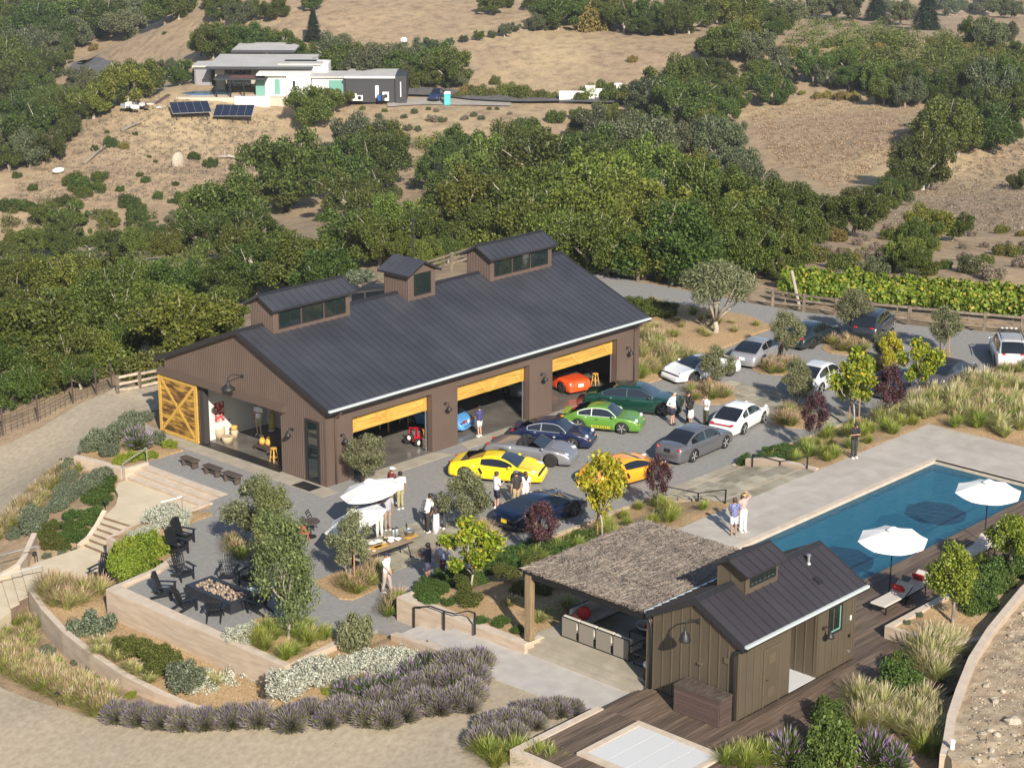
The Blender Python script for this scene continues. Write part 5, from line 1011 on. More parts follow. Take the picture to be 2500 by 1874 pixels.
def C(base, **k): d = dict(base); d.update(k); return d
car('yellow_sports_car', 'bright yellow low supercar in the middle of the court', (6.57, -4.77), -61, body=paint('yellow_paint', (.90, .66, .01)), **PSUP)
car('silver_roadster', 'silver grey open roadster behind the yellow car', (9.62, -4.26), -65, body=paint('silver_grey_paint', (.33, .33, .35), .8, .3, .55), **C(PNEW, roof=None, open_top=(.36, .665), ws=.685, tails='pair', interior='interior_dk', wheel='multi'))
car('navy_classic_coupe', 'glossy navy classic coupe with tan seats behind the silver roadster', (12.25, -3.37), -64, body=paint('navy_paint', (.008, .014, .05)), trim=M['rim'], **C(P911, wing=(.07, .82)))
gcar = car('green_classic_coupe', 'grass green classic coupe with yellow side lettering', (15.88, -3.54), -63, body=paint('green_paint', (.10, .24, .035)), trim=M['white'], **C(P911, wing=(.06, .80), tails='amberpair'))
_f = bpy.data.curves.new('side_lettering', 'FONT'); _f.body = 'PORSCHE'; _f.size = .20; _f.extrude = .002; _f.align_x = 'CENTER'; _f.materials.append(plain('yellow_lettering', (.85, .62, .02), .5)); _f.space_character = 1.25
_f0 = bpy.data.objects.new('side_lettering', _f); _fm = bpy.data.meshes.new_from_object(_f0); bpy.data.objects.remove(_f0); _fo = inst('side_lettering', _fm, gcar); _fo.location = (.05, -.875, .24); _fo.rotation_euler = (math.radians(90), 0, 0)
car('dark_green_sedan', 'large dark green sedan parked by the third garage opening', (19.43, -2.75), -60, body=paint('dark_green_paint', (.008, .05, .035), 1, .25, .3), **C(PSED, wb=3.2, fo=.9, ro=1.15, W=1.92, rw=.37, wheel='dark', trim=M['chrome'], tails='pair'))
car('white_classic_coupe', 'white classic coupe seen from behind beside the standing group', (20.93, -8.48), 10, body=paint('white_paint_gloss', (.80, .80, .78)), **C(P911, tails='bar', tailz=.66))
car('grey_sedan', 'metallic grey four door sedan near the standing group', (16.05, -9.42), 3, body=paint('metal_grey_paint', (.17, .17, .185), .9, .3, .5), **C(PSED, plate=('blackm', .72)))
car('orange_sports_car', 'orange supercar half hidden by a yellow leaved tree', (10.4, -9.45), -8, body=paint('orange_paint', (.85, .34, .015)), **C(PSUP, wheel='dark', tails='pair'))
car('navy_sports_car', 'dark navy sports car with yellow rear plate behind a purple tree', (3.75, -10.1), -3, body=paint('deep_blue_paint', (.006, .014, .045), 1, .25, .3), **C(PSUP, plate=('plate_y', .48), wheel='dark', tails='none'))
car('orange_red_targa', 'orange red boxy sports car inside the third garage opening', (19.88, 3.05), 76, body=paint('orange_red_paint', (.80, .095, .02)), z=.03, group='cars inside the barn', **C(P911, wb=2.45, fo=.75, ro=.8, W=1.65, deck=[(0, .66), (.03, .76), (.12, .80), (.34, .82), (.66, .82), (.8, .78), (.93, .68), (1, .50)], shoulder=[(0, .62), (.04, .74), (.3, .80), (.6, .80), (.8, .80), (.93, .70), (1, .48)], roof=[(.31, .81), (.34, 1.0), (.37, 1.17), (.45, 1.22), (.52, 1.22), (.56, 1.18), (.66, .83)], rws=.365, ws=.555, side=(.37, .65), bp=None, tails='pair', tailz=.66, plate=('plate', .52), heads='none', wheel='dark', fender=.0, roofmat=M['black']))
car('silver_race_car', 'silver car mostly hidden behind the pier of the third opening', (17.35, 4.7), 78, body=paint('race_silver_paint', (.42, .42, .44), .8, .3, .4), z=.03, group='cars inside the barn', **C(P911, tails='round', plate=('plate', .45)))
car('light_blue_coupe', 'light blue vintage coupe with white plate inside the second opening', (10.2, 3.05), 104, body=paint('sky_blue_paint', (.10, .30, .60)), z=.03, group='cars inside the barn', trim=M['chrome'], **C(P911, wb=2.1, fo=.82, ro=1.0, W=1.62, deck=[(0, .34), (.03, .50), (.12, .70), (.24, .82), (.68, .84), (.82, .76), (.93, .58), (1, .38)], shoulder=[(0, .34), (.05, .52), (.15, .70), (.3, .80), (.6, .81), (.75, .82), (.87, .76), (.95, .58), (1, .36)], roof=[(.17, .76), (.25, 1.0), (.36, 1.22), (.45, 1.29), (.52, 1.29), (.58, 1.23), (.68, .85)], plate=('plate', .55), tails='round', tailz=.55, fender=.03))
car('teal_blue_coupe', 'dim blue car deep inside the first garage opening', (6.4, 6.2), 20, body=paint('teal_paint', (.02, .10, .16)), z=.03, group='cars inside the barn', **C(P911))
car('pale_grey_coupe', 'pale grey car in the shade inside the second opening', (16.3, 6.2), 170, body=paint('pale_grey_paint', (.35, .35, .36)), z=.03, group='cars inside the barn', **C(P911, wheel='dark'))
car('white_sports_coupe', 'white sports coupe with red brakes hidden by a round olive tree', (26.85, -1.45), 166, body=paint('pearl_white_paint', (.70, .71, .73)), **C(PSUP, wheel='dark'))
car('silver_modern_coupe', 'silver modern coupe with black rear hatch near the big olive', (31.8, -1.67), 12, body=paint('silver_paint', (.40, .40, .42), .9, .3, .5), **C(PNEW, plate=('plate', .58), wheel='dark', tails='none'))
car('dark_coupe', 'very dark green coupe with silver wheels near the back road', (37.0, -1.75), 5, body=paint('black_green_paint', (.012, .022, .026)), **PNEW)
PSUV = C(PSED, wb=2.9, fo=.9, ro=.95, W=1.95, rw=.38, clear=.24, deck=[(0, .9), (.03, 1.06), (.2, 1.1), (.72, 1.1), (.84, 1.04), (.95, .9), (1, .7)], shoulder=[(0, .86), (.04, 1.02), (.3, 1.04), (.6, 1.03), (.8, 1.0), (.93, .9), (1, .66)], roof=[(.02, 1.06), (.07, 1.35), (.14, 1.60), (.3, 1.68), (.5, 1.68), (.58, 1.60), (.735, 1.09)], ws=.57, rws=.14, side=(.11, .71), bp=.45, tails='pair', tailz=.98)
car('black_suv', 'black sport utility car mostly behind a tall olive tree', (41.0, -3.5), 18, body=paint('black_paint', (.015, .018, .024)), **PSUV)
car('pale_silver_coupe', 'pale silver car with a red tail lamp behind the yellow maple', (29.7, -7.35), 8, body=paint('pale_silver_paint', (.55, .55, .56)), **C(PSED, tails='pair'))
car('grey_convertible', 'dark grey soft top convertible by the tall grass', (35.5, -12.0), 6, body=paint('gun_grey_paint', (.09, .09, .095), .9, .3, .3), roofmat=M['black'], **C(PNEW, tails='none'))
car('white_suv', 'white and navy utility car with a loaded roof rack at the right edge', (41.5, -12.35), 35, body=paint('suv_white_paint', (.70, .69, .68)), rack=True, lower=M['blackm'], **C(PSUV, plate=('plate', .62)))
car('shaded_coupe', 'dark car under the purple plum near the grass strip', (32.0, -10.9), 5, body=paint('slate_paint', (.04, .05, .075)), **PNEW)
car('offroad_wagon', 'white boxy wagon with black top behind the barn roof', (25.0, 25.2), 160, body=paint('wagon_white_paint', (.74, .76, .77)), roofmat=M['black'], rack=True, z=gz(25, 25.2)+.05, group=None, **C(PSUV, roof=[(.03, 1.06), (.05, 1.5), (.08, 1.82), (.3, 1.88), (.6, 1.88), (.64, 1.80), (.69, 1.12)], ws=.64, rws=.08, side=(.08, .66), gx=.82))
_pp = hit(*z2(625, 640))
car('blue_pickup', 'dark blue pickup on the far driveway beside the green cabin', (_pp.x, _pp.y), -150, body=paint('pickup_blue', (.015, .03, .10)), z=_pp.z+.15, group=None, **C(PSUV, wb=3.6, fo=1.0, ro=1.3, roof=[(.36, 1.06), (.37, 1.5), (.40, 1.78), (.5, 1.84), (.58, 1.82), (.61, 1.74), (.71, 1.1)], ws=.6, rws=.39, side=(.40, .69)))
# ================================================================ people
_cm = {}
def cloth(c, r=.85):
	k = tuple(c)
	if k not in _cm: _cm[k] = pm('cloth_%02d' % len(_cm), c, tuple(min(1, q*1.18) for q in c), 9, r)
	return _cm[k]
SKIN = [plain('skin_fair', (.52, .30, .205), .5), plain('skin_tan', (.38, .205, .125), .5), plain('skin_brown', (.20, .105, .06), .5)]
HAIR = dict(dark=plain('dark_hair', (.014, .010, .008), .5), brown=plain('brown_hair', (.06, .035, .02), .5), grey=plain('grey_hair', (.35, .33, .31), .6))
SHADES = plain('sunglass_lens', (.01, .01, .012), .1)
def person(label, loc, hd, H=1.76, skin=0, top=(.7, .7, .68), bottom=(.3, .26, .2), shorts=False, skirt=None, hair='dark', long_hair=False, cap=None, bald=False, shoes=(.7, .7, .68), lean=0.0, step=.0, larm='down', rarm='down', sleeve=.5, turn=0.0, fem=False, look=0.0, group=None, glasses=False, band=None):
	t = thing('person', label, 'person', loc, math.radians(hd), group); k = H/1.75; ln = Matrix.Rotation(lean, 3, 'Y'); pv = Vector((0, 0, .94))
	U = lambda q: pv+ln@(Vector(q)-pv)
	sw = .175 if fem else .20
	J = dict(pel=Vector((0, 0, .95)), waist=U((0, 0, 1.09)), chest=U((0, 0, 1.29)), neck=U((0, 0, 1.47)))
	hr = Matrix.Rotation(turn, 3, 'Z') @ Matrix.Rotation(lean*.6+look, 3, 'Y'); nk = J['neck']
	HD = lambda q: nk+hr@Vector(q)
	J['hb'] = HD((.012, 0, .07)); J['hm'] = HD((.03, 0, .15)); J['ht'] = HD((.022, 0, .24)); J['nose'] = HD((.135, 0, .145))
	arms = {}
	for s, pose in ((1, larm), (-1, rarm)):
		sh = U((0, s*sw, 1.415))
		P = {'down': ((-.03, s*(sw+.05), 1.14), (.03, s*(sw+.05), .89)), 'hip': ((-.10, s*(sw+.20), 1.16), (.05, s*(sw-.02), 1.0)), 'phone': ((.03, s*(sw+.06), 1.15), (.27, s*.08, 1.22)), 'hold': ((.02, s*(sw+.07), 1.14), (.26, s*.13, 1.20)),
			 'face': ((.16, s*(sw+.07), 1.30), (.13, s*.09, 1.60)), 'cross': ((.05, s*(sw+.05), 1.16), (.18, -s*.07, 1.20)), 'reach': ((.18, s*sw, 1.22), (.40, s*.12, 1.16)), 'up': ((.02, s*(sw+.18), 1.56), (.04, s*.14, 1.74)), 'low': ((.10, s*sw, 1.17), (.20, s*.10, .97))}[pose]
		arms[s] = (sh, U(P[0]), U(P[1]))
	V = []; E = []; Rd = []
	def vx(p, r): V.append(Vector(p)*k); Rd.append(r*k); return len(V)-1
	def ch(a, pts):
		for p, r in pts: b = vx(p, r); E.append((a, b)); a = b
		return a
	root = vx(J['pel'], .115); up = ch(root, [(J['waist'], .105), (J['chest'], .125), (J['neck'], .058), (J['hb'], .06), (J['hm'], .088), (J['ht'], .066)])
	E.append((up-1, vx(J['nose'], .016)))
	ci = 2
	legs = {}
	for s in (1, -1):
		fx = step*s; kn = Vector((fx*.55+.03, s*.095, .49)); an = Vector((fx, s*.10, .09)); hp = Vector((0, s*.09, .90)); legs[s] = (hp, kn, an)
		ch(root, [(hp, .085), (kn, .055), (an, .038), (an+Vector((.12, 0, -.05)), .03)])
		a, b, c = arms[s]; w = ch(ci, [(a, .05), (b, .038), (c, .026)]); d = (c-b).normalized(); sd = Vector((0, 0, 1)) if abs(d.z) < .7 else Vector((1, 0, 0)); pm_ = c+d*.07; ph = vx(pm_, .024); E.append((w, ph)); sd = (sd-d*sd.dot(d)).normalized()
		for q, L in ((-.030, .055), (-.010, .07), (.010, .066), (.030, .05)): ch(ph, [(pm_+d*.02+sd*q, .0085), (pm_+d*(.02+L)+sd*q*1.15-Vector((0, s*.015, 0)), .007)])
		ch(w, [(c+d*.035+sd*.038, .010), (c+d*.075+sd*.055, .009)])
	me = bpy.data.meshes.new('body'); me.from_pydata([tuple(v) for v in V], E, []); me.materials.append(SKIN[skin])
	bo = inst('body', me, t); md = bo.modifiers.new('skin', 'SKIN'); md.use_smooth_shade = True
	for i, sv in enumerate(me.skin_vertices[0].data): sv.radius = (Rd[i], Rd[i]); sv.use_root = (i == 0)
	bo.modifiers.new('sub', 'SUBSURF').levels = 1; bo.modifiers['sub'].render_levels = 1
	# clothes follow the same joints
	def ring(c, rx, ry, M3=None, n=14): return [(Vector(c)+((M3 or Matrix.Identity(3))@Vector((rx*math.cos(2*math.pi*i/n), ry*math.sin(2*math.pi*i/n), 0))))*k for i in range(n)]
	mb = MB(); g = .0 if not fem else -.012; b0 = .90 if not fem else .98
	mb.loft([ring(U((0, 0, b0)), .125+g, .175+g, ln), ring(U((0, 0, 1.0)), .125+g, .172+g, ln), ring(U((0, 0, 1.12)), .118+g*1.5, .165+g*1.6, ln), ring(U((.005, 0, 1.28)), .132, .190+g, ln), ring(U((0, 0, 1.39)), .115, .205+g, ln), ring(U((0, 0, 1.45)), .085, .15, ln), ring(U((.0, 0, 1.49)), .062, .075, ln)])
	for s in (1, -1):
		a, b, c = arms[s]; p = [U((0, s*(sw-.06), 1.41)), a, a.lerp(b, .5)]+([a.lerp(b, .85)] if sleeve <= .6 else [b, b.lerp(c, .85)]); r = [.07, .072, .064]+([.06] if sleeve <= .6 else [.055, .042])
		mb.tube([q*k for q in p], [q*k for q in r], 10)
	mb.build('shirt', top if isinstance(top, bpy.types.Material) else cloth(top), t, True)
	if skirt:
		mb = MB(); L = skirt; mb.loft([ring((0, 0, 1.02), .115, .15), ring((0, 0, .90), .145, .18), ring((.01, 0, .90-L*.5), .16, .20), ring((.02, 0, .90-L), .19, .235)]); mb.build('skirt', cloth(bottom), t, True)
	else:
		mb = MB(); mb.loft([ring((0, 0, 1.03), .115, .152), ring((0, 0, .95), .125, .172), ring((0, 0, .86), .115, .165), ring((0, 0, .81), .07, .11)])
		for s in (1, -1):
			hp, kn, an = legs[s]; en = [(hp+Vector((0, 0, .03)), .10), (hp.lerp(kn, .5), .09)]+([(kn+Vector((0, 0, .05)), .092)] if shorts else [(kn, .074), (kn.lerp(an, .6), .066), (an-Vector((0, 0, .02)), .068 if not fem else .10)])
			mb.tube([q*k for q, r in en], [r*k for q, r in en], 10)
		mb.build('shorts' if shorts else 'trousers', cloth(bottom), t, True)
	for s in (1, -1):
		an = legs[s][2]; mb = MB(); mb.ball((an+Vector((.055, 0, -.045)))*k, (.135*k, .05*k, .045*k), 10, 6); mb.box((an+Vector((.05, 0, -.078)))*k, (.25*k, .085*k, .02*k)); mb.build('shoe', cloth(shoes, .6), t, True)
	c = HD((.018, 0, .155))*k
	if cap is not None:
		mb = MB(); mb.loft([[c+hr@Vector((math.cos(2*math.pi*i/14)*rr*k*1.08, math.sin(2*math.pi*i/14)*rr*k, z*k)) for i in range(14)] for rr, z in ((.103, .02), (.105, .06), (.085, .105), (.04, .125))]); mb.box(c+hr@Vector((.13, 0, .03))*k, (.12*k, .15*k, .015*k), hd*0); mb.build('cap', cloth(cap), t, True)
	if not bald:
		mb = MB(); z0 = .02 if cap is None else -.03
		mb.loft([[c+hr@Vector(((math.cos(2*math.pi*i/14)*rr-.022)*k, math.sin(2*math.pi*i/14)*rr*k, z*k)) for i in range(14)] for rr, z in (((.086, -.06), (.100, .0), (.102, .05), (.085, .10), (.04, .122)) if cap is None else ((.084, -.06), (.094, .0), (.094, .03)))])
		if long_hair: mb.tube([c+hr@Vector((-.075, 0, .02))*k, c+hr@Vector((-.11, 0, -.14))*k, c+hr@Vector((-.10, 0, -.34))*k], [.085*k, .10*k, .05*k], 10)
		mb.build('hair', HAIR[hair], t, True)
	for s in (1, -1): MB().ball(HD((.112, s*.034, .165))*k, .013*k if not glasses else .024*k, 6, 4).build('eye' if not glasses else 'sunglass_lens', SHADES, t, True); MB().ball(HD((.02, s*.092, .15))*k, (.02*k, .012*k, .03*k), 6, 4).build('ear', SKIN[skin], t, True)
	MB().box(HD((.112, 0, .098))*k, (.012*k, .045*k, .012*k)).build('mouth', plain('lip', (.30, .10, .08)) if 'lip' not in bpy.data.materials else bpy.data.materials['lip'], t)
	if band: MB().loft([[c+hr@Vector((math.cos(2*math.pi*i/14)*.108*k, math.sin(2*math.pi*i/14)*.104*k, z*k)) for i in range(14)] for z in (.05, .085)]).build('head_scarf', cloth(band), t, True)
	t['wr'] = [float(q) for q in (Matrix.Rotation(math.radians(hd), 3, 'Z')@(arms[-1][2]*k)+Vector(loc))]
	return t
def P(f, u, v, z=0.0): return tuple(at(*f(u, v), z))
WHT = (.74, .73, .71)
person('boy in navy blue shirt and pale shorts at the second garage opening', P(zC, 1895, 530, .025), 95, 1.66, 0, (.05, .045, .16), (.52, .51, .50), shorts=True, rarm='low', larm='low')
person('person in maroon shirt and white cap holding a cup behind the parasol', P(zC, 910, 1285), -10, 1.78, 0, (.16, .025, .03), (.35, .30, .16), cap=(.7, .69, .66), rarm='hold', bald=False, hair='brown')
person('man in white shirt and khaki trousers seen from behind by the parasol', P(zC, 1005, 1345), 80, 1.82, 1, WHT, (.30, .27, .15), hair='dark', larm='down')
person('man in navy shirt and pale trousers at the buffet table', P(zT, 985, 415), 60, 1.78, 0, (.014, .018, .035), (.55, .52, .47), hair='brown', larm='reach', shoes=(.6, .58, .55))
person('person in grey shirt and brown trousers under the parasol edge', P(zT, 1090, 335), 70, 1.78, 1, (.34, .33, .36), (.26, .20, .165), shoes=(.55, .5, .42), larm='cross')
person('man in white shirt and black trousers leaning forward to talk', P(zV, 710, 850), -20, 1.84, 1, WHT, (.03, .022, .026), lean=.32, rarm='reach', larm='low', sleeve=.9)
person('woman with long dark hair and long white skirt facing away', P(zV, 830, 860), 120, 1.66, 1, (.06, .045, .045), (.66, .64, .68), skirt=.80, long_hair=True, fem=True, larm='low')
person('person in dark cap beside the olive behind the white skirted woman', P(zV, 905, 800), 200, 1.76, 2, (.20, .22, .25), (.05, .05, .06), cap=(.02, .02, .025), larm='hold')
person('man in cream shirt and dark cap walking on the gravel', P(zT, 1075, 1140), -75, 1.78, 0, (.74, .72, .66), (.33, .27, .235), cap=(.02, .02, .045), step=.14, rarm='low', shoes=(.5, .48, .5), glasses=True)
person('person in dark clothes and shorts in the maple shade', P(zT, 1610, 1000), 110, 1.74, 1, (.045, .04, .075), (.055, .05, .09), shorts=True, shoes=(.10, .03, .03), larm='reach', rarm='reach')
person('person in pale blue shirt bending over a white bucket', P(zT, 1800, 960), 150, 1.70, 0, (.42, .44, .62), (.10, .03, .03), lean=.35, larm='low', rarm='low')
person('man in white polo shirt raising a hand to his face by the yellow car', P(zY, 580, 690), -15, 1.80, 0, (.68, .67, .74), (.015, .016, .03), shorts=True, larm='face', rarm='hold', hair='brown', shoes=(.7, .66, .62))
person('man in dark grey shirt and blue cap seen from behind', P(zY, 765, 680), 75, 1.80, 0, (.035, .03, .028), (.34, .25, .14), cap=(.10, .12, .16), rarm='down')
person('person in white and orange clothes beside the dark grey shirt man', P(zY, 850, 660), 60, 1.66, 0, (.70, .69, .67), (.6, .58, .55), fem=True, long_hair=True, hair='brown')
person('older man in loose white shirt and navy shorts with hand on hip', P(zP, 270, 705), -80, 1.80, 0, WHT, (.02, .022, .05), shorts=True, rarm='hip', larm='down', bald=True, sleeve=.9, shoes=(.02, .02, .02), look=.4)
person('man in black shirt and black cap facing the camera', P(zP, 520, 700), -70, 1.82, 0, (.016, .016, .02), (.02, .03, .07), cap=(.015, .015, .018), rarm='low', larm='cross')
person('woman in black top and white skirt looking at her camera', P(zP, 570, 735), 100, 1.62, 1, (.018, .018, .018), (.72, .70, .64), skirt=.36, long_hair=True, fem=True, larm='phone', rarm='phone')
person('man in white shirt and dark green trousers with folded arms', P(zP, 815, 740), 165, 1.76, 0, WHT, (.05, .055, .03), larm='cross', rarm='cross', hair='brown')
person('man all in black with a camera at the edge of the pool deck', P(z6, 1115, 1308, 1.0), -110, 1.78, 0, (.012, .012, .014), (.03, .032, .035), larm='phone', rarm='phone', shoes=(.66, .63, .58), look=.5)
M['floral'] = pm('blue_floral_cloth', (.20, .22, .40), (.07, .08, .17), 14, .85, lo=.5, hi=.56)
M['pinkflower'] = pm('pink_floral_cloth', (.62, .38, .34), (.30, .16, .16), 22, .85, lo=.5, hi=.6)
def zM(x, y): return (1700+x*.08443, 1180+y*.08443)
person('man in blue floral shirt and white shorts with back to the camera', P(zM, 1080, 1510, 1.0), 60, 1.72, 1, M['floral'], (.64, .62, .64), shorts=True, hair='brown', shoes=(.25, .24, .22), larm='low')
person('woman in pink top and white trousers lifting a hand to her hair', P(zM, 1335, 1375, 1.0), -110, 1.74, 0, M['pinkflower'], (.78, .77, .75), hair='brown', long_hair=True, fem=True, larm='up', glasses=True, band=(.62, .42, .12), shoes=(.7, .68, .66))
person('man in white shirt and khaki shorts standing inside the barn', P(lambda x, y: (360+x*.27746, 760+y*.27746), 985, 1085, .03), 200, 1.78, 0, WHT, (.42, .36, .27), shorts=True, shoes=(.7, .7, .7), hair='grey', larm='cross')
person('woman in long yellow dress inside the barn', P(lambda x, y: (360+x*.27746, 760+y*.27746), 1100, 1050, .03), 120, 1.7, 0, (.48, .42, .14), (.50, .44, .15), skirt=.78, fem=True, long_hair=True)
t = thing('bucket', 'white bucket held by the bending person', 'bucket', P(zT, 1880, 900, .35)); MB().lathe([(.12, 0), (.16, .32), (.17, .32), (.155, .30), (.11, .02), (0, .02)], (0, 0, .0), 14).build('bucket_body', M['white'], t, True); MB().tube([(-.16, 0, .31), (-.1, 0, .45), (.1, 0, .45), (.16, 0, .31)], .008, 5).build('handle', M['galv'], t)
# ================================================================ furniture and small things
def adirondack(label, loc, hd, group='black adirondack chairs', mat='blackpl'):
	t = thing('adirondack_chair', label, 'chair', loc, hd, group); m = M[mat]
	for k in range(5): MB().box((-.02+k*.095-.19, 0, .36+.035*k-.075), (.085, .52, .022), 0, ('Y', -.24)).build('seat_slat', m, t)
	for k in range(6):
		a = (k-2.5); h = .92-abs(a)*.035; b = Vector((-.26, a*.085, .27)); d = Vector((-.34, a*.022, .94)).normalized(); MB().bar(b, b+d*h, .022, .08).build('back_slat', m, t)
	MB().bar((-.36, -.24, .52), (-.36, .24, .52), .02, .07).build('back_rail', m, t); MB().bar((-.52, -.25, .92), (-.52, .25, .92), .02, .06).build('back_rail', m, t)
	for s in (-1, 1):
		MB().box((-.06, s*.36, .575), (.74, .14, .025)).build('arm', m, t); MB().box((.25, s*.30, .28), (.10, .03, .57)).build('front_leg', m, t); MB().bar((.28, s*.27, .36), (-.62, s*.27, .05), .03, .12).build('rear_leg', m, t)
	MB().box((.29, 0, .34), (.025, .58, .12)).build('front_apron', m, t)
	return t
FT = Vector((-11.95, -7.0, 0))
def fire_chair(label, u, v, tgt=FT, hd=None):
	p = at(*z7(u, v), 0); d = tgt-p; adirondack(label, (p.x, p.y, 0), math.atan2(d.y, d.x) if hd is None else hd)
fire_chair('black adirondack chair at the far left corner of the fire table', 1185, 445); fire_chair('black adirondack chair seen from the side left of the fire table', 1075, 565)
fire_chair('black adirondack chair with its back to the camera at the fire table front', 1205, 640); fire_chair('black adirondack chair nearest the long beige wall', 1385, 695)
fire_chair('black adirondack chair facing the camera behind the fire table', 1470, 455); fire_chair('black adirondack chair in the tree shade behind the fire table', 1600, 480); fire_chair('black adirondack chair at the right end of the fire table under the oak', 1655, 655)
fire_chair('upper black adirondack chair beside the white bush', 1190, 215, hd=math.radians(-75)); fire_chair('lower black adirondack chair beside the bright green shrub', 1150, 285, hd=math.radians(-80))
p = at(*z7(640, 455), -1.4); adirondack('lone black adirondack chair on the lower tan path', (p.x, p.y, -1.4), math.radians(195), None)
t = thing('fire_table', 'long dark fire pit table filled with pale stones', 'fire pit', FT)
mb = MB(); w, l, h = .68, 1.45, .46
for a, b in (((-w, -l, 0), (-w+.2, l, h)), ((w-.2, -l, 0), (w, l, h)), ((-w+.2, -l, 0), (w-.2, -l+.2, h)), ((-w+.2, l-.2, 0), (w-.2, l, h))): mb.b2(a, b)
mb.b2((-w+.2, -l+.2, .3), (w-.2, l-.2, .38)); mb.build('table_body', M['firetbl'], t)
rnd = random.Random(2); rk = MB(); rk.ball((0, 0, 0), (.055, .04, .035), 6, 4); rme = rk.mesh('fire_stone', M['ember'], True)
for k in range(150): inst('fire_stone', rme, t, (rnd.uniform(-w+.25, w-.25), rnd.uniform(-l+.25, l-.25), .40+rnd.random()*.05), (rnd.random()*6, rnd.random()*6, rnd.random()*6), rnd.uniform(.7, 1.9))
p = at(*z7(1600, 520), .46); t = thing('glass_tray', 'clear glass tray on the corner of the fire table', 'tray', (p.x+.1, p.y, .465)); MB().lathe([(.1, 0), (.16, .06), (.165, .06), (.1, .01), (0, .01)], (0, 0, 0), 14).build('tray_body', plain('pale_glass', (.55, .58, .62), .08), t, True)
# benches by the gable
for (x, y), s in (((-2.6, 7.0), 'farthest left'), ((-2.6, 5.25), 'middle'), ((-2.62, 3.75), 'rightmost, partly behind the olive')):
	t = thing('timber_bench', 'low dark timber bench, %s of three before the open gable' % s, 'bench', (x, y, 0), 0, 'dark benches on the terrace'); MB().b2((-.2, -.55, .38), (.2, .55, .45)).build('seat', M['dark_wood'], t)
	for q in (-.38, .38): MB().b2((-.17, q-.05, 0), (.17, q+.05, .38)).build('leg', M['dark_wood'], t)
	MB().b2((-.03, -.33, .12), (.03, .33, .22)).build('stretcher', M['dark_wood'], t)
tag(inst('door_mat', MB().box((-.62, .75, .032), (.75, 1.25, .02)).mesh('door_mat', M['black'])), 'black door mat before the narrow glass door', 'mat')
# buffet table and what stands on it
bq = at(*zT(1130, 520), .76); ba = at(*zT(860, 655), .76); bb_ = at(*zT(1430, 460), .76); bd = (bb_-ba); bl = bd.length; ba_ = math.atan2(bd.y, bd.x); bw = .75
bc = (ba+bb_)/2+Vector((-math.sin(ba_), math.cos(ba_), 0))*(bw/2)
t = thing('buffet_table', 'long folding buffet table with food and flasks', 'table', (bc.x, bc.y, 0), ba_)
bdm = pm('plywood_top', (.24, .175, .11), (.33, .25, .165), 2, .6, stretch=(.5, 8, 1))
for k in range(5): MB().b2((-bl/2, -bw/2+k*bw/5+.003, .735), (bl/2, -bw/2+(k+1)*bw/5-.003, .76)).build('top_board', bdm, t)
for s in (-1, 1):
	for u in (-1, 1): MB().bar((s*bl*.36, u*.3, .735), (s*bl*.44, u*.33, 0), .035).build('leg', M['blackm'], t)
MB().b2((-bl/2+.05, -bw/2+.01, .66), (bl/2-.05, -bw/2+.04, .734)).build('apron', M['black'], t)
def food(name, label, cat, px_, prof, mat, n=14, lid=None):
	q = at(*zT(*px_), .76); q = (q.x, q.y, .761); o = thing(name, label, cat, q); MB().lathe(prof, (0, 0, 0), n).build(name+'_body', mat, o, True)
	if lid: MB().lathe(lid[0], (0, 0, 0), n).build('lid', lid[1], o, True)
	return o
BOWL = [(.06, 0), (.11, .09), (.15, .12), (.155, .12), (.12, .08), (0, .03)]
food('bowl', 'white bowl nearest the flasks on the buffet', 'bowl', (1135, 465), BOWL, M['white']); food('bowl', 'second white bowl in front on the buffet', 'bowl', (1130, 500), BOWL, M['white']); food('bowl', 'cream bowl right of the white bowls on the buffet', 'bowl', (1220, 475), BOWL, M['canvas'])
FL = [(.075, 0), (.08, .02), (.08, .26), (.05, .31), (0, .31)]; LD = ([(.055, .31), (.06, .36), (0, .38)], M['black'])
food('flask', 'left steel coffee flask on the buffet', 'flask', (1160, 410), FL, M['galv'], 14, LD); food('flask', 'right steel coffee flask on the buffet', 'flask', (1205, 400), FL, M['galv'], 14, LD)
food('drinks_tub', 'round galvanised tub of ice and bottles', 'tub', (1365, 400), [(.2, 0), (.25, .24), (.26, .24), (.23, .2), (0, .19)], M['galv'], 18)
food('wine_bottle', 'dark bottle standing in the galvanised tub', 'bottle', (1330, 375), [(.038, .15), (.038, .38), (.014, .44), (.014, .52), (0, .52)], plain('dark_bottle_glass', (.01, .02, .012), .1))
food('wicker_basket', 'small tan basket of rolls on the buffet', 'basket', (1075, 450), [(.1, 0), (.13, .08), (.14, .08), (.1, .05), (0, .06)], M['basket'])
for (u, v), s in (((930, 555), 'long wooden serving board on the buffet'), ((1000, 545), 'second wooden serving board on the buffet'), ((1390, 420), 'wooden serving board under the tub')):
	q = at(*zT(u, v), .76); tag(inst('serving_board', MB().box((0, 0, .012), (.62, .26, .022)).mesh('serving_board', M['yellow_wood']), None, (q.x, q.y, .761), (0, 0, ba_)), s, 'serving board')
for k, (u, v) in enumerate(((845, 590), (910, 605), (1040, 500))): food('bread_loaf', ['round loaf at the near end of the buffet', 'flat loaf at the buffet edge', 'loaf beside the basket'][k], 'bread', (u, v), [(.09, 0), (.11, .03), (.08, .07), (0, .085)], M['basket'])
for (u, v), s in (((960, 480), 'stack of white napkins on the buffet'), ((885, 500), 'white paper tray on the buffet')):
	q = at(*zT(u, v), .76); tag(inst('paper_stack', MB().box((0, 0, .025), (.34, .24, .045)).mesh('paper_stack', M['white']), None, (q.x, q.y, .761), (0, 0, ba_)), s, 'paper')
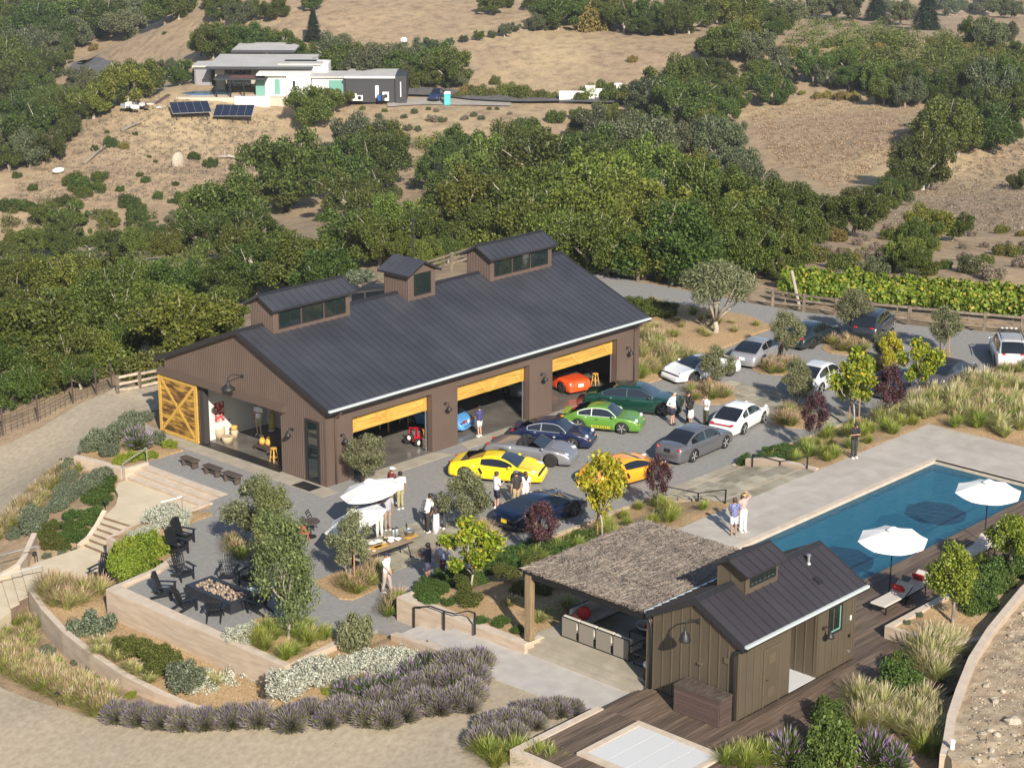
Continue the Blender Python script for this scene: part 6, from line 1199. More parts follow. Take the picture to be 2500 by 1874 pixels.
# cafe table and folding chairs under the tilted parasol
def folding_chair(label, loc, hd, mat):
	t = thing('folding_chair', label, 'chair', loc, hd, 'folding chairs by the parasol')
	for s in (-1, 1): MB().bar((.2, s*.2, 0), (-.22, s*.2, .84), .025).build('leg', mat, t); MB().bar((-.2, s*.18, 0), (.18, s*.18, .46), .025).build('leg', mat, t)
	for k in range(4): MB().box((-.12+k*.1, 0, .46), (.08, .4, .018)).build('seat_slat', mat, t)
	for z in (.62, .74, .82): MB().bar((-.11-(z-.62)*.5, -.2, z), (-.11-(z-.62)*.5, .2, z), .02, .05).build('back_slat', mat, t)
folding_chair('black folding chair left of the tilted parasol', P(zT, 110, 320), math.radians(-60), M['black']); folding_chair('coral red folding chair behind the oak leaves', P(zT, 10, 490), math.radians(20), M['coral'])
t = thing('cafe_table', 'dark cafe table under the tilted parasol', 'table', P(zT, 100, 420)); MB().lathe([(0, .70), (.42, .70), (.42, .73), (0, .73)], (0, 0, 0), 18).build('table_top', M['dark_wood'], t); MB().tube([(0, 0, 0), (0, 0, .7)], .03, 8).build('stem', M['black'], t); MB().lathe([(.25, 0), (.25, .03), (0, .04)], (0, 0, 0), 14).build('base', M['black'], t)
# inside the barn
zA = tile(360, 760, 480/1730)
def inside(u, v): q = at(*zA(u, v), .03); return (q.x, q.y, .031)
def lath(name, label, cat, loc, prof, mat, n=16, z=0): o = thing(name, label, cat, loc); MB().lathe(prof, (0, 0, 0), n).build(name+'_body', mat, o, True); return o
lath('woven_basket', 'tall pale basket at the back left of the barn room', 'basket', inside(640, 1115), [(.22, 0), (.27, .3), (.26, .55), (.25, .55), (.2, .1), (0, .08)], M['basket']); lath('woven_basket', 'low pale basket filled with white cloth near the sill', 'basket', inside(705, 1155), [(.24, 0), (.29, .2), (.28, .36), (.25, .34), (0, .36)], M['basket']); lath('woven_basket', 'pale drum basket under the small yellow basket', 'basket', inside(765, 1110), [(.17, 0), (.18, .42), (0, .42)], M['basket'])
q = inside(765, 1110); lath('yellow_basket', 'small yellow basket on top of the drum basket', 'basket', (q[0], q[1], .46), [(.14, 0), (.18, .18), (.17, .18), (.12, .03), (0, .03)], M['yellow_wood'])
def stool(label, loc, h, mat='yellow_wood', r=.17):
	t = thing('wooden_stool', label, 'stool', loc, 0, 'yellow wooden stools'); MB().lathe([(0, h-.05), (r, h-.05), (r*1.05, h-.02), (r*.9, h), (0, h)], (0, 0, 0), 14).build('seat', M[mat], t)
	for k in range(4):
		a = math.pi/4+k*math.pi/2; MB().bar((r*.7*math.cos(a), r*.7*math.sin(a), h-.05), (r*1.25*math.cos(a), r*1.25*math.sin(a), 0), .035).build('leg', M[mat], t)
	for k in range(4):
		a, b = math.pi/4+k*math.pi/2, math.pi/4+(k+1)*math.pi/2; MB().bar((r*1.05*math.cos(a), r*1.05*math.sin(a), h*.35), (r*1.05*math.cos(b), r*1.05*math.sin(b), h*.35), .02).build('rung', M[mat], t)
stool('tall yellow stool beside the right jamb of the gable door', inside(1115, 1325), .74);
_q = at(*z5(1640, 835), .03); stool('yellow stool beside the orange red car in the third opening', (_q.x, _q.y, .031), .62)
t = thing('display_table', 'white clothed display table at the left of the barn room', 'table', inside(640, 1050)); MB().b2((-.3, -.8, .0), (.3, .7, .8)).build('table_cloth', M['white'], t); MB().box((.0, -.4, .83), (.5, .9, .05), .3).build('table_top', M['dark_wood'], t)
for k, (u, v) in enumerate(((1012, 1205), (1065, 1215))):
	t = thing('wicker_bag', ['small yellow bag left on the low plank', 'taller yellow bag right on the low plank'][k], 'bag', inside(u, v)[:2]+(.26,)); MB().lathe([(.13, 0), (.17, .14), (.12, .30), (.10, .30), (.13, .06), (0, .04)], (0, 0, 0), 12).build('bag_body', M['yellow_wood'], t, True); MB().tube([(-.1, 0, .28), (-.06, 0, .42), (.06, 0, .42), (.1, 0, .28)], .012, 5).build('handle', M['yellow_wood'], t)
t = thing('low_plank_stand', 'low reddish plank stand under the yellow bags', 'stand', inside(1030, 1225)); MB().b2((-.3, -.55, .2), (.3, .55, .25)).build('plank', M['red_wood'], t)
for s in (-.45, .45): MB().b2((-.25, s-.04, 0), (.25, s+.04, .2)).build('leg', M['red_wood'], t)
for k in range(4):
	y = 8.9-k*.32 if k < 2 else 8.9-k*.42; t = thing('hanging_coat', ['dark coat nearest the door jamb', 'dark jacket second from the jamb', 'long black coat on the white wall', 'black jacket at the end of the coat row'][k], 'coat', (4.2, y, 1.25), 0, 'coats hung on the white wall')
	mb = MB(); mb.loft([[(-.07*f, -.2*g, z), (.05*f, -.2*g, z), (.05*f, .2*g, z), (-.07*f, .2*g, z)] for f, g, z in ((1.6, 1.2, 0), (1.4, 1.1, .5), (1.2, 1.0, .95), (.6, .35, 1.12))]); mb.build('coat_cloth', M['black'] if k else cloth((.05, .04, .035)), t, True); MB().tube([(0, 0, 1.1), (.04, 0, 1.22)], .01, 5).build('hanger_hook', M['galv'], t)
t = thing('wall_rug', 'red and white patterned rug on the left barn wall', 'rug', (1.6, 9.40, .9)); rg = pm('red_rug', (.42, .05, .05), (.62, .58, .52), 7, .9, lo=.52, hi=.56); MB().b2((-.7, 0, 0), (-.1, .03, 1.0)).build('rug_cloth', rg, t)
# toy jeep and barrel in the first opening
_r = at(*zC(1205, 645), .03); _l = at(*zC(1070, 610), .03); c = (_r+_l)/2; hdj = math.atan2(_l.y-_r.y, _l.x-_r.x)-math.pi/2
t = thing('toy_jeep', 'red ride on toy jeep with white wheel centres', 'toy car', (c.x+.42*math.cos(hdj), c.y+.42*math.sin(hdj), .031), hdj); rd = plain('toy_red', (.60, .012, .03), .3, 0, .4)
MB().loft([[(x, s*y, z) for s, y, z in ((1, .28, .22), (1, .3, .45), (-1, .3, .45), (-1, .28, .22))] for x in (-.5, .5)]).build('body', rd, t); MB().loft([[(x, s*.24, z) for s, z in ((1, .45), (1, .53), (-1, .53), (-1, .45))] for x in (.12, .52)]).build('bonnet', rd, t)
for s in (-1, 1): MB().bar((-.35, s*.28, .45), (-.3, s*.26, .85), .04).build('roll_bar', rd, t); MB().box((-.12, s*.13, .56), (.12, .2, .28), 0, ('Y', -.2)).build('seat', M['galv'], t)
MB().bar((-.3, -.26, .85), (-.3, .26, .85), .04).build('roll_bar', rd, t); MB().bar((.14, -.26, .53), (.06, -.26, .78), .03).bar((.14, .26, .53), (.06, .26, .78), .03).bar((.06, -.26, .78), (.06, .26, .78), .03).build('windshield_frame', rd, t)
wl = MB().lathe([(.1, -.09), (.19, -.09), (.21, -.05), (.21, .05), (.19, .09), (.1, .09)], (0, 0, 0), 16, 'Y').mesh('wheel', M['tyre'], True); hb = MB().lathe([(0, -.1), (.12, -.1), (.12, .1), (0, .1)], (0, 0, 0), 12, 'Y').mesh('hub', M['white'])
for x in (-.42, .40):
	for s in (-1, 1): w_ = inst('wheel', wl, t, (x, s*.34, .21)); inst('hub', hb, w_)
w_ = inst('spare_wheel', wl, t, (-.58, 0, .45), (0, 0, math.pi/2)); inst('hub', hb, w_)
q = at(*zC(1295, 670), .03); t = thing('barrel', 'slim wooden barrel holding rolled banners', 'barrel', (q.x, q.y, .031)); MB().lathe([(.19, 0), (.22, .3), (.19, .62), (.17, .62), (.17, .5), (0, .5)], (0, 0, 0), 16).build('barrel_staves', pm('barrel_oak', (.10, .065, .035), (.17, .115, .065), 4, .7, stretch=(5, 5, .5)), t, True)
for z in (.08, .5): MB().lathe([(.205, z), (.212, z+.05)], (0, 0, 0), 16).build('hoop', M['galv'], t, True)
for k in range(9):
	a = k*2.4; MB().tube([(.08*math.cos(a), .08*math.sin(a), .45), (.16*math.cos(a), .16*math.sin(a), .95+.1*(k % 3))], .022, 6).build('rolled_banner', M['yellow_wood'] if k % 3 else M['white'], t)
q = at(*zC(960, 470), .03); t = thing('turned_table', 'tall table on turned amber legs in the first opening', 'table', (q.x+.3, q.y+.5, .031)); MB().b2((-.8, -.4, .92), (.8, .4, .98)).build('table_top', M['inner'], t)
for s in (-1, 1):
	for u in (-1, 1): MB().lathe([(.03, 0), (.055, .2), (.03, .4), (.06, .65), (.04, .92)], (s*.7, u*.32, 0), 10).build('leg', M['yellow_wood'], t, True)
t = thing('shelf_rack', 'grey steel shelf rack in the third garage opening', 'shelf', (20.4, 5.4, .031))
for s in (-1, 1):
	for u in (-1, 1): MB().box((s*.7, u*.3, 1.2), (.05, .05, 2.4)).build('upright', M['galv'], t)
for z in (.4, 1.1, 1.9): MB().b2((-.72, -.3, z), (.72, .3, z+.05)).build('shelf_board', M['galv'], t)
# handrails
def rl(f, base, z): return tuple(at(*f(*base), z))
def hrail(label, f, bases, zs, h, mat, r, sq, ext=()):
	ps = [rl(f, b, z) for b, z in zip(bases, zs)]; tops = [(p[0], p[1], p[2]+h) for p in ps]; rail('handrail', label, list(zip(ps, tops)), list(ext[:1])+tops+list(ext[1:]), mat, r, sq)
hrail('galvanised pipe handrail on the terrace step cheek wall', zL, [(1190, 365), (1420, 208)], [-.45, 0], .85, M['galv'], .025, False); hrail('galvanised pipe handrail on the far side of the entry steps', zL, [(5, 1260), (375, 1168)], [-1.85, -1.4], .85, M['galv'], .025, False); hrail('galvanised pipe handrail on the near side of the entry steps', zL, [(-60, 1480), (418, 1365)], [-1.85, -1.4], .85, M['galv'], .025, False); hrail('galvanised pipe handrail behind the white bush', zL, [(1560, 745), (1760, 690)], [-.45, -.3], .85, M['galv'], .025, False)
XP = -8.52
ps = [onx(*z8(475, 755), XP), onx(*z8(668, 776), XP), onx(*z8(866, 800), XP)]; tp = [onx(*z8(475, 625), XP), onx(*z8(668, 650), XP), onx(*z8(866, 662), XP)]
rail('handrail', 'black steel handrail on the planter wall by the path steps', list(zip(ps, tp)), [onx(*z8(520, 628), XP), tp[0], onx(*z8(580, 618), XP), tp[1], onx(*z8(740, 668), XP), onx(*z8(820, 648), XP), tp[2]], M['black'], .028)
for X, label, q in ((15.42, 'black steel handrail on the far side of the flagstone walk', (((465, 1390), (468, 1285)), ((640, 1440), (645, 1330)), ((815, 1415), (820, 1300)))), (9.1, 'black steel handrail on the near side of the flagstone walk', (((-150, 1600), (-148, 1480)), ((115, 1640), (118, 1535)), ((290, 1640), (295, 1512))))):
	ps = [onx(*z6(*a), X) for a, b in q]; tp = [onx(*z6(*b), X) for a, b in q]; rail('handrail', label, list(zip(ps, tp)), tp, M['black'], .026)
wall('planter_wall', 'short beige wall under the handrail right of the flagstone walk', [(15.55, -12.9), (15.55, -14.5), (15.55, -16.95)], -.2, [.62, 1.02, 1.06], .24)
# path lights
def path_light(label, loc):
	t = thing('path_light', label, 'path light', loc, 0, 'small black path lights'); MB().tube([(0, 0, -.1), (0, 0, .46)], .018, 6).build('stem', M['black'], t); MB().lathe([(.02, .40), (.10, .42), (.09, .47), (.03, .5), (0, .5)], (0, 0, 0), 10).build('lamp_shade', M['black'], t)
for f, u, v, s in ((z7, 370, 1255, 'path light in the pale grass at the lower drive'), (z7, 1080, 1410, 'path light between lavender bushes at the drive edge'), (zL, 595, 250, 'path light by the left drive near the retaining wall'), (zL, 102, 765, 'path light at the left drive bend'), (zL, 340, 1160, 'path light beside the entry pipe rail'), (zL, 795, 1045, 'path light at the foot of the garden steps'), (zL, 1018, 660, 'path light at the top of the garden steps'), (zL, 1090, 395, 'path light under the retaining wall')):
	q = hit(*f(u, v)); path_light(s, (q.x, q.y, q.z+.05))
for f, u, v, s in ((z9, 1745, 1580, 'white pipe standing at the end of the curved rubble wall'), (z6, 2000, 1000, 'white marker pipe in the straw slope')):
	q = at(*f(u, v), 1.75 if f is z9 else 1.15); t = thing('marker_pipe', s, 'pipe', (q.x, q.y, q.z-.1)); MB().tube([(0, 0, 0), (0, 0, .62)], .075 if f is z9 else .06, 10).build('pipe_body', M['white'], t, True); MB().lathe([(.09, .58), (.09, .66), (0, .67)], (0, 0, 0), 10).build('pipe_cap', M['white'], t)
# fences
def fence(name, label, posts, rails, h=1.15, pm_='post', rm='post', hz=None, wires=0):
	b = Vector(posts[0]); t = thing(name, label, 'fence', b)
	for p in posts: MB().box(Vector(p)-b+Vector((0, 0, h/2-.1)), (.15, .15, h+.25) if not wires else (.07, .07, h+.2), .3).build('post', M[pm_], t)
	for p, q in zip(posts[:-1], posts[1:]):
		for z in rails: MB().bar(Vector(p)-b+Vector((0, 0, h*z)), Vector(q)-b+Vector((0, 0, h*z+random.uniform(-.04, .04))), .06, .14).build('rail', M[rm], t)
		if wires:
			mb = MB()
			for k in range(wires): mb.bar(Vector(p)-b+Vector((0, 0, h*(k+1)/(wires+.3))), Vector(q)-b+Vector((0, 0, h*(k+1)/(wires+.3))), .012)
			n = int((Vector(q)-Vector(p)).length/.3)
			for k in range(n): c = Vector(p).lerp(Vector(q), (k+.5)/n)-b; mb.bar(c, c+Vector((0, 0, h*.95)), .010)
			o = mb.build('wire_mesh', M['blackm'], t); o['kind'] = 'stuff'
fence('split_rail_fence', 'grey split rail fence along the road behind the barn', [(42.9, 22.0, 0), (41.6, 18.0, 0), (41.6, 15.4, 0)], (.35, .65, .92))
pts = [tuple(at(*z6(u, v), 0)) for u, v in ((430, 315), (595, 340), (795, 370), (1000, 398), (1230, 425), (1470, 450), (1720, 472), (1955, 492), (2195, 512), (2420, 530))]
fence('split_rail_fence', 'dark split rail fence before the vineyard', pts, (.32, .62, .9))
pts = [tuple(at(*z5(u, v), -.1)) for u, v in ((130, 310), (250, 250), (430, 190), (720, 95), (900, 40))]
fence('split_rail_fence', 'brown rail fence glimpsed between the cupolas behind the barn', pts, (.35, .65, .92))
def g4(u, v): q = hit(*z4(u, v)); return (q.x, q.y, q.z)
fence('pale_rail_fence', 'pale two rail timber fence at the left corner of the barn', [g4(760, 905), g4(900, 880), g4(1035, 850)], (.25, .55, .9), 1.1, 'post', 'pale_rail')
fence('wire_fence', 'rusty post and wire mesh fence along the left drive', [g4(-120, 1250), g4(20, 1165), g4(245, 1075), g4(470, 960), g4(620, 905), g4(720, 870)], (), 1.5, 'red_wood', 'post', wires=7)
fence('ranch_fence', 'thin wire fence crossing the hill below the modern house', [tuple(hit(*z1(u, v))) for u, v in ((70, 1110), (180, 1085), (350, 1110), (480, 1125), (600, 1120), (760, 1125), (900, 1130), (1040, 1115), (1200, 1125), (1330, 1115), (1450, 1105))], (), 1.3, 'post', 'post', wires=3)
fence('ranch_fence', 'thin post fence running up the far left hillside', [tuple(hit(*z1(u, v))) for u, v in ((505, 850), (560, 820), (640, 790), (720, 760))], (), 1.3, 'post', 'post', wires=3)
q = hit(*z2(604, 1650)); t = thing('lamp_mast', 'thin dark mast behind the middle cupola', 'mast', (29, 24, gz(29, 24))); MB().tube([(0, 0, 0), (0, 0, 5.6)], .05, 6).build('pole', M['black'], t); MB().box((0, 0, 5.65), (.35, .2, .12)).build('lamp_head', M['black'], t)
# ================================================================ vegetation
def leaf_cloud(seed, lobes, n, size, aspect=.7, shell=.72, inner=.12, flat=0.0, up=.25, jit=.55):
	"""many leaf-sized faces spread through a set of lobes (x, y, z, r[, zscale])"""
	g = np.random.default_rng(seed); L = np.array([(l+(1.0,))[:5] if len(l) == 4 else l for l in lobes], float)
	w = L[:, 3]**2; k = g.choice(len(L), n, p=w/w.sum()); d = g.normal(size=(n, 3)); d /= np.linalg.norm(d, axis=1, keepdims=True)
	r = L[k, 3]*(shell+(1-shell)*g.random(n)**.6)*(1+g.normal(0, .07, n)); isin = g.random(n) < inner; r[isin] *= g.uniform(.3, .8, isin.sum())
	dd = d.copy(); dd[:, 2] *= L[k, 4]; P = L[k, :3]+dd*r[:, None]
	nrm = d*(1-jit)+g.normal(size=(n, 3))*jit; nrm[:, 2] += up; nrm /= np.linalg.norm(nrm, axis=1, keepdims=True)
	t = np.cross(nrm, g.normal(size=(n, 3))); t /= np.linalg.norm(t, axis=1, keepdims=True)+1e-9; b = np.cross(nrm, t)
	s = size*g.uniform(.6, 1.35, n); s[isin] *= 1.5; s = s[:, None]; h = s*aspect
	bend = nrm*s*.18
	V = np.stack([P-t*s, P-b*h+bend, P+t*s, P+b*h+bend], 1).reshape(-1, 3)
	return V
def cloud_mesh(name, V, mat): return np_mesh(name, V, np.arange(len(V)).reshape(-1, 4), mat)
def rlobes(seed, n, R, r0, r1, zc, zs=.8, zmin=.2):
	g = random.Random(seed); out = []
	for k in range(n):
		a = k*2.39996+g.random(); f = math.sqrt((k+.5)/n); z = zc+(g.random()*2-1)*zs*(1-f*.5); out.append((R*f*math.cos(a), R*f*math.sin(a), max(zmin, z), g.uniform(r0, r1)))
	return out
def trunk_mesh(name, lobes, mat, r=.085, h0=.45, seed=0, n=5, fork=None):
	g = random.Random(seed); mb = MB(); top = Vector((g.uniform(-.06, .06), g.uniform(-.06, .06), h0)); mb.tube([(0, 0, -.12), (0, 0, .0), top*.55+Vector((.02, -.02, 0)), top], [r*1.5, r*1.15, r*.9, r*.75], 7)
	for l in sorted(lobes, key=lambda q: -q[3])[:n]:
		e = Vector(l[:3]); m = top.lerp(e, .5)+Vector((g.uniform(-.08, .08), g.uniform(-.08, .08), -.03)); mb.tube([top, m, e+Vector((0, 0, l[3]*.2))], [r*.6, r*.4, r*.12], 6)
		for q in range(2): f = e+Vector((g.uniform(-.3, .3), g.uniform(-.3, .3), g.uniform(0, .25))); mb.tube([m, m.lerp(f, .5)+Vector((0, 0, .03)), f], [r*.25, r*.18, r*.05], 5)
	return mb.mesh(name, mat, True)
LM = dict(loose=leafmat('loose_oak_leaf', (.075, .10, .03), (.255, .295, .105), .3),
 oak=leafmat('oak_leaf', (.026, .046, .008), (.115, .158, .026), .28), oakmid=leafmat('oak_leaf_mid', (.045, .070, .010), (.185, .228, .036), .3), oakgrey=leafmat('oak_leaf_grey', (.045, .062, .028), (.145, .170, .080), .2),
 scrub=leafmat('scrub_leaf', (.05, .065, .014), (.19, .205, .045), .25), yellowscrub=leafmat('yellow_scrub_leaf', (.10, .095, .022), (.32, .27, .07), .2), fir=leafmat('fir_leaf', (.012, .024, .014), (.04, .06, .035), .1),
 olive=leafmat('olive_leaf', (.075, .090, .034), (.27, .285, .15), .2, .12), maple=leafmat('maple_leaf', (.10, .15, .015), (.36, .42, .035), .35, .10, (.60, .42, .03), .09), maple_y=leafmat('maple_leaf_gold', (.24, .25, .02), (.55, .52, .04), .35, .08, (.58, .38, .03), .07), plum=leafmat('plum_leaf', (.035, .016, .020), (.15, .068, .072), .25, .15),
 shrub=leafmat('shrub_leaf', (.035, .07, .014), (.13, .20, .04), .28, .15), bright=leafmat('bright_shrub_leaf', (.09, .14, .012), (.33, .40, .045), .3, .12), greygreen=leafmat('grey_green_leaf', (.07, .09, .05), (.20, .235, .15), .2, .12), white=leafmat('silver_bush_leaf', (.27, .28, .21), (.57, .58, .48), .15, .06), boxwood=leafmat('olive_green_shrub_leaf', (.045, .06, .012), (.14, .155, .03), .22, .1),
 ivy=leafmat('ivy_leaf', (.025, .06, .012), (.10, .17, .03), .25, .12), vine=leafmat('vine_leaf', (.075, .125, .012), (.27, .37, .04), .35, .1, (.50, .42, .07), .10), citrus=leafmat('citrus_leaf', (.07, .115, .012), (.28, .34, .04), .3, .1),
 blade=leafmat('green_grass_blade', (.12, .17, .022), (.36, .42, .08), .3, .15), straw=leafmat('straw_grass_blade', (.235, .25, .065), (.47, .465, .175), .3, .12), plume=leafmat('pale_plume', (.38, .33, .19), (.58, .50, .32), .25, .1), rust=leafmat('rust_plume', (.26, .17, .10), (.46, .34, .22), .2, .1),
 lav=leafmat('lavender_stem', (.14, .15, .065), (.30, .305, .15), .2, .12), lavf=leafmat('lavender_flower', (.14, .105, .15), (.31, .25, .325), .2, .15), salvia=leafmat('purple_salvia_flower', (.28, .17, .35), (.48, .34, .55), .3, .06), dead=leafmat('dead_brush_leaf', (.12, .09, .06), (.30, .25, .19), .1, .15))
# crown families: a few shapes each, shared by every plant of the kind
OAK = []
for k in range(7):
	lb = rlobes(10+k, 30+k % 5*2, .86, .13, .31, .92, .62, .30); OAK.append((leaf_cloud(20+k, lb, 14000, .029, .7, .5, .16, jit=.75), trunk_mesh('oak_trunk', [(x*1.03, y*1.03, z*1.03, r) for x, y, z, r in lb], M['bark'] if k % 2 else M['bark_pale'], .075, .45, k, 7)))
_om = {}
def oak_mesh(k, mat):
	if ('o', k) not in _om: _om[('o', k)] = cloud_mesh('oak_crown', OAK[k][0], LM['oak'])
	return (_om[('o', k)], LM[mat])
BUSH = [leaf_cloud(60+k, rlobes(40+k, 13+k, .70, .22, .40, .50, .36, .22), 5200, .046, .6, .62, .14, jit=.7) for k in range(4)]
def bush_mesh(k, mat):
	if ('b', k) not in _om: _om[('b', k)] = cloud_mesh('bush_crown', BUSH[k], LM['shrub'])
	return (_om[('b', k)], LM[mat])
_fv = []
_g = np.random.default_rng(3)
for k in range(2600):
	z = .15+1.85*_g.random()**1.3; r = .42*(1-z/2.05)*(.55+.5*_g.random()); a = _g.random()*6.283; p = np.array([r*math.cos(a), r*math.sin(a), z]); o = np.array([math.cos(a), math.sin(a), -.45]); s = np.array([-math.sin(a), math.cos(a), 0]); L_ = .10*_g.uniform(.6, 1.3); _fv += [p-s*L_*.35, p+o*L_, p+s*L_*.35, p-o*L_*.5]
FIR = cloud_mesh('fir_crown', np.array(_fv), LM['fir'])
firtrunk = MB().tube([(0, 0, -.1), (0, 0, 1.9)], [.05, .01], 6).mesh('fir_trunk', M['bark'], True)
def plant(name, label, cat, loc, r, crown, trunk=None, group=None, rz=None, sc=None):
	t = thing(name, label, cat, loc, random.random()*6.28 if rz is None else rz, group); t.scale = (r*(sc[0] if sc else 1), r*(sc[0] if sc else 1), r*(sc[1] if sc else 1))
	c = inst('crown' if trunk else 'foliage', crown[0] if isinstance(crown, tuple) else crown, t)
	if isinstance(crown, tuple): c.material_slots[0].link = 'OBJECT'; c.material_slots[0].material = crown[1]
	if trunk: inst('trunk', trunk, t)
	return t
NT = [0]
def hill_tree(f, u, v, rp, kind='oak', zone=None, low=False):
	"""u, v, rp: middle and radius of the crown in the photo"""
	zs_ = 1.36*random.uniform(.85, 1.3) if kind != 'fir' and zone[1] and not low else 1.16; q = hit(*f(u, v+rp*zs_*.93)); D = (Vector(CAM)-q).length; r = max(.4, rp*.38*D/F_PX*zs_); k = NT[0] % 7; NT[0] += 1
	q.z -= .15*r
	if kind == 'fir': return plant('fir_tree', zone, 'fir tree', q, r*1.5, FIR, firtrunk, 'dark conifers on the ridges', None, (1.5, 1))
	z, gname = zone
	if low or kind in ('scrub', 'yellowscrub', 'dead'): return plant('hill_shrub', z, 'shrub', q, r*1.15, bush_mesh(k % 4, kind), None, gname, None, (1, 1.15))
	if gname: z = ('large ' if rp >= 150 else 'small ' if rp < 85 else 'middling ')+{'oak': 'dark green ', 'oakmid': 'bright green ', 'oakgrey': 'grey green '}.get(kind, '')+z
	return plant('oak_tree', z, 'oak tree', q, r, oak_mesh(k, kind), OAK[k][1], gname, None, (random.uniform(.95, 1.2), random.uniform(.95, 1.25)))
ZL = {'nw': ('oak in the grove on the far left hilltop', 'oaks on the far left hill'), 'house': ('oak standing behind the modern house', 'oaks behind the modern house'), 'slope': ('low green shrub on the dry slope below the solar arrays', 'shrubs on the dry slope'), 'west': ('oak in the wooded gully left of the barn', 'oaks in the gully left of the barn'), 'mid': ('oak of the wood behind the barn', 'oaks of the wood behind the barn'), 'top': ('oak along the top of the far ridge', 'oaks along the far ridge'),
	  'knoll': ('bright green shrub covering the knoll at upper right', 'shrubs on the knoll'), 'knolltree': ('oak at the foot of the knoll', 'oaks at the foot of the knoll'), 'gully': ('oak casting a long shadow along the right gully', 'oaks along the right gully'), 'row': ('little olive in the row on the far hillside', 'young olives on the far hillside'), 'road': ('yellow green shrub lining the far driveway', 'shrubs lining the far driveway'), 'bank': ('small grey bush on the bare bank below the far driveway', 'bushes on the bare bank'), 'east': ('low brown and green brush at the right edge above the vineyard', 'brush above the vineyard'), 'far': ('oak on the distant hills at top right', 'distant hazy oaks')}
T = lambda f, z, lst, kind='oak', low=False: [hill_tree(f, *p[:3], kind=(p[3] if len(p) > 3 else kind), zone=ZL[z], low=low) for p in lst]
T(z1, 'nw', [(40, 60, 110), (150, 70, 95), (90, 170, 115), (230, 150, 100), (300, 80, 100), (340, 200, 95), (430, 110, 90), (480, 190, 80, 'oakgrey'), (560, 80, 95), (600, 150, 70), (680, 90, 90), (770, 70, 90), (810, 140, 75, 'oakgrey'), (880, 50, 90, 'oakgrey'), (960, 40, 70), (1060, 40, 75), (1150, 20, 80), (60, 290, 100), (160, 290, 95, 'oakgrey'), (270, 290, 85, 'oakgrey'), (390, 290, 75), (60, 400, 105), (180, 390, 100), (310, 400, 80), (40, 520, 95), (140, 500, 90), (250, 510, 85), (430, 360, 45), (520, 30, 70)])
T(z1, 'nw', [(60, 740, 110), (170, 700, 100, 'oakgrey'), (270, 650, 90), (350, 700, 100), (120, 850, 110, 'oakgrey'), (240, 830, 110), (360, 820, 95), (60, 980, 100), (190, 940, 110, 'oakgrey'), (310, 920, 80), (30, 870, 90), (420, 800, 60)])
T(z1, 'house', [(520, 510, 85, 'oakgrey'), (600, 620, 110, 'oakmid'), (700, 560, 120), (820, 520, 125, 'oakmid'), (910, 500, 80), (480, 640, 90), (560, 690, 70), (1080, 440, 60, 'oakgrey'), (1160, 440, 75), (1290, 290, 60), (1370, 260, 80), (1470, 230, 95, 'oakmid'), (1580, 220, 95), (1690, 230, 85, 'oakmid'), (1790, 250, 80), (1890, 290, 75), (2070, 320, 100), (2170, 300, 95, 'oakgrey'), (2100, 420, 80, 'oakgrey')])
hill_tree(z1, 2015, 200, 60, 'fir', 'dark fir standing behind the modern house')
T(z1, 'top', [(1420, 50, 70), (1540, 80, 70, 'oakgrey'), (1660, 30, 60), (1760, 45, 75), (2000, 15, 50), (1350, 10, 45), (1480, -20, 70)])
hill_tree(z1, 2020, 660, 140, 'oakmid', ('spreading oak leaning in front of the white house wing', None)); hill_tree(z1, 2150, 620, 90, 'oakmid', ('smaller oak beside the spreading oak before the house wing', None))
T(z1, 'slope', [(610, 940, 25), (715, 890, 45), (795, 920, 32, 'yellowscrub'), (1250, 985, 35), (1355, 1025, 42), (1520, 1060, 40), (900, 1110, 22), (935, 1140, 28), (770, 1200, 26), (1100, 1280, 22), (470, 1120, 60), (520, 1150, 70), (540, 1210, 50), (635, 1110, 50), (625, 1180, 50), (150, 1290, 55), (215, 1310, 40), (835, 1260, 60), (880, 1320, 55), (30, 1290, 55), (870, 850, 18), (830, 690, 20), (600, 290, 30, 'yellowscrub'), (1055, 205, 14), (1270, 250, 16), (420, 1270, 50), (210, 1190, 30), (110, 1110, 30), (1020, 1240, 35), (1190, 1240, 60), (690, 840, 15), (1000, 1030, 14), (1130, 1170, 20), (960, 1000, 12)], 'oak', True)
T(z1, 'west', [(u, v, r*.72, *k) for u, v, r, *k in [(290, 1370, 80, 'oakmid'), (460, 1370, 100, 'oakmid'), (700, 1390, 85, 'oakmid'), (880, 1400, 75), (120, 1540, 90, 'oakmid'), (260, 1520, 110, 'oakmid'), (420, 1530, 120), (580, 1540, 110, 'oakmid'), (740, 1540, 100), (900, 1540, 105, 'oakmid'), (30, 1600, 90), (1070, 1560, 100, 'oakmid'), (1120, 1400, 80, 'oakgrey'), (1000, 1470, 75), (1210, 1260, 60, 'scrub'), (1190, 1510, 95)]])
T(z1, 'mid', [(1450, 1330, 230), (1330, 1440, 130), (1600, 1440, 170), (1850, 1060, 180), (1800, 1180, 120), (1980, 1000, 90)])
T(z4, 'west', [(60, 90, 110), (250, 60, 120, 'oakmid'), (180, 200, 120), (420, 150, 150, 'oakmid'), (620, 110, 140), (330, 330, 170), (120, 380, 120), (560, 320, 150, 'oakmid'), (260, 480, 190), (480, 470, 140), (740, 260, 160), (900, 180, 150, 'oakmid'), (700, 420, 140), (880, 380, 160), (1060, 300, 180, 'oakmid'), (1050, 480, 140), (1230, 420, 170, 'oakmid'), (1330, 560, 110), (1150, 150, 150), (90, 650, 130), (250, 660, 120), (420, 640, 130), (600, 600, 110, 'oakmid'), (780, 560, 100), (60, 830, 110), (200, 800, 90), (350, 780, 85), (520, 740, 80), (1400, 380, 130)])
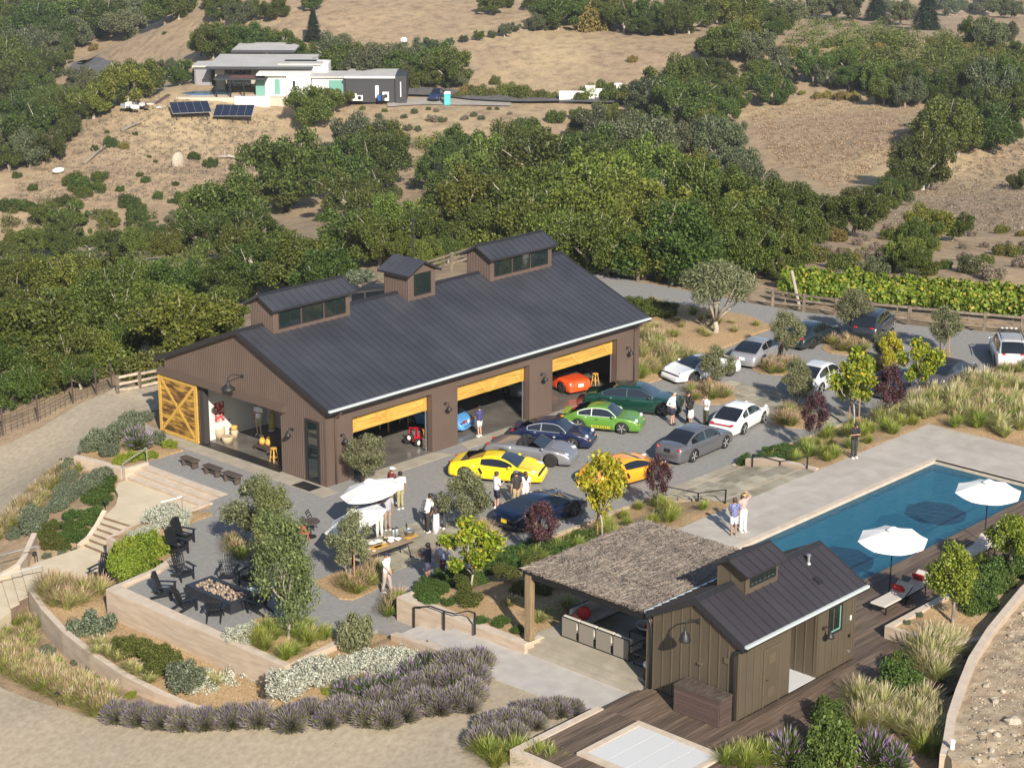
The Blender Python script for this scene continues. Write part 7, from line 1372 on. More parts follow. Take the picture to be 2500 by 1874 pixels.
T(z4, 'west', [(960, 640, 110, 'scrub'), (860, 690, 80, 'scrub'), (1050, 600, 70, 'scrub'), (650, 720, 60, 'scrub')])
T(z4, 'mid', [(1500, 120, 140), (1650, 60, 150), (1780, -30, 160), (1950, 30, 180), (2080, 120, 120), (1560, -60, 140)])
T(z2, 'mid', [(760, 930, 150), (640, 1060, 120), (700, 1200, 170), (900, 1050, 150, 'oakmid'), (1060, 960, 130), (880, 1250, 190, 'oakmid'), (1080, 1130, 170), (1250, 1000, 160), (1190, 860, 90), (1430, 930, 150, 'oakmid'), (1400, 1090, 190), (1600, 940, 150), (1240, 1270, 190), (1000, 1390, 160), (820, 1390, 130), (1560, 1150, 200, 'oakmid'), (1750, 1000, 170), (1780, 1220, 220, 'oakmid'), (1600, 1380, 210, 'oakmid'), (1420, 1330, 180), (1230, 1450, 160), (1950, 1080, 190, 'oakmid'), (2000, 1330, 230, 'oakmid'), (1850, 1480, 210, 'oakmid'), (2150, 1170, 170), (2120, 1520, 180), (1640, 1560, 170), (1420, 1520, 150, 'oakmid'), (1120, 1530, 120), (1900, 850, 170, 'oakgrey'), (2080, 880, 150, 'oakgrey'), (1700, 800, 110, 'oakgrey'), (1560, 800, 90)])
T(z2, 'mid', [(260, 870, 110), (130, 860, 120, 'oakgrey'), (250, 1010, 150), (100, 1050, 150), (230, 1180, 140), (60, 1220, 130), (350, 1380, 120, 'oakmid'), (250, 1500, 130, 'oakmid'), (90, 1450, 150), (430, 1500, 110, 'oakmid'), (560, 1480, 100), (330, 1600, 100, 'oakmid'), (680, 1490, 100), (560, 1610, 100, 'oakmid')])
T(z2, 'house', [(50, 350, 110), (150, 400, 110, 'oakgrey'), (290, 350, 110, 'oakgrey'), (380, 420, 95), (450, 330, 80, 'oakgrey'), (530, 450, 95), (620, 390, 95), (700, 420, 115), (770, 480, 75, 'oakgrey'), (560, 290, 60, 'oakgrey'), (460, 510, 60, 'scrub')])
T(z2, 'top', [(970, 15, 55), (1070, 0, 40), (1240, 10, 45), (1400, 60, 85), (1480, 40, 75), (1600, 60, 80, 'yellowscrub'), (1730, 60, 80), (1820, 90, 80), (1930, 60, 90), (1960, 130, 70), (2060, 90, 80), (2150, 110, 80), (2180, 40, 70), (1680, 0, 60, 'yellowscrub'), (2080, 170, 40), (1330, 15, 40), (1560, 20, 60)])
T(z2, 'row', [(700, 262, 26, 'oakgrey'), (795, 245, 26, 'oakgrey'), (890, 225, 26), (980, 215, 22, 'oakgrey'), (1055, 195, 28, 'oakgrey'), (1120, 165, 26, 'oakgrey'), (1255, 145, 40, 'oakgrey'), (1310, 130, 45, 'oakgrey'), (1370, 105, 42, 'oakgrey')])
T(z2, 'road', [(820, 560, 50, 'yellowscrub'), (880, 560, 60, 'scrub'), (950, 575, 50, 'scrub'), (1000, 500, 38, 'scrub'), (1080, 550, 65, 'oakmid'), (1150, 560, 70, 'oakmid'), (1230, 590, 45, 'scrub'), (1290, 590, 45, 'scrub'), (1350, 600, 40, 'scrub'), (1600, 560, 75, 'oakmid'), (1680, 540, 80), (1760, 560, 85, 'oakmid'), (1850, 590, 65, 'scrub'), (1540, 600, 50, 'oakmid'), (1880, 365, 30, 'yellowscrub'), (770, 590, 40, 'scrub'), (1930, 640, 60, 'oakmid')], 'scrub', True)
T(z2, 'road', [(2000, 600, 110, 'oakgrey'), (2110, 520, 120), (2180, 620, 110), (2080, 690, 90, 'oakgrey'), (1690, 700, 60, 'oakmid'), (1860, 740, 90)])
T(z2, 'bank', [(1390, 720, 60, 'oak'), (1530, 710, 50, 'oak'), (1200, 770, 80, 'oak'), (250, 730, 22, 'oakgrey'), (410, 738, 20, 'oakgrey'), (480, 705, 22, 'oakgrey'), (345, 812, 26, 'oakgrey'), (440, 805, 30, 'oakgrey'), (500, 815, 24, 'oakgrey'), (600, 745, 36, 'dead'), (660, 755, 28, 'oakgrey'), (800, 745, 24, 'dead'), (860, 725, 22, 'oakgrey'), (910, 745, 22, 'oakgrey'), (570, 690, 16, 'scrub'), (620, 700, 18, 'dead'), (1010, 690, 14, 'scrub'), (1090, 720, 16, 'dead'), (960, 690, 14, 'scrub'), (145, 685, 18, 'scrub'), (290, 700, 18, 'scrub')], 'scrub', True)
# knoll, gully and the far ridges
rnd = random.Random(12)
KN = [(800, 170), (1000, 120), (1250, 110), (1450, 200), (1700, 240), (1950, 290), (2211, 320), (2330, 420), (2330, 640), (1900, 640), (1450, 620), (1150, 560), (860, 500), (800, 430), (700, 330), (700, 220)]
c = 0
while c < 30:
	u, v = rnd.uniform(690, 2330), rnd.uniform(110, 640)
	if not inpoly(np.array([u]), np.array([v]), KN)[0] or (820 < u < 1090 and 130 < v < 230): continue
	hi = v < 330+max(0, (u-1400)*.12); k = rnd.choice(['scrub', 'scrub', 'oakmid', 'yellowscrub', 'oak'] if hi else ['oak', 'oakgrey', 'oak', 'oakmid', 'oakgrey'])
	T(z3, 'knoll' if hi else 'knolltree', [(u, v, rnd.uniform(30, 55) if hi else rnd.uniform(55, 90), k)], low=hi); c += 1
T(z3, 'knolltree', [(300, 240, 100), (400, 190, 90, 'oakmid'), (210, 300, 75), (480, 270, 90, 'oakgrey'), (560, 350, 100, 'oakgrey'), (650, 420, 95, 'oakgrey'), (600, 540, 105), (520, 480, 80), (100, 430, 85), (60, 510, 90), (230, 420, 70), (320, 560, 85), (200, 590, 85), (380, 620, 70), (60, 640, 100), (180, 720, 70, 'oakmid'), (290, 700, 60), (560, 180, 80), (640, 130, 75), (860, 420, 80), (960, 470, 85, 'oakgrey'), (1090, 490, 85), (1250, 470, 90, 'oakgrey'), (1400, 500, 90), (1550, 520, 95), (1700, 540, 100), (1850, 480, 95), (1990, 520, 100, 'oakgrey'), (2120, 480, 95), (2190, 580, 90)])
T(z3, 'road', [(890, 600, 32), (950, 595, 32), (1030, 595, 42), (1120, 600, 42), (1290, 615, 42), (1390, 630, 36), (780, 585, 22)], 'yellowscrub', True)
T(z3, 'gully', [(1690, 790, 130), (1780, 860, 100, 'oakmid'), (1990, 780, 140), (2090, 690, 110), (1890, 680, 90), (2130, 840, 70), (1560, 1030, 130), (1460, 1110, 100), (1590, 1100, 80), (1180, 1270, 130), (1110, 1350, 110), (1300, 1250, 90), (1370, 1210, 70), (1570, 1410, 100, 'oakmid'), (1530, 1500, 80), (1750, 1430, 80), (1420, 1600, 100, 'oakmid'), (1500, 1640, 80), (2190, 1140, 60)])
T(z3, 'mid', [(60, 900, 100, 'oakgrey'), (230, 900, 130, 'oakgrey'), (320, 860, 80, 'oakgrey'), (80, 1080, 130, 'oakmid'), (300, 1060, 120, 'oakgrey'), (200, 1230, 170, 'oakmid'), (430, 1150, 110, 'oakgrey'), (520, 1280, 140), (380, 1350, 170, 'oakmid'), (700, 1250, 110), (620, 1400, 140), (820, 1330, 110), (180, 1450, 180, 'oakmid'), (520, 1500, 150), (760, 1460, 110), (900, 1290, 70), (650, 1580, 130), (350, 1580, 140, 'oakmid'), (820, 1580, 70, 'scrub'), (80, 1560, 130, 'oakmid')])
for u, v, r, s in ((1580, 95, 90, 'tall dark fir on the skyline ridge'), (1260, 50, 75, 'second dark fir left of the tall one'), (840, 30, 50, 'small dark fir left on the ridge'), (670, 30, 50, 'leftmost small fir on the ridge')): hill_tree(z3, u, v, r, 'fir', s)
T(z3, 'far', [(1900, 200, 70), (1990, 220, 70, 'oakgrey'), (2080, 220, 75, 'oakgrey'), (2160, 300, 60), (900, 30, 60, 'oakgrey'), (980, 20, 60, 'oakgrey'), (1080, 40, 60, 'oakgrey'), (1420, 70, 60, 'oakgrey'), (1700, 30, 50, 'oakgrey'), (1780, 30, 55, 'oakgrey'), (1880, 20, 50, 'oakgrey'), (1960, 30, 55, 'oakgrey'), (2060, 30, 50, 'oakgrey'), (2130, 50, 45, 'oakgrey'), (1350, 40, 50, 'oakgrey'), (330, 30, 80, 'oakmid'), (430, 60, 70), (240, 60, 80, 'oakmid'), (120, 50, 80), (60, 110, 70, 'oakmid'), (540, 40, 60), (30, 20, 60), (720, 60, 60, 'oakgrey')])
rnd = random.Random(31)
for k in range(44):
	u, v = rnd.uniform(850, 2250), rnd.uniform(1440, 1660); T(z3, 'east', [(u, v, rnd.uniform(22, 60), rnd.choice(['dead', 'scrub', 'dead', 'oak', 'yellowscrub']))], low=True)
for k in range(16): T(z6, 'east', [(rnd.uniform(640, 2250), rnd.uniform(-10, 130), rnd.uniform(40, 90), rnd.choice(['dead', 'oak', 'scrub', 'oakgrey', 'oak']))], low=True)
T(z6, 'mid', [(60, -40, 130, 'oakmid'), (250, -20, 120, 'oakmid'), (430, -40, 120), (560, 40, 90), (650, 80, 80)])
T(z5, 'mid', [(1560, -70, 130, 'oakmid'), (1750, -60, 140, 'oakmid'), (1950, -60, 140, 'oakmid'), (2120, -20, 110, 'oakmid'), (2050, 60, 80, 'oakmid'), (700, -40, 90), (560, -30, 80, 'oakmid')])
plant('silver_bush', 'round silver bush behind the middle cupola', 'bush', at(*z5(140, 210), 0), 1.25, bush_mesh(1, 'greygreen'), None)
def thicket(poly, f, n, nl, mat, label, r0=.8, r1=2.2, sz=.15):
	g = random.Random(n); xs = [p[0] for p in poly]; ys = [p[1] for p in poly]; lb = []
	while len(lb) < nl:
		u, v = g.uniform(min(xs), max(xs)), g.uniform(min(ys), max(ys))
		if inpoly(np.array([u]), np.array([v]), poly)[0]: q = hit(*f(u, v)); r = g.uniform(r0, r1); lb.append((q.x, q.y, q.z+r*.35, r, .8))
	o = inst('wood_understory', cloud_mesh('wood_understory', leaf_cloud(nl, lb, n, sz, .65, .5, .1, jit=.8), LM[mat])); tag(o, label, 'undergrowth', kind='stuff')
thicket([(0, 0), (1500, 0), (1560, 260), (1050, 620), (740, 780), (0, 1010)], z4, 62000, 210, 'oakmid', 'tangled green undergrowth between the oaks left of the barn', .5, 1.5, .10)
thicket([(0, 1330), (500, 1300), (1300, 1480), (1500, 1658), (0, 1658)], z1, 15000, 70, 'scrub', 'patchy brush on the lower slope above the left gully', .5, 1.5, .12)
thicket([(500, 900), (1200, 850), (1750, 950), (2200, 1000), (2200, 1658), (500, 1658)], z2, 60000, 190, 'oakmid', 'dense undergrowth below the oaks behind the barn', .8, 2.2, .14)
thicket(KN, z3, 46000, 420, 'scrub', 'low green brush covering the knoll', .7, 2.0, .17)
thicket([(1200, 260), (2400, 340), (2400, 640), (1450, 620), (1100, 560)], z3, 26000, 200, 'oak', 'dark undergrowth at the foot of the knoll', .9, 2.4, .2)
thicket([(0, 60), (900, -20), (880, 110), (480, 280), (400, 400), (320, 600), (0, 620)], z1, 30000, 220, 'oak', 'dark undergrowth in the grove on the far left hill', 1, 2.6, .22)
thicket([(0, 680), (420, 660), (470, 870), (0, 1080)], z1, 22000, 150, 'oak', 'dark undergrowth on the left ridge', .9, 2.4, .18)
thicket([(100, 1100), (500, 850), (1000, 620), (1500, 680), (1800, 800), (1650, 1100), (1000, 1300), (100, 1300)], z1, 24000, 3000, 'dead', 'dry grass tussocks on the slope below the solar arrays', .15, .45, .09)
thicket([(430, 720), (900, 630), (1650, 700), (1400, 1000), (1000, 1230), (560, 1000)], z3, 20000, 2600, 'rust', 'dry grass tussocks on the right hand pasture', .15, .45, .09)
thicket([(1700, 1100), (2400, 850), (2400, 1500), (1300, 1480)], z3, 16000, 1800, 'dead', 'dry grass tussocks above the vineyard', .15, .5, .09)
# ---- planted trees of the court
def round_lobes(seed, n, R, z0, z1_, r0, r1):
	g = random.Random(seed); out = []
	for j in range(n): t = (j+.5)/n; a = j*2.4+g.random(); f = R*math.sin(math.pi*(.16+.78*t))*g.uniform(.55, 1.1); out.append((f*math.cos(a), f*math.sin(a), z0+(z1_-z0)*t+g.uniform(-.08, .08), g.uniform(r0, r1)))
	return out
OLV = []
for k in range(4):
	lb = round_lobes(k*9+1, 15, .60, .72, 1.72, .18, .34); OLV.append((cloud_mesh('olive_crown', leaf_cloud(80+k, lb, 8500, .036, .32, .4, .25, jit=.8), LM['olive']), trunk_mesh('olive_trunk', lb, M['bark'], .05, .42, k+3, 4)))
MPL = {}
for key, n, mt in (('maple', 3400, 'maple'), ('maple_y', 3000, 'maple_y'), ('plum', 4000, 'plum')):
	MPL[key] = []
	for k in range(2):
		lb = round_lobes(k+len(key)*3, 13, .62, .75, 1.85, .15, .34); MPL[key].append((cloud_mesh(key+'_crown', leaf_cloud(90+k, lb, n, .046 if key != 'plum' else .042, .8 if key != 'plum' else .5, .3, .3, jit=.85), LM[mt]), trunk_mesh('slim_trunk', lb, M['bark_pale'] if key != 'plum' else M['bark'], .03, .5, k, 7)))
def court_tree(name, label, cat, base, z, top, wpx, crown, group=None, stakes=0, full=2.0):
	"""base and top in photo pixels give the height; wpx the crown width"""
	q = at(base[0], base[1], z); lo, hi = 0, 14
	for _ in range(40):
		m = (lo+hi)/2; d = (np.array([q.x, q.y, q.z+m])-CAM)@RM.T; vv = PCY-F_PX*d[1]/d[2]
		if vv > top: lo = m
		else: hi = m
	D = (Vector(CAM)-q).length; w = wpx/F_PX*D/2; h = lo
	t = plant(name, label, cat, q, 1.0, crown[0], crown[1], group, random.random()*6.28, None); t.scale = (w/.85, w/.85, h/full)
	for k in range(stakes):
		a = 1.2+k*3.1; p = (q.x+.42*math.cos(a), q.y+.42*math.sin(a), q.z-.1); s = thing('tree_stake', ('nearer' if k else 'farther')+' reddish stake by the '+label, 'stake', p); MB().tube([(0, 0, 0), (0, 0, 1.75)], .035, 6).build('stake_pole', M['stake'], s)
	return t
_lo = [(.62*math.cos(j*2.4)*math.sqrt(j/13), .62*math.sin(j*2.4)*math.sqrt(j/13), 1.45-.35*(j/13)+.1*math.sin(j*5), .26+.05*math.cos(j*3)) for j in range(14)]
OLDO = (cloud_mesh('old_olive_crown', leaf_cloud(150, _lo, 10500, .030, .35, .5, .2, jit=.75), LM['olive']), trunk_mesh('old_olive_trunk', _lo, M['bark_pale'], .06, .35, 9, 8))
OG = 'olive trees of the court'
for k, (b, top, w, s, st, z) in enumerate((((893, 1190), 1056, 140, 'small olive tree at the barn corner by the first opening', 1, 0), ((628, 1345), 1150, 190, 'wide olive tree between the benches and the fire pit', 0, 0), ((858, 1424), 1236, 132, 'small olive tree in the grass square before the buffet', 2, 0), ((1143, 1305), 1140, 150, 'olive tree between the navy car and the standing people', 1, 0), ((1745, 822), 632, 205, 'large old olive tree behind the right end of the barn', -1, 0), ((1745, 946), 842, 108, 'round olive tree hiding the white sports coupe', 1, 0), ((1918, 880), 752, 104, 'slim olive tree beside the silver coupe', 1, 0), ((2080, 822), 698, 112, 'tall olive tree in front of the black utility car', 0, 0), ((2305, 868), 742, 104, 'olive tree near the right fence with two stakes', 2, 0), ((1948, 1000), 868, 100, 'leaning olive tree at the flagstone crossing', 0, 0), ((2155, 895), 805, 84, 'small olive tree behind the yellow maple', 0, 0))):
	court_tree('olive_tree', s, 'olive tree', b, z, top, w, OLV[k % 4] if st >= 0 else OLDO, OG, max(0, st), 2.0 if st >= 0 else 1.75)
_lb = [(.68*math.cos(a)*f, .5*math.sin(a)*f, z, r) for a, f, z, r in [(random.Random(j*7).random()*6.28, random.Random(j*5+1).random()**.5*.95, (.55+j*.085), .27+.13*random.Random(j).random()) for j in range(17)]]
BIGO = (cloud_mesh('live_oak_crown', leaf_cloud(131, _lb, 8200, .028, .6, .35, .3, jit=.85), LM['loose']), trunk_mesh('live_oak_trunk', _lb, M['bark_pale'], .035, .55, 5, 9))
court_tree('live_oak', 'tall loose live oak beside the fire pit', 'oak tree', (705, 1557), .1, 1266, 180, BIGO)
court_tree('live_oak', 'short thin live oak between the fire pit and the wide olive', 'oak tree', (662, 1400), .05, 1195, 120, BIGO)
for b, top, w, key, s, z, st in (((1152, 1444), 1252, 170, 'maple', 'yellow green maple in the bed before the people', .85, 0), ((1470, 1307), 1085, 140, 'maple_y', 'golden yellow maple in front of the orange car', .6, 1), ((2085, 1034), 836, 138, 'maple', 'tall yellow green maple beside the purple plum', .35, 2), ((2240, 977), 816, 118, 'maple', 'green maple before the grey convertible', .4, 0), ((2172, 920), 800, 70, 'maple_y', 'thin orange tipped maple behind the plum', .1, 0)): court_tree('maple_tree', s, 'maple tree', b, z, top, w, MPL[key][0 if len(s) % 2 else 1], 'young maples of the court', st, 2.15)
for b, top, w, s, z in (((1320, 1352), 1218, 105, 'purple plum tree in front of the navy sports car', .3), ((1606, 1247), 1100, 72, 'small purple plum tree by the orange car nose', .4), ((1985, 1091), 950, 72, 'purple plum tree left of the yellow maple', .4), ((2167, 1028), 884, 96, 'bushy purple plum tree right of the yellow maple', .4)): court_tree('plum_tree', s, 'plum tree', b, z, top, w, MPL['plum'][len(s) % 2], 'purple leaved plums', 1 if b[0] < 1400 else 0, 2.1)
for b, top, w, s in (((2327, 1517), 1318, 132, 'bright green citrus tree in the square planter'), ((2466, 1402), 1248, 125, 'bright green citrus tree by the far loungers')): court_tree('citrus_tree', s, 'citrus tree', b, 1.4, top, w, (cloud_mesh('citrus_crown', leaf_cloud(140+len(s), round_lobes(len(s), 14, .62, .8, 1.75, .2, .38), 6000, .042, .55, .5, .2), LM['citrus']), trunk_mesh('citrus_trunk', [(.2, 0, 1.1, .3), (-.2, .1, 1.2, .3)], M['bark'], .06, .7, 3, 2)), 'citrus trees by the pool')
# ---- shrubs, grasses, lavender
def grass_mesh(seed, n, h, spread, mats, pl=0, lean=.5, w=.010):
	g = np.random.default_rng(seed); a = g.random(n)*6.283; f = g.random(n)**.6; bx, by = .16*f*np.cos(a), .16*f*np.sin(a); ln = f*spread*g.uniform(.6, 1.3, n); hh = h*g.uniform(.55, 1.15, n)*(1-.35*f*lean)
	V = []; mi = []
	sx, sy = -np.sin(a)*w, np.cos(a)*w; rot = g.random(n)*1.2; sx, sy = sx*np.cos(rot)-sy*np.sin(rot), sx*np.sin(rot)+sy*np.cos(rot)
	pts = [np.stack([bx+np.cos(a)*ln*t**1.8, by+np.sin(a)*ln*t**1.8, hh*(t-.42*f*t**3)], -1) for t in (0, .4, .75, 1.0)]; S_ = np.stack([sx, sy, 0*sx], -1)
	ws = (1, .9, .6, .12); quads = []
	for i in range(3): quads.append(np.stack([pts[i]-S_*ws[i], pts[i]+S_*ws[i], pts[i+1]+S_*ws[i+1], pts[i+1]-S_*ws[i+1]], 1))
	A = np.concatenate([np.stack(quads, 1).reshape(n, 12, 3)]).reshape(-1, 3)
	# one island per blade: shared points
	Vb = np.stack([pts[0]-S_, pts[0]+S_, pts[1]-S_*.9, pts[1]+S_*.9, pts[2]-S_*.6, pts[2]+S_*.6, pts[3]-S_*.12, pts[3]+S_*.12], 1).reshape(-1, 3)
	o = (np.arange(n)*8)[:, None]; Q = np.concatenate([o+np.array([0, 1, 3, 2]), o+np.array([2, 3, 5, 4]), o+np.array([4, 5, 7, 6])]); mi = np.zeros(len(Q), int)
	if pl:
		k = g.choice(n, pl, replace=n < pl); tip = pts[3][k]; d = (pts[3]-pts[2])[k]; d /= np.linalg.norm(d, axis=1, keepdims=True)+1e-9; d[:, 2] += .5; q = S_[k]*1.5; L = .22*h
		P2 = np.stack([tip-d*L*.3, tip+q+d*L*.2, tip+d*L, tip-q+d*L*.2], 1).reshape(-1, 3); o2 = len(Vb)+(np.arange(pl)*4)[:, None]; Q = np.concatenate([Q, o2+np.array([0, 1, 2, 3])]); mi = np.concatenate([mi, np.ones(pl, int)]); Vb = np.concatenate([Vb, P2])
	return np_mesh('grass_tuft', Vb, Q, mats, False, mi)
GR = {'green': [grass_mesh(200+k, 620, .85, .62, [LM['blade'], LM['straw']], 60, w=.008) for k in range(2)], 'straw': [grass_mesh(210+k, 760, .85, .66, [LM['straw'], LM['plume']], 200, w=.0075) for k in range(2)], 'fountain': [grass_mesh(220+k, 420, .8, .75, [LM['blade'], LM['rust']], 220, w=.011) for k in range(2)], 'mix': [grass_mesh(230+k, 420, .9, .68, [LM['straw'], LM['rust']], 120, w=.011) for k in range(2)], 'low': [grass_mesh(240, 260, .5, .55, [LM['straw'], LM['plume']], 60, w=.012)]}
def lav_mesh(seed, n, fl, stem):
	g = np.random.default_rng(seed); a = g.random(n)*6.283; th = np.arccos(1-g.random(n)*.95); d = np.stack([np.sin(th)*np.cos(a), np.sin(th)*np.sin(a), np.cos(th)*1.1], -1); p0 = d*.35*g.uniform(.6, 1.3, n)[:, None]; p0[:, 2] += .05; L = .5*g.uniform(.8, 1.25, n)[:, None]
	p1 = p0+d*L*.75; p2 = p1+(d+np.array([0, 0, .25]))*L*.42; s = np.cross(d, g.normal(size=(n, 3))); s /= np.linalg.norm(s, axis=1, keepdims=True)
	A = np.stack([p0-s*.035, (p0+p1)/2+s*.05, p1+s*.01, (p0+p1)/2-s*.05], 1).reshape(-1, 3); B = np.stack([p1-d*.06, (p1+p2)/2+s*.020, p2, (p1+p2)/2-s*.020], 1).reshape(-1, 3)
	V = np.concatenate([A, B]); return np_mesh('lavender_bush', V, np.arange(len(V)).reshape(-1, 4), [stem, fl], False, np.r_[np.zeros(n, int), (g.random(n) < (.55 if n > 1000 else .4)).astype(int)])
LAV = [lav_mesh(300+k, 2300,  LM['lavf'], LM['lav']) for k in range(3)]; SALV = [lav_mesh(310+k, 900, LM['salvia'], LM['shrub']) for k in range(2)]
def small(name, label, cat, q, r, mesh, group, sc=(1, 1)): return plant(name, label, cat, q, r, mesh, None, group, None, sc)
def put(f, u, v, z):
	if z is None: q = hit(*f(u, v)); q.z += .03; return q
	return at(*f(u, v), z)
def rmeter(f, rp, q): return rp*.38*(Vector(CAM)-q).length/F_PX
def bushes(lst, mat, name, label, group, z=None, f=z7, sc=(1, 1), dz=-.05):
	for j, (u, v, rp) in enumerate(lst):
		q = put(f, u, v, z); r = rmeter(f, rp, q)*1.3; q.z += dz; small(name, label, 'bush', q, r, bush_mesh(j % 4, mat), group, (sc[0], sc[1]*1.3))
def grasses(lst, kind, label, group, z=None, f=z7, h=1.0):
	for j, (u, v) in enumerate(lst):
		q = put(f, u, v, z if not callable(z) else None)
		if callable(z):
			for _ in range(4): q = at(*f(u, v), z(q.x, q.y))
		s = random.uniform(.8, 1.15)*h; small('grass_clump', label, 'ornamental grass', q, s, GR[kind][j % len(GR[kind])], group)
LG = 'lavender bushes edging the lower drive'
for j, (u, v, rp) in enumerate([(755, 1350, 80), (895, 1365, 85), (1030, 1385, 80), (1180, 1395, 85), (1320, 1395, 82), (1490, 1385, 88), (1660, 1375, 90), (1870, 1400, 95), (1990, 1330, 80), (2110, 1380, 80), (2190, 1310, 80)]):
	q = hit(*z7(u, v)); small('lavender_bush', 'grey purple lavender bush in the row along the lower drive', 'lavender', q, rmeter(z7, rp, q)*1.42, LAV[j % 3], LG)
for j, (u, v, rp) in enumerate([(60, 1340, 75), (180, 1370, 80), (300, 1380, 85), (420, 1340, 85), (520, 1280, 85), (640, 1300, 85), (760, 1270, 85), (840, 1220, 85), (480, 1180, 80), (600, 1150, 85), (720, 1150, 90), (860, 1110, 85), (760, 1040, 90), (900, 1020, 80), (680, 1040, 80), (830, 1290, 60), (240, 1280, 80), (360, 1240, 75)]):
	q = hit(*z8(u, v)); q.z += .02; small('lavender_bush', 'purple lavender bush in the mass by the pale path', 'lavender', q, rmeter(z8, rp, q)*1.5, LAV[j % 3], 'lavender mass by the pale path')
for j, (u, v, rp) in enumerate([(1190, 1330, 70), (1300, 1330, 75), (1410, 1320, 75), (1500, 1310, 60), (950, 1420, 75), (1060, 1400, 80), (1170, 1400, 75), (900, 1520, 80), (1010, 1500, 80), (1120, 1470, 70), (1260, 1400, 60)]):
	q = hit(*z8(u, v)); q.z += .02; small('lavender_bush', 'lavender bush in the wedge beside the timber deck curb', 'lavender', q, rmeter(z8, rp, q)*1.45, LAV[j % 3], 'lavender wedge by the deck')
for j, (f, u, v, rp, s) in enumerate([(z8, 30, 1170, 70, 'purple salvia left in the mixed border'), (z8, 180, 1150, 75, 'purple salvia below the white bushes'), (z8, 330, 1130, 70, 'purple salvia beside the lavender mass'), (z8, 460, 1060, 75, 'bright purple salvia under the path wall'), (z8, 560, 990, 65, 'pink purple salvia nearest the stair'), (z4, 890, 1200, 75, 'tall pale purple salvia by the sliding door'), (z9, 690, 1560, 110, 'tall purple salvia at the bottom edge left of the dark shrub'), (z9, 1240, 1560, 120, 'large purple salvia at the bottom right'), (z9, 1370, 1600, 90, 'second purple salvia at the bottom right')]):
	q = put(f, u, v+rp*.6, 0.9 if f is z9 else (.1 if f is z4 else None)); small('purple_salvia', s, 'salvia', q, rmeter(f, rp, q)*1.4, SALV[j % 2], 'purple flowering salvias', (1, 1.25))
bushes([(1290, 1230, 95), (1400, 1180, 95), (1560, 1180, 110), (1620, 1230, 80), (1850, 1190, 110), (1990, 1130, 110), (2050, 1080, 90), (2190, 1090, 90)], 'white', 'silver_bush', 'silver white bush below the tall beige wall', 'silver bushes below the wall', None, z7, (1.15, .95))
bushes([(160, 1060, 100), (260, 1010, 90), (390, 1010, 90), (60, 1060, 80), (300, 1090, 70)], 'white', 'silver_bush', 'silver white bush beside the salvia border', 'silver bushes by the border', None, z8, (1.1, .95))
bushes([(1010, 90, 90), (1120, 110, 90), (1060, 40, 80), (940, 170, 70), (1180, 60, 60), (880, 190, 55)], 'white', 'silver_bush', 'silver bush spreading beside the upper chairs', 'silver bushes beside the chairs', .05, z7, (1, .7))
bushes([(1540, 850, 80), (1600, 810, 70), (1480, 820, 50)], 'white', 'silver_bush', 'silver bush at the edge of the fire court', 'silver bushes at the fire court edge', .08, z7, (1, .8))
bushes([(820, 360, 95), (920, 340, 100), (1000, 330, 90), (780, 430, 80), (880, 420, 85), (970, 290, 80), (1040, 270, 60), (760, 330, 60)], 'bright', 'bright_shrub', 'bright yellow green shrub behind the upper adirondack chairs', 'bright shrubs above the lower path', -.35, z7, (1, 1.2))
bushes([(600, 860, 130)], 'greygreen', 'grey_shrub', 'round grey green shrub inside the curved wall', None, None, z7); bushes([(1200, 1140, 110)], 'greygreen', 'grey_shrub', 'grey green shrub at the right end of the inner bed', None, -1.1, z7)
bushes([(820, 920, 90), (900, 930, 95), (980, 960, 95), (1060, 990, 90), (1010, 1050, 85), (1100, 1040, 80)], 'boxwood', 'low_shrub', 'dense olive green shrub in the middle of the inner bed', 'olive green shrubs in the inner bed', -1.15, z7, (1, .8))
bushes([(540, 625, 45), (640, 610, 40), (445, 720, 35), (1430, 1220, 55), (1700, 1200, 55), (2020, 1030, 45), (350, 1010, 55), (2110, 1190, 40)], 'bright', 'bright_shrub', 'small lime green bush in the lower beds', 'small lime bushes', None, z7, (1, .8))
bushes([(60, 960, 60), (160, 990, 70), (120, 930, 55), (300, 920, 50), (90, 180, 40), (600, 1030, 45), (500, 990, 40)], 'greygreen', 'grey_shrub', 'small silvery plant in the outer lower bed', 'silvery plants in the outer bed', None, z7, (1, .6))
bushes([(480, 1090, 70), (570, 1110, 60), (660, 1150, 55), (380, 1030, 50), (740, 1180, 40), (840, 1200, 40)], 'bright', 'bright_shrub', 'pale lime ground bush outside the curved wall', 'lime ground bushes outside the wall', None, z7, (1, .5))
bushes([(680, 190, 60), (620, 130, 65), (500, 200, 70), (470, 130, 65), (440, 190, 60), (560, 90, 60), (600, 40, 65), (540, 170, 55), (470, 60, 60), (620, 200, 45)], 'ivy', 'low_shrub', 'glossy green ground shrub beside the garden steps', 'green ground shrubs by the garden steps', None, z7, (1, .6))
bushes([(300, 180, 55), (340, 130, 60), (240, 130, 60), (380, 200, 55), (330, 240, 60), (400, 250, 50)], 'boxwood', 'low_shrub', 'feathery olive shrub above the entry steps', 'feathery shrubs by the entry', None, z7, (1, .6))
bushes([(300, 310, 28), (400, 290, 30), (480, 268, 24)], 'greygreen', 'grey_shrub', 'tiny blue grey tuft at the lower path edge', 'blue grey tufts', None, z7, (1, .8))
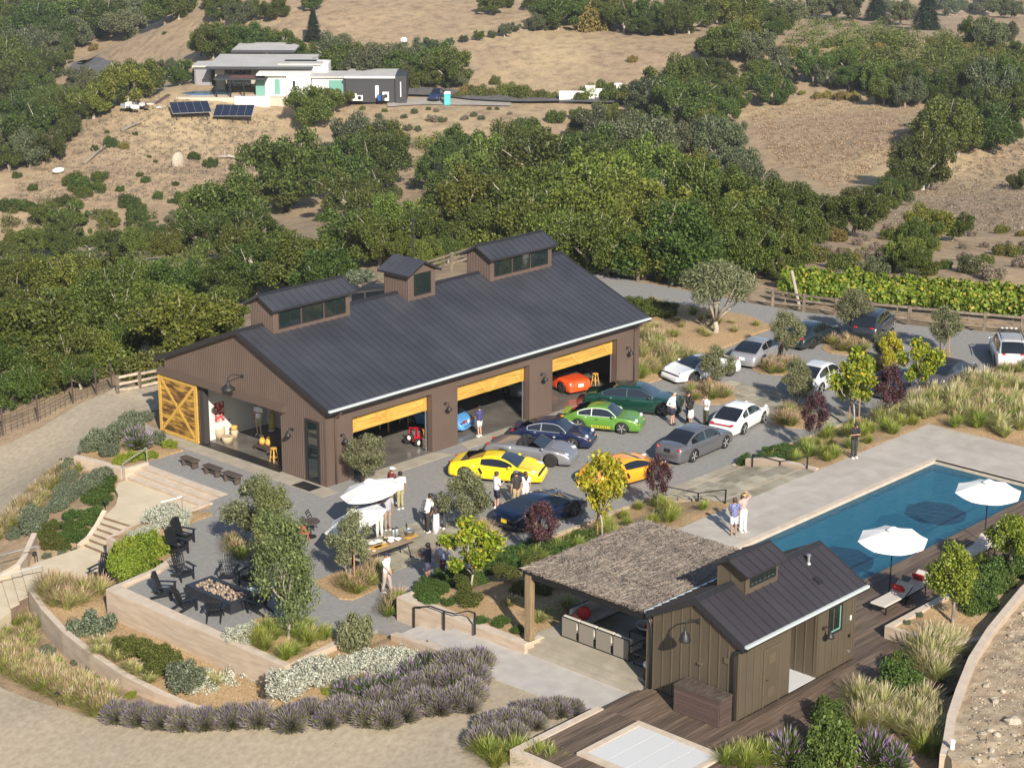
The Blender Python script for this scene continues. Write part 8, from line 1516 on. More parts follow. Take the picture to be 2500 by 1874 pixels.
bushes([(620, 1470, 75), (560, 1520, 75), (480, 1560, 70), (420, 1600, 70), (380, 1640, 65), (660, 1430, 60)], 'greygreen', 'grey_shrub', 'dark grey green shrub left of the tan landing', 'grey green shrubs by the landing', None, z4, (1, .7)); bushes([(690, 1470, 55), (640, 1540, 65), (600, 1600, 70), (660, 1600, 60), (700, 1520, 45)], 'ivy', 'low_shrub', 'bright glossy shrub left of the tan landing', 'glossy shrubs by the landing', None, z4, (1, .6))
bushes([(640, 1250, 95), (720, 1210, 85), (760, 1160, 75), (850, 1100, 70), (940, 1060, 45), (1010, 1210, 60), (700, 1290, 65), (580, 1260, 60)], 'greygreen', 'grey_shrub', 'grey green rosemary bush on the terrace corner bed', 'rosemary bushes on the terrace corner', .05, z4, (1, .8)); bushes([(780, 1330, 45), (850, 1320, 50), (930, 1310, 45), (980, 1300, 35), (1090, 1240, 45), (760, 1350, 40)], 'bright', 'bright_shrub', 'lime green bush beside the pipe handrail', 'lime bushes on the terrace corner', .06, z4, (1, .7))
bushes([(100, 880, 100)], 'olive', 'grey_shrub', 'loose grey green rose shrub beside the path steps', None, .1, z8, (1, 1.4))
# strip between court and pool
SZ = lambda x, y: strip(x, y)
def mass(name, label, cat, items):
	"""a drift nobody would count: many tufts joined into one object"""
	V, Q, I = [], [], []; n0 = 0
	for me, x, y, z, s in items:
		co = np.zeros(len(me.vertices)*3, np.float32); me.vertices.foreach_get('co', co); co = co.reshape(-1, 3)*s; q = np.zeros(len(me.loops), np.int32); me.loops.foreach_get('vertex_index', q); mi = np.zeros(len(me.polygons), np.int32); me.polygons.foreach_get('material_index', mi)
		a = random.random()*6.28; c, s_ = math.cos(a), math.sin(a); V.append(np.c_[co[:, 0]*c-co[:, 1]*s_+x, co[:, 0]*s_+co[:, 1]*c+y, co[:, 2]+z]); Q.append(q.reshape(-1, 4)+n0); I.append(mi); n0 += len(co)
	o = inst(name, np_mesh(name, np.concatenate(V), np.concatenate(Q), [LM['straw'], LM['blade'], LM['plume'], LM['rust']], False, np.concatenate(I))); tag(o, label, cat, kind='stuff')
MG = {'green': [(1, 3)], 'straw': [(0, 2)], 'mix': [(0, 3)], 'low': [(0, 2)], 'fountain': [(1, 3)]}
def mtuft(kind, seed):
	k = (kind, seed)
	if k not in _om:
		me = grass_mesh(500+seed, 340, .85 if kind != 'low' else .5, .66, [LM['straw'], LM['plume']], 60, w=.0105); a, b = MG[kind][0]; mi = np.zeros(len(me.polygons), np.int32); me.polygons.foreach_get('material_index', mi); me.polygons.foreach_set('material_index', np.where(mi == 0, a, b).astype(np.int32)); _om[k] = me
	return _om[k]
def drift(n, x0, x1, y0, y1, kinds, name, label, h, seed, zf, avoid=None):
	g = random.Random(seed); it = []
	while len(it) < n:
		x, y = g.uniform(x0, x1), g.uniform(y0, y1)
		if avoid and avoid(x, y): continue
		it.append((mtuft(kinds[len(it) % len(kinds)], len(it) % 2), x, y, zf(x, y)-.03, h*g.uniform(.7, 1.25)))
	mass(name, label, 'grass', it)
def srand(n, x0, x1, y0, y1, kind, label, group, h=.8, seed=0, mesh=None, r=.5, name='grass_clump', cat='ornamental grass', zf=None, avoid=None):
	g = random.Random(seed); c = 0
	while c < n:
		x, y = g.uniform(x0, x1), g.uniform(y0, y1)
		if avoid and avoid(x, y): continue
		c += 1; z = (zf or SZ)(x, y); small(name, label, cat, (x, y, z-.03), (g.uniform(.75, 1.2)*h) if mesh is None else r*g.uniform(.8, 1.25), GR[kind][c % len(GR[kind])] if mesh is None else mesh[c % len(mesh)], group, (1, 1) if mesh is None else (1, .8))
IVYM = [bush_mesh(k, 'ivy') for k in range(4)]
srand(34, -6.0, 2.5, -14.2, -12.4, None, 'glossy dark green ground shrub along the court kerb', 'ground shrubs along the kerb', seed=1, mesh=IVYM, r=.62, name='low_shrub', cat='shrub')
srand(16, -8.0, -6.6, -19.6, -13.9, None, 'dark green ivy mound along the planter wall', 'ivy along the planter wall', seed=2, mesh=IVYM, r=.42, name='low_shrub', cat='shrub', zf=lambda x, y: .97, avoid=lambda x, y: x > -7.4 and y < -15)
srand(26, -1.0, 9.0, -16.6, -12.7, 'green', 'green grass clump on the bank behind the pergola', 'grass clumps on the bank', .72, 3)
srand(12, -7.2, -1.5, -19.5, -15.5, 'low', 'low straw tuft in the bed beside the pergola post', 'straw tufts by the pergola', 1.0, 4, zf=lambda x, y: .97); srand(8, -7, -2, -17.5, -14.5, None, 'low dark shrub in the pergola shade', 'low shrubs in the pergola shade', seed=5, mesh=[bush_mesh(k, 'boxwood') for k in range(4)], r=.55, name='low_shrub', cat='shrub', zf=lambda x, y: .95)
srand(12, 15.7, 19.0, -13.8, -12.4, None, 'dark green shrub beside the flagstone rail', 'dark shrubs by the flagstone rail', seed=6, mesh=IVYM, r=.6, name='low_shrub', cat='shrub')
srand(34, 16.5, 26.0, -16.7, -12.8, 'green', 'green arching grass on the bank below the parked cars', 'grasses on the bank below the cars', .78, 7)
for k, (x0, x1, y0, y1, n, kd, h, lb) in enumerate(((25.4, 34, -21, -13.6, 75, ['straw', 'straw', 'mix', 'green'], 1.05, 'drift of pale straw grass beyond the pool corner'), (29, 46, -16.4, -14.1, 80, ['green', 'green', 'green', 'straw'], .75, 'drift of bright green grass along the right car park'))): drift(n, x0, x1, y0, y1, kd, 'grass_drift', lb, h, 8+k, lambda x, y: strip(x, y)+.1)
srand(14, 26.5, 36, -27, -21, 'low', 'low dry tuft on the straw slope at the right', 'dry tufts on the right slope', .9, 10, zf=lambda x, y: 1.08)
# beds right of the barn and tree islands
soil('soil_bed', [(23.2, -.2), (26.6, -.25), (28.0, 1.0), (33.0, 1.1), (38.2, 1.8), (39.4, 4.7), (38.6, 9.4), (36, 13.8), (24.2, 13), (23.2, 10)], lambda x, y: .06+.25*max(0, min(1, min(x-23, 38-x, y+.2)/3)), .8)
HZ = lambda x, y: .06+.25*max(0, min(1, min(x-23, 38-x, y+.2)/3))
drift(85, 23.6, 30, .4, 11, ['mix', 'straw', 'mix', 'green'], 'grass_drift', 'drift of tan seed head grass beside the barn end wall', 1.05, 11, HZ); drift(30, 30, 38, 2.2, 12, ['green', 'low', 'mix'], 'grass_drift', 'scattered green tufts under the large old olive', .7, 13, HZ)
srand(9, 32, 36.5, 7, 12.5, None, 'dark rounded shrub in the shade behind the old olive', 'shaded shrubs behind the olive', seed=14, mesh=[bush_mesh(k, 'oak') for k in range(4)], r=.9, name='low_shrub', cat='shrub', zf=HZ)
def island(cx, cy, n, rad, label, group, kind='fountain', seed=0, h=.75):
	g = random.Random(seed)
	soil('soil_bed', [(cx+rad*1.1*math.cos(a*math.pi/6), cy+rad*1.1*math.sin(a*math.pi/6)) for a in range(12)], .03, .6, .05)
	for k in range(n): a = g.random()*6.28; f = rad*g.random()**.5; small('grass_clump', label, 'ornamental grass', (cx+f*math.cos(a), cy+f*math.sin(a), .04), h*g.uniform(.85, 1.2), GR[kind][k % 2], group)
for j, (f, u, v, n, s) in enumerate(((z6, 200, 900, 11, 'tawny fountain grass round the round olive'), (z6, 610, 715, 10, 'tawny fountain grass by the slim olive'), (z6, 1060, 590, 11, 'tawny fountain grass under the tall olive'), (z6, 760, 1050, 9, 'dark tipped grass under the leaning olive'), (z6, 1690, 690, 9, 'pale grass under the staked olive'), (z6, 1330, 740, 7, 'pale grass behind the yellow maple'))):
	q = at(*f(u, v+20), 0); island(q.x, q.y, n, 1.25, s, s.replace(' grass', ' grasses', 1), 'fountain', 40+j)
grasses([(60, 520), (110, 535), (150, 500), (190, 490), (40, 490), (120, 480), (210, 450), (160, 440), (215, 410)], 'fountain', 'tawny fountain grass in the olive square by the buffet', 'fountain grasses in the olive square', .06, z8, .8)
grasses([(330, 640), (360, 600), (310, 680)], 'fountain', 'purple tipped fountain grass at the planter wall corner', 'fountain grasses at the wall corner', .04, z8, .8); grasses([(930, 180), (880, 230), (960, 230), (900, 150)], 'fountain', 'tawny grass at the foot of the court olive', 'grasses at the court olive', .04, z8, .8)
grasses([(1700, 900), (1760, 830), (1830, 960), (1900, 820), (1960, 770), (1970, 870), (2080, 830), (1720, 800), (1890, 930), (1660, 860)], 'green', 'green fountain grass under the tall live oak', 'grasses under the live oak', .1, z7, .95); grasses([(1500, 270), (1540, 310), (1490, 230)], 'fountain', 'tawny grass behind the fire pit under the oak', 'grasses behind the fire pit', .05, z7, .9)
grasses([(300, 560), (360, 540), (420, 590), (480, 560), (540, 570), (600, 540), (350, 620), (440, 640), (640, 560), (520, 620), (320, 520), (400, 520), (460, 520), (580, 520)], 'mix', 'soft tawny grass clump at the top of the inner bed', 'tawny grasses in the inner bed', -1.2, z7, 1.0)
grasses([(640, 880), (700, 930), (760, 960), (830, 1020), (880, 1050), (960, 1100), (1330, 1090), (1380, 1120), (620, 920)], 'low', 'low straw tuft inside the curved wall', 'straw tufts inside the curved wall', -1.15, z7, .9)
rnd = random.Random(77)
def pxdrift(n, fn, kinds, label, h, f=z7):
	it = []
	for k in range(n): q = hit(*f(*fn(k/n))); it.append((mtuft(kinds[k % len(kinds)], k % 2), q.x, q.y, q.z, h*rnd.uniform(.7, 1.2)))
	mass('grass_drift', label, 'grass', it)
pxdrift(150, lambda t: (t*700+rnd.uniform(-20, 40), 985+t*330+rnd.uniform(-95, 60)), ['mix', 'green', 'green', 'straw'], 'band of tan ornamental grass along the lower drive edge', .8)
pxdrift(40, lambda t: (rnd.uniform(-20, 250), rnd.uniform(640, 900)), ['green', 'green', 'mix'], 'green grass drift below the entry steps', .6)
pxdrift(130, lambda t: (790-t*800+rnd.uniform(-60, 70)-40*math.sin(t*3), 190+t*700+rnd.uniform(-60, 60)), ['mix', 'straw', 'green', 'straw'], 'yellow grass along the verge of the left drive', .62, zL)
bushes([(660, 300, 60), (720, 240, 55), (640, 380, 55), (600, 480, 50), (700, 350, 45), (300, 720, 60), (380, 760, 70), (330, 850, 80), (280, 800, 60), (140, 910, 50)], 'greygreen', 'grey_shrub', 'grey green shrub on the verge of the left drive', 'verge shrubs of the left drive', None, zL, (1, .8))
# right bottom garden
for u, v, rp, s, sc in ((985, 1560, 170, 'tall dark green shrub at the bottom of the garden', 1.9), (960, 1330, 110, 'upper part shrub of the dark green group by the deck', 1.6), (1420, 1130, 130, 'dark green shrub before the pale tall grass', 1.7), (1400, 1010, 80, 'slim dark green shrub by the deck edge', 1.9), (1480, 1200, 100, 'low dark green shrub beside the tall grass', 1.2), (830, 1650, 90, 'dark green shrub at the bottom picture edge', 1.3)):
	q = at(*z9(u, v+rp*.5), .9); small('garden_shrub', s, 'shrub', q, rmeter(z9, rp, q)*1.3, bush_mesh(len(s) % 4, 'shrub'), None, (1, sc*.8))
GZ_ = .92
grasses([(1560, 960), (1620, 1000), (1680, 960), (1740, 930), (1600, 1060), (1700, 1040), (1650, 1100), (1780, 900), (1560, 1040), (1640, 900), (1720, 880)], 'straw', 'tall pale grass beside the square planter', 'tall pale grasses by the planter', GZ_, z9, 1.15)
grasses([(1150, 1250), (1230, 1230), (1300, 1300), (1380, 1330), (1450, 1320), (1520, 1370), (1580, 1420), (1200, 1350), (1290, 1400), (1420, 1430), (1520, 1480), (1600, 1510), (1140, 1400), (1640, 1380), (1620, 1300), (1560, 1260), (1500, 1260), (1660, 1460)], 'straw', 'pale feather grass in the bottom right garden', 'feather grasses in the garden', GZ_, z9, 1.0)
grasses([(300, 1640), (370, 1610), (440, 1600), (500, 1590), (420, 1660), (560, 1640), (1560, 1560), (1630, 1580)], 'green', 'green grass at the lower deck edge', 'green grasses at the deck edge', GZ_, z9, 1.0); grasses([(960, 1600), (1040, 1620), (1120, 1600), (1200, 1650), (1280, 1640), (1000, 1660), (1350, 1660), (920, 1580)], 'green', 'green grass below the lavender wedge', 'green grasses below the lavender wedge', None, z8, .95)
bushes([(1870, 560, 90), (1960, 520, 95), (2050, 470, 95), (2130, 440, 90), (1850, 640, 90), (1930, 640, 90), (2000, 580, 85), (1880, 720, 75), (2190, 400, 80), (1960, 690, 70), (2080, 540, 70)], 'shrub', 'hedge_shrub', 'dark hedge shrub along the curved rubble wall', 'hedge shrubs along the rubble wall', 1.0, z9, (1, 1.25))
for u, v in ((1460, 735), (1540, 685), (1590, 775)): q = at(*z9(u, v), 1.42); small('blue_tuft', 'tiny blue green tuft in the square planter', 'plant', q, .17, bush_mesh(1, 'greygreen'), 'tufts in the planter')
grasses([(1940, 370), (1980, 390)], 'green', 'green grass between the two citrus trees', 'grasses between the citrus trees', 1.2, z9, .8)
# vineyard rows
va, vb = at(*z6(700, 335), 0), at(*z6(2330, 470), 0); vd = (vb-va); VL = vd.length; vd.normalize(); vn = Vector((-vd.y, vd.x, 0))
if vn.dot(Vector((1, 0, 0))) < 0: vn = -vn
for k in range(3):
	o = va+vn*(1.3+k*2.3)+vd*(-.5-k*.4); t = thing('vine_row', ['front row of yellow green vines behind the fence', 'second row of vines from the fence', 'rearmost row of vines below the brush'][k], 'vine row', (o.x, o.y, max(-.3, gz(o.x, o.y))), math.atan2(vd.y, vd.x), 'rows of the vineyard')
	n = int(VL/.9)+4; lb = [(i*.9, random.uniform(-.2, .2), 1.0+random.uniform(-.2, .2), random.uniform(.45, .65)) for i in range(n)]
	inst('vine_foliage', cloud_mesh('vine_foliage', leaf_cloud(400+k, lb, 7500 if k < 3 else 5500, .13, .8, .5, .25), LM['vine']), t)
	for i in range(0, n, 4): MB().tube([(i*.9, 0, -.8), (i*.9, 0, 1.5)], .05, 5).build('vine_post', M['post'], t); MB().tube([(i*.9+.9, 0, -.8), (i*.9+.85, .05, .5), (i*.9+.9, 0, 1.0)], [.06, .05, .03], 5).build('vine_trunk', M['bark'], t)
q = at(*z6(770, 330), 0); t = thing('leaning_post', 'pale leaning end post at the vineyard corner', 'post', q); MB().tube([(0, 0, -.2), (-.5, .4, 2.3)], .11, 8).build('post_pole', M['bark_pale'], t)
# rocks on the rubble slope
rnd = random.Random(9); rv = []
for k in range(5):
	mb = MB(); mb.ball((0, 0, 0), (1, .8, .6), 7, 5); mb.V = [tuple(c*(1+rnd.uniform(-.22, .22)) for c in v) for v in mb.V]; rv.append(mb.mesh('rubble_rock', M['rock']))
rub = bpy.data.objects['rubble_slope']
for k in range(260):
	x, y = rnd.uniform(-7, 14), rnd.uniform(-46, -32.5); wy = np.interp(x, [p[0] for p in RW[::-1]], [p[1] for p in RW[::-1]])
	if y > wy-.4: continue
	s = rnd.uniform(.06, .17) if k % 9 else rnd.uniform(.2, .45); inst('rock', rv[k % 5], rub, (x, y, RZ(x, y)+s*.25), (rnd.random()*.5, rnd.random()*.5, rnd.random()*6), s)
_pv = []; _k = 0
while _k < 9000:
	x, y = rnd.uniform(-7, 14), rnd.uniform(-46, -32.3)
	if y > np.interp(x, [p[0] for p in RW[::-1]], [p[1] for p in RW[::-1]])-.35: continue
	_k += 1; s = rnd.uniform(.018, .06); z = RZ(x, y); a = rnd.random()*6.28; _pv += [(x+s*math.cos(a+b), y+s*math.sin(a+b), z+h*s) for b, h in ((0, .1), (2.1, -.1), (4.2, 0), (1, .9))]
_po = (np.arange(9000)*4)[:, None]; _pq = np.concatenate([_po+np.array(q) for q in ((0, 1, 3), (1, 2, 3), (2, 0, 3))]); _pb = inst('rubble_chips', np_mesh('rubble_chips', _pv, _pq, leafmat('rubble_chip', (.20, .15, .10), (.60, .49, .36), 0, 0)), rub); _pb['kind'] = 'stuff'
# loose pebbles and litter of the drives: one mass
g = np.random.default_rng(8); pts = []
dp = bpy.data.objects['gravel_path'].data; n = 5000
co = np.zeros(len(dp.vertices)*3); dp.vertices.foreach_get('co', co); co = co.reshape(-1, 3); k = g.integers(0, len(co), n); P_ = co[k]+np.c_[g.uniform(-.4, .4, (n, 2)), np.zeros(n)]; s = g.uniform(.008, .028, n)[:, None]; P_[:, 2] = gzv(P_[:, 0], P_[:, 1])+.06
V = np.stack([P_+s*np.array([1, 0, 0]), P_+s*np.array([-.5, .8, 0]), P_+s*np.array([-.5, -.8, 0]), P_+s*np.array([0, 0, .8])], 1).reshape(-1, 3); o = (np.arange(n)*4)[:, None]
Q = np.concatenate([o+np.array(q) for q in ((0, 1, 3), (1, 2, 3), (2, 0, 3))]); ob = inst('pebbles', np_mesh('pebbles', V, Q, leafmat('pebble', (.16, .13, .10), (.55, .48, .38), 0, 0))); tag(ob, 'loose pebbles scattered over the lower drive', 'pebbles', kind='stuff')
# labels of small look-alike groups: told apart by their place from left to right
_gr = {}
for o in COL.objects:
	if o.parent is None and o.get('group') and o.get('label') and o.get('category'): _gr.setdefault((o['group'], o['label']), []).append(o)
_on = ['leftmost', 'second from left', 'third from left', 'fourth from left', 'fifth from left', 'sixth from left', 'seventh from left', 'eighth from left', 'ninth from left', 'tenth from left', 'eleventh from left', 'twelfth from left', 'thirteenth from left', 'fourteenth from left', 'fifteenth from left', 'sixteenth from left', 'seventeenth from left', 'eighteenth from left']
for (gn, lb), L_ in _gr.items():
	if 2 <= len(L_) <= 18:
		L_.sort(key=lambda o: (lambda d: d[0]/d[2])((np.array(o.location)-CAM) @ RM.T))
		for k, o in enumerate(L_): o['label'] = lb+', '+(_on[k] if k < len(L_)-1 else 'rightmost')
# ================================================================ the modern house across the valley
def hp(u, v): return hit(*z1(u, v))
HB = hit(*z1(1640, 650)); hz0 = HB.z+.8; hyaw = math.atan2(RM[0][1], RM[0][0])
# local frame: +X to the right of the view, +Y away, metres; px_ converts tile pixels at that distance
hD = math.hypot(HB.x-CAM[0], HB.y-CAM[1]); mpp = hD/math.cos(PITCH-.15)/F_PX*.38
house = thing('modern_house', 'low white modern house with flat grey roofs on the far hill', 'house', (HB.x, HB.y, hz0), hyaw)
hwh, hrf, hdk = M['white'], pm('pale_flat_roof', (.40, .39, .37), (.46, .45, .43), .3, .8), plain('dark_cladding', (.035, .036, .04), .6)
hbg = plain('beige_render', (.40, .35, .28), .8)
def hx(u): return (u-1640)*mpp
def HBX(name, u0, u1, y0, y1, z0, z1_, m, par=None): return MB().b2((hx(u0), y0, z0), (hx(u1), y1, z1_)).build(name, m, par or house)
pad = HBX('terrace', 1150, 2010, -1.5, 26, -2.5, .0, M['conc_top'])
HBX('wall', 1360, 1420, 6, 12, 0, 4.0, hbg); HBX('wall', 1420, 1900, 8, 16, 0, 3.9, hbg)
g_ = HBX('window', 1425, 1580, 7.9, 8.0, .3, 3.4, M['glass'])
for k in range(6): HBX('window_frame', 1425+k*30, 1429+k*30, 7.8, 7.9, .2, 3.5, M['blackm'], g_)
HBX('wall', 1210, 1320, 9, 14, 0, 3.9, plain('grey_panel', (.16, .155, .165), .6)); HBX('shutter_panel', 1220, 1308, 8.9, 9.0, .4, 3.4, plain('roller_screen', (.24, .235, .25), .6)); HBX('flat_roof', 1200, 1365, 8.5, 15, 3.9, 4.2, hrf)
for a, b, c, d, z in ((1315, 1990, 4.2, 22, 4.3), (1390, 1810, 22, 34, 5.0)): HBX('flat_roof', a, b, c, d, z, z+.3, hrf); HBX('roof_edge', a-3, b+3, c-.15, c-.01, z-.15, z+.32, hdk)
HBX('wall', 1700, 1840, 1.0, 6, -.3, 3.6, hwh); HBX('wall', 1840, 1990, .2, 6.5, -.3, 3.5, hwh); HBX('flat_roof', 1650, 1990, .1, 7, 3.6, 3.85, hwh)
HBX('wall', 1780, 2080, 7, 14, 0, 4.6, hwh); HBX('flat_roof', 1760, 2040, 6.5, 10, 4.6, 4.85, hrf)
dg = HBX('door_glass', 1760, 1795, .92, .99, .2, 2.9, M['teal']); HBX('window', 1880, 1895, .1, .19, 1.6, 2.7, M['glass'])
HBX('window', 1640, 1700, 1.2, 1.3, .0, 2.8, M['teal'])
cv = HBX('canopy', 1385, 1720, -1.0, 4.5, 3.0, 3.2, hdk); HBX('canopy_infill', 1480, 1640, .3, 3.4, 3.205, 3.24, pm('redwood_slats', (.2, .07, .05), (.1, .04, .03), 8, .7), cv)
for u in (1402, 1490, 1575): HBX('canopy_post', u-4, u+4, -.9, -.7, 0, 3.0, M['blackm'], cv)
pl_ = HBX('pool_edge', 1140, 1350, 1.5, 5, -1.2, .25, plain('house_pool_tile', (.05, .12, .24), .2)); HBX('house_pool_water', 1145, 1480, 1.7, 7, .26, .3, M['water'], pl_)
HBX('terrace_wall', 1520, 1740, -2.1, -1.6, -1.8, .3, hwh)
# the long low wing and the dark cabin
wg = thing('garage_wing', 'long low dark wing with a white roof edge beside the modern house', 'outbuilding', (HB.x, HB.y, hz0), hyaw)
def WBX(name, u0, u1, y0, y1, z0, z1_, m, par=None): return MB().b2((hx(u0), y0, z0), (hx(u1), y1, z1_)).build(name, m, par or wg)
WBX('wall', 1995, 2200, 2, 8, -.6, 3.0, hwh); WBX('flat_roof', 1960, 2290, 1.5, 9, 3.0, 3.3, hrf); WBX('window', 2100, 2190, 1.9, 1.99, .2, 2.6, M['teal'])
WBX('wall', 2210, 2520, .2, 10, -1.0, 3.3, hdk); WBX('flat_roof', 2205, 2530, 0, 10.3, 3.3, 3.5, hrf); WBX('roof_edge', 2205, 2530, -.15, -.01, 3.2, 3.55, hwh)
WBX('wall', 2525, 2595, -.2, 9, -1.0, 3.6, hdk); WBX('door', 2398, 2420, .1, .19, -.3, 1.9, M['white']); WBX('strip_window', 2556, 2562, -.3, -.21, 0, 2.6, M['white'])
for u, h, s in ((2262, 1.2, 'white air conditioning unit left on the dark cabin wall'), (2300, .9, 'smaller white air conditioning unit by the dark cabin'), (2465, 1.5, 'grey service cabinet on the dark cabin wall')):
	t = thing('service_unit', s, 'service unit', house.matrix_basis @ Vector((0, 0, 0)), hyaw); v = Matrix.Rotation(hyaw, 3, 'Z')@Vector((hx(u), -.5, 0)); t.location = (HB.x+v.x, HB.y+v.y, hz0-.6); MB().b2((-.55, -.25, 0), (.55, .25, h)).build('cabinet', M['white'], t); MB().lathe([(0, 0), (.35, 0), (.35, -.02), (0, -.02)], (0, -.26, h*.55), 12, 'Y').build('fan_grille', M['rim_dk'], t)
for u, c, s in ((2425, (.02, .08, .30), 'blue wheelie bin by the dark cabin'), (2450, (.05, .055, .06), 'dark wheelie bin by the dark cabin')):
	v = Matrix.Rotation(hyaw, 3, 'Z')@Vector((hx(u), -.8, 0)); t = thing('wheelie_bin', s, 'bin', (HB.x+v.x, HB.y+v.y, hz0-.6), hyaw); MB().loft([[(-.3*f, -.35*f, z), (.3*f, -.35*f, z), (.3*f, .35*f, z), (-.3*f, .35*f, z)] for f, z in ((.8, .05), (1, 1.0))]).build('bin_body', plain('bin_%d' % u, c, .5), t); MB().box((0, 0, 1.04), (.66, .76, .07)).build('lid', plain('bin_lid_%d' % u, c, .5), t)
# solar arrays: framed panels
M['pv'] = pm('solar_cell', (.008, .010, .022), (.014, .017, .035), .6, .12, coat=.5)
for (u, v, n), s in (((1225, 745, 5), 'left ground mounted solar array below the house'), ((1505, 765, 5), 'right ground mounted solar array below the house')):
	q = hp(u, v); t = thing('solar_array', s, 'solar array', (q.x, q.y, q.z), hyaw+(.30 if n and u < 1300 else .0));
	rk_ = Matrix.Rotation(.30, 4, 'X')
	for i in range(n):
		for j in range(3):
			o = MB().b2((-3.25+i*1.31, -2.1+j*1.41, -.03), (-3.25+i*1.31+1.27, -2.1+j*1.41+1.37, .03)).build('solar_panel', M['pv'], t); o.matrix_local = Matrix.Translation((0, 0, 1.5)) @ rk_
	o = MB().b2((-3.3, -2.15, -.09), (3.35, 2.2, -.035)).build('panel_frame', M['rim'], t); o.matrix_local = Matrix.Translation((0, 0, 1.5)) @ rk_
	for x in (-2.6, 0, 2.6):
		for y in (-1.5, 1.5): MB().tube([(x, y, -1), (x, y, 1.5+y*.3)], .06, 6).build('post', M['blackm'], t)
q = hit(*z2(690, 675)); t = thing('portable_toilet', 'turquoise portable toilet cabin on the far drive', 'toilet cabin', (q.x, q.y, q.z), hyaw); tq = plain('turquoise_plastic', (.06, .42, .40), .5); MB().b2((-.55, -.55, 0), (.55, .55, 2.05)).build('cabin_body', tq, t); MB().loft([[(x, y, z) for x, y in ((-.58*f, -.58*f), (.58*f, -.58*f), (.58*f, .58*f), (-.58*f, .58*f))] for f, z in ((1, 2.05), (.95, 2.2), (.7, 2.32))]).build('cabin_roof', M['white'], t); MB().b2((-.4, -.58, .1), (.4, -.551, 1.95)).build('door', plain('turquoise_door', (.09, .50, .47), .5), t)
for (u, v, w), s in (((1530, 655, 3.3), 'white gate wall left of the far gate'), ((1725, 640, 2.6), 'white gate wall right of the far gate')):
	q = hit(*z2(u, v)); t = thing('gate_wall', s, 'gate wall', (q.x, q.y, q.z), hyaw); MB().b2((-w, -.3, -.5), (w*.4, .3, 1.9)).build('wall_panel', M['white'], t); MB().b2((w*.4, -.5, -.5), (w*.85, .5, 2.6)).build('pillar', M['white'], t); MB().b2((w*.36, -.6, 2.6), (w*.89, .6, 2.85)).build('pillar_cap', M['white'], t)
q = hit(*z2(1630, 645)); t = thing('far_gate', 'thin dark gate between the white gate walls', 'gate', (q.x, q.y, q.z), hyaw)
for k in range(14): MB().b2((-3.2+k*.48, -.03, 0), (-3.16+k*.48, .03, 1.7)).build('gate_bar', M['black'], t)
MB().b2((-3.2, -.04, 1.6), (3.2, .04, 1.7)).build('gate_rail', M['black'], t)
q = hit(*z2(2125, 205)); t = thing('water_tank', 'pale round water tank on the far ridge', 'tank', (q.x, q.y, q.z)); MB().lathe([(1.0, -1), (.95, 2.4), (1.0, 2.4), (1.0, 2.6), (0, 2.7)], (0, 0, 0), 20).build('tank_body', M['conc_top'], t, True)
q = hit(*z2(905, 605)); t = thing('utility_box', 'small green utility box by the far drive', 'box', (q.x, q.y, q.z), hyaw); MB().b2((-.9, -.6, 0), (.9, .6, 1.3)).build('box_body', plain('utility_green', (.14, .25, .19), .6), t); MB().b2((-.95, -.65, 1.3), (.95, .65, 1.38)).build('lid', plain('utility_lid', (.2, .32, .26), .6), t)
# far drives
def road(name, cl, w, mat, off=.55):
	P_ = [hit(*c) for c in cl]; L = []; R_ = []; Q = []
	for a, b in zip(P_[:-1], P_[1:]):
		for k in range(8): Q.append(a.lerp(b, k/8))
	Q.append(P_[-1]); V = []; F = []
	for i, p in enumerate(Q):
		d = (Q[min(i+1, len(Q)-1)]-Q[max(i-1, 0)]); d.z = 0; d.normalize(); n = Vector((-d.y, d.x, 0))
		for k in range(5): q = p+n*w*(k/4-.5); V.append((q.x, q.y, max(gz(q.x, q.y), gz(p.x, p.y)-.3)+off))
	for i in range(len(Q)-1):
		for k in range(4): F.append((i*5+k, i*5+k+1, (i+1)*5+k+1, (i+1)*5+k))
	o = inst(name, mesh_from(name, V, F, mat, True)); o['kind'] = 'structure'
M['asphalt'] = pm('worn_asphalt', (.085, .083, .085), (.12, .115, .115), .8, .9, coord='World')
road('far_drive', [z2(420, 600), z2(700, 615), z2(900, 640), z2(1150, 650), z2(1420, 648), z2(1700, 655), z2(1950, 655)], 5.5, M['asphalt'])
road('far_gravel_apron', [z2(300, 668), z2(560, 655), z2(800, 662), z2(1100, 668)], 5, pm('far_gravel', (.28, .25, .22), (.34, .31, .27), .5, .95, coord='World'), .2)
road('hill_road', [z1(700, 492), z1(600, 470), z1(530, 440), z1(560, 405), z1(610, 388)], 6, M['asphalt'])
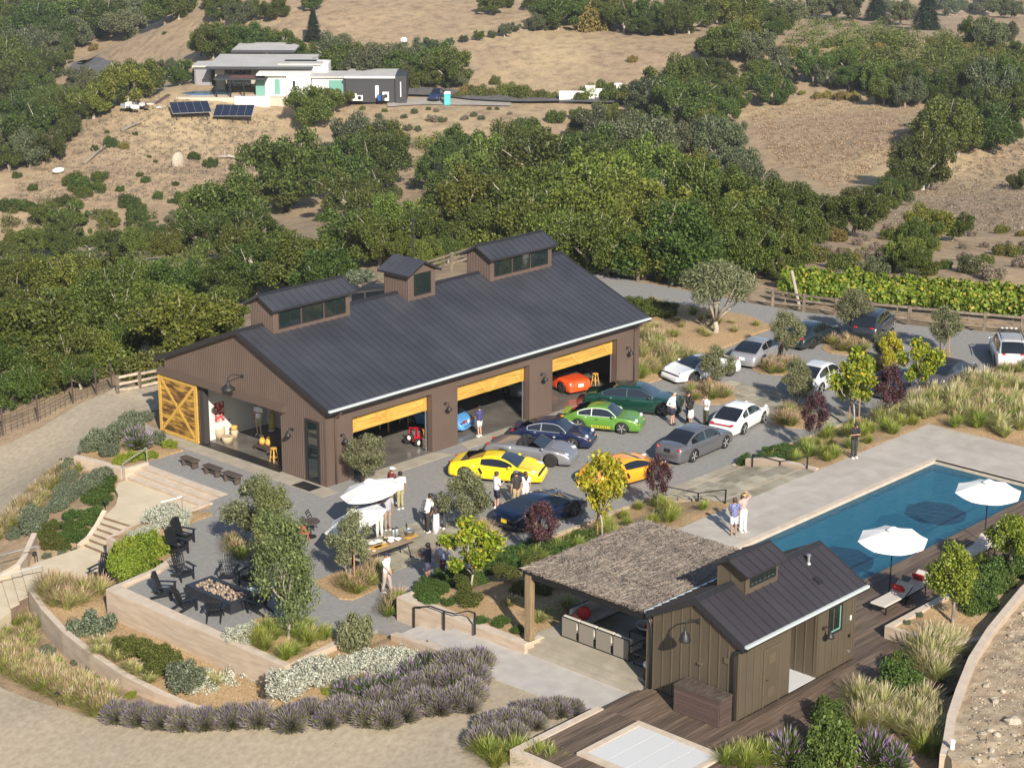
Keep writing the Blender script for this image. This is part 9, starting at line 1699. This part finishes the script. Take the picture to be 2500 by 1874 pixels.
# pale debris on the hillside
for (u, v, s), lb in (((1145, 1060, 1.31), 'pale boulder on the hillside below the solar arrays'), ((378, 1118, 1.2), 'white sheet lying on the left hillside')):
	q = hp(u, v); mb = MB(); mb.ball((0, 0, .6), (s*1.0, s*.5, s*1.2 if s > 1.3 else .45), 8, 6); o = mb.build('boulder' if s > 1.3 else 'white_sheet', M['rock'] if s > 1.3 else M['white'], None, True); o.location = q; tag(o, lb, 'rock' if s > 1.3 else 'sheet')
for (u0, v0, u1, v1), lb in (((1400, 1018, 1545, 1025), 'long pale fallen log on the hillside'), ((540, 1060, 700, 940), 'dark fallen trunk left on the hillside'), ((780, 850, 910, 800), 'bare fallen branch near the left ridge'), ((840, 320+1200, 880, 1390), 'short dark stump log on the lower slope')):
	a, b = hp(u0, v0), hp(u1, v1); t = thing('fallen_log', lb, 'log', a); MB().tube([Vector((0, 0, .25)), (b-a)*.5+Vector((0, 0, .5)), (b-a)+Vector((0, 0, .2))], [.3, .25, .12], 7).build('log_trunk', M['bark_pale'] if 'pale' in lb else M['bark'], t, True)
	for k in range(4): c = (b-a)*(.3+.17*k); MB().tube([c+Vector((0, 0, .3)), c+Vector((random.uniform(-1, 1), random.uniform(-1, 1), random.uniform(.6, 1.5)))], [.1, .03], 5).build('log_branch', M['bark_pale'], t)
t = thing('rubbish_pile', 'pile of pale and blue building scraps beside the pool slope', 'scrap pile', hp(930, 690))
for k in range(16): MB().box((random.uniform(-4, 4), random.uniform(-2, 2), random.uniform(.1, .8)), (random.uniform(.4, 2.2), random.uniform(.3, 1), random.uniform(.15, .9)), random.random()*3).build('scrap', random.choice([M['white'], M['galv'], M['red_wood'], M['spa']]), t)
t = thing('timber_row', 'row of short red timbers on the slope by the house pool', 'timbers', hp(1040, 650))
for k in range(8): a = hp(1010+k*10, 668-k*7)-Vector(t.location); MB().bar(a+Vector((-.4, 0, .2)), a+Vector((.4, 0, .2)), .25).build('timber', M['red_wood'], t)
for (u, v), s in (((410, 300), 'white covered bundle left behind the house trees'), ((500, 320), 'white covered bundle right behind the house trees')):
	q = hit(*z2(u, v)); mb = MB(); mb.ball((0, 0, 1.2), (.8, .6, .6), 9, 6); o = mb.build('covered_bundle', M['white'], None, True); o.location = q; tag(o, s, 'bundle')
# ---- the air
hz = inst('haze', MB().b2((-3100, -3100, -150), (3500, 3500, 60)).mesh('haze', []))
hm = bpy.data.materials.new('haze_air'); hm.use_nodes = True; _n = hm.node_tree.nodes; _n.remove(_n['Principled BSDF']); _v = _n.new('ShaderNodeVolumePrincipled'); _v.inputs['Color'].default_value = (.80, .88, 1.0, 1); _v.inputs['Density'].default_value = .00011; hm.node_tree.links.new(_v.outputs[0], _n['Material Output'].inputs['Volume'])
hz.data.materials.append(hm); hz['kind'] = 'stuff'
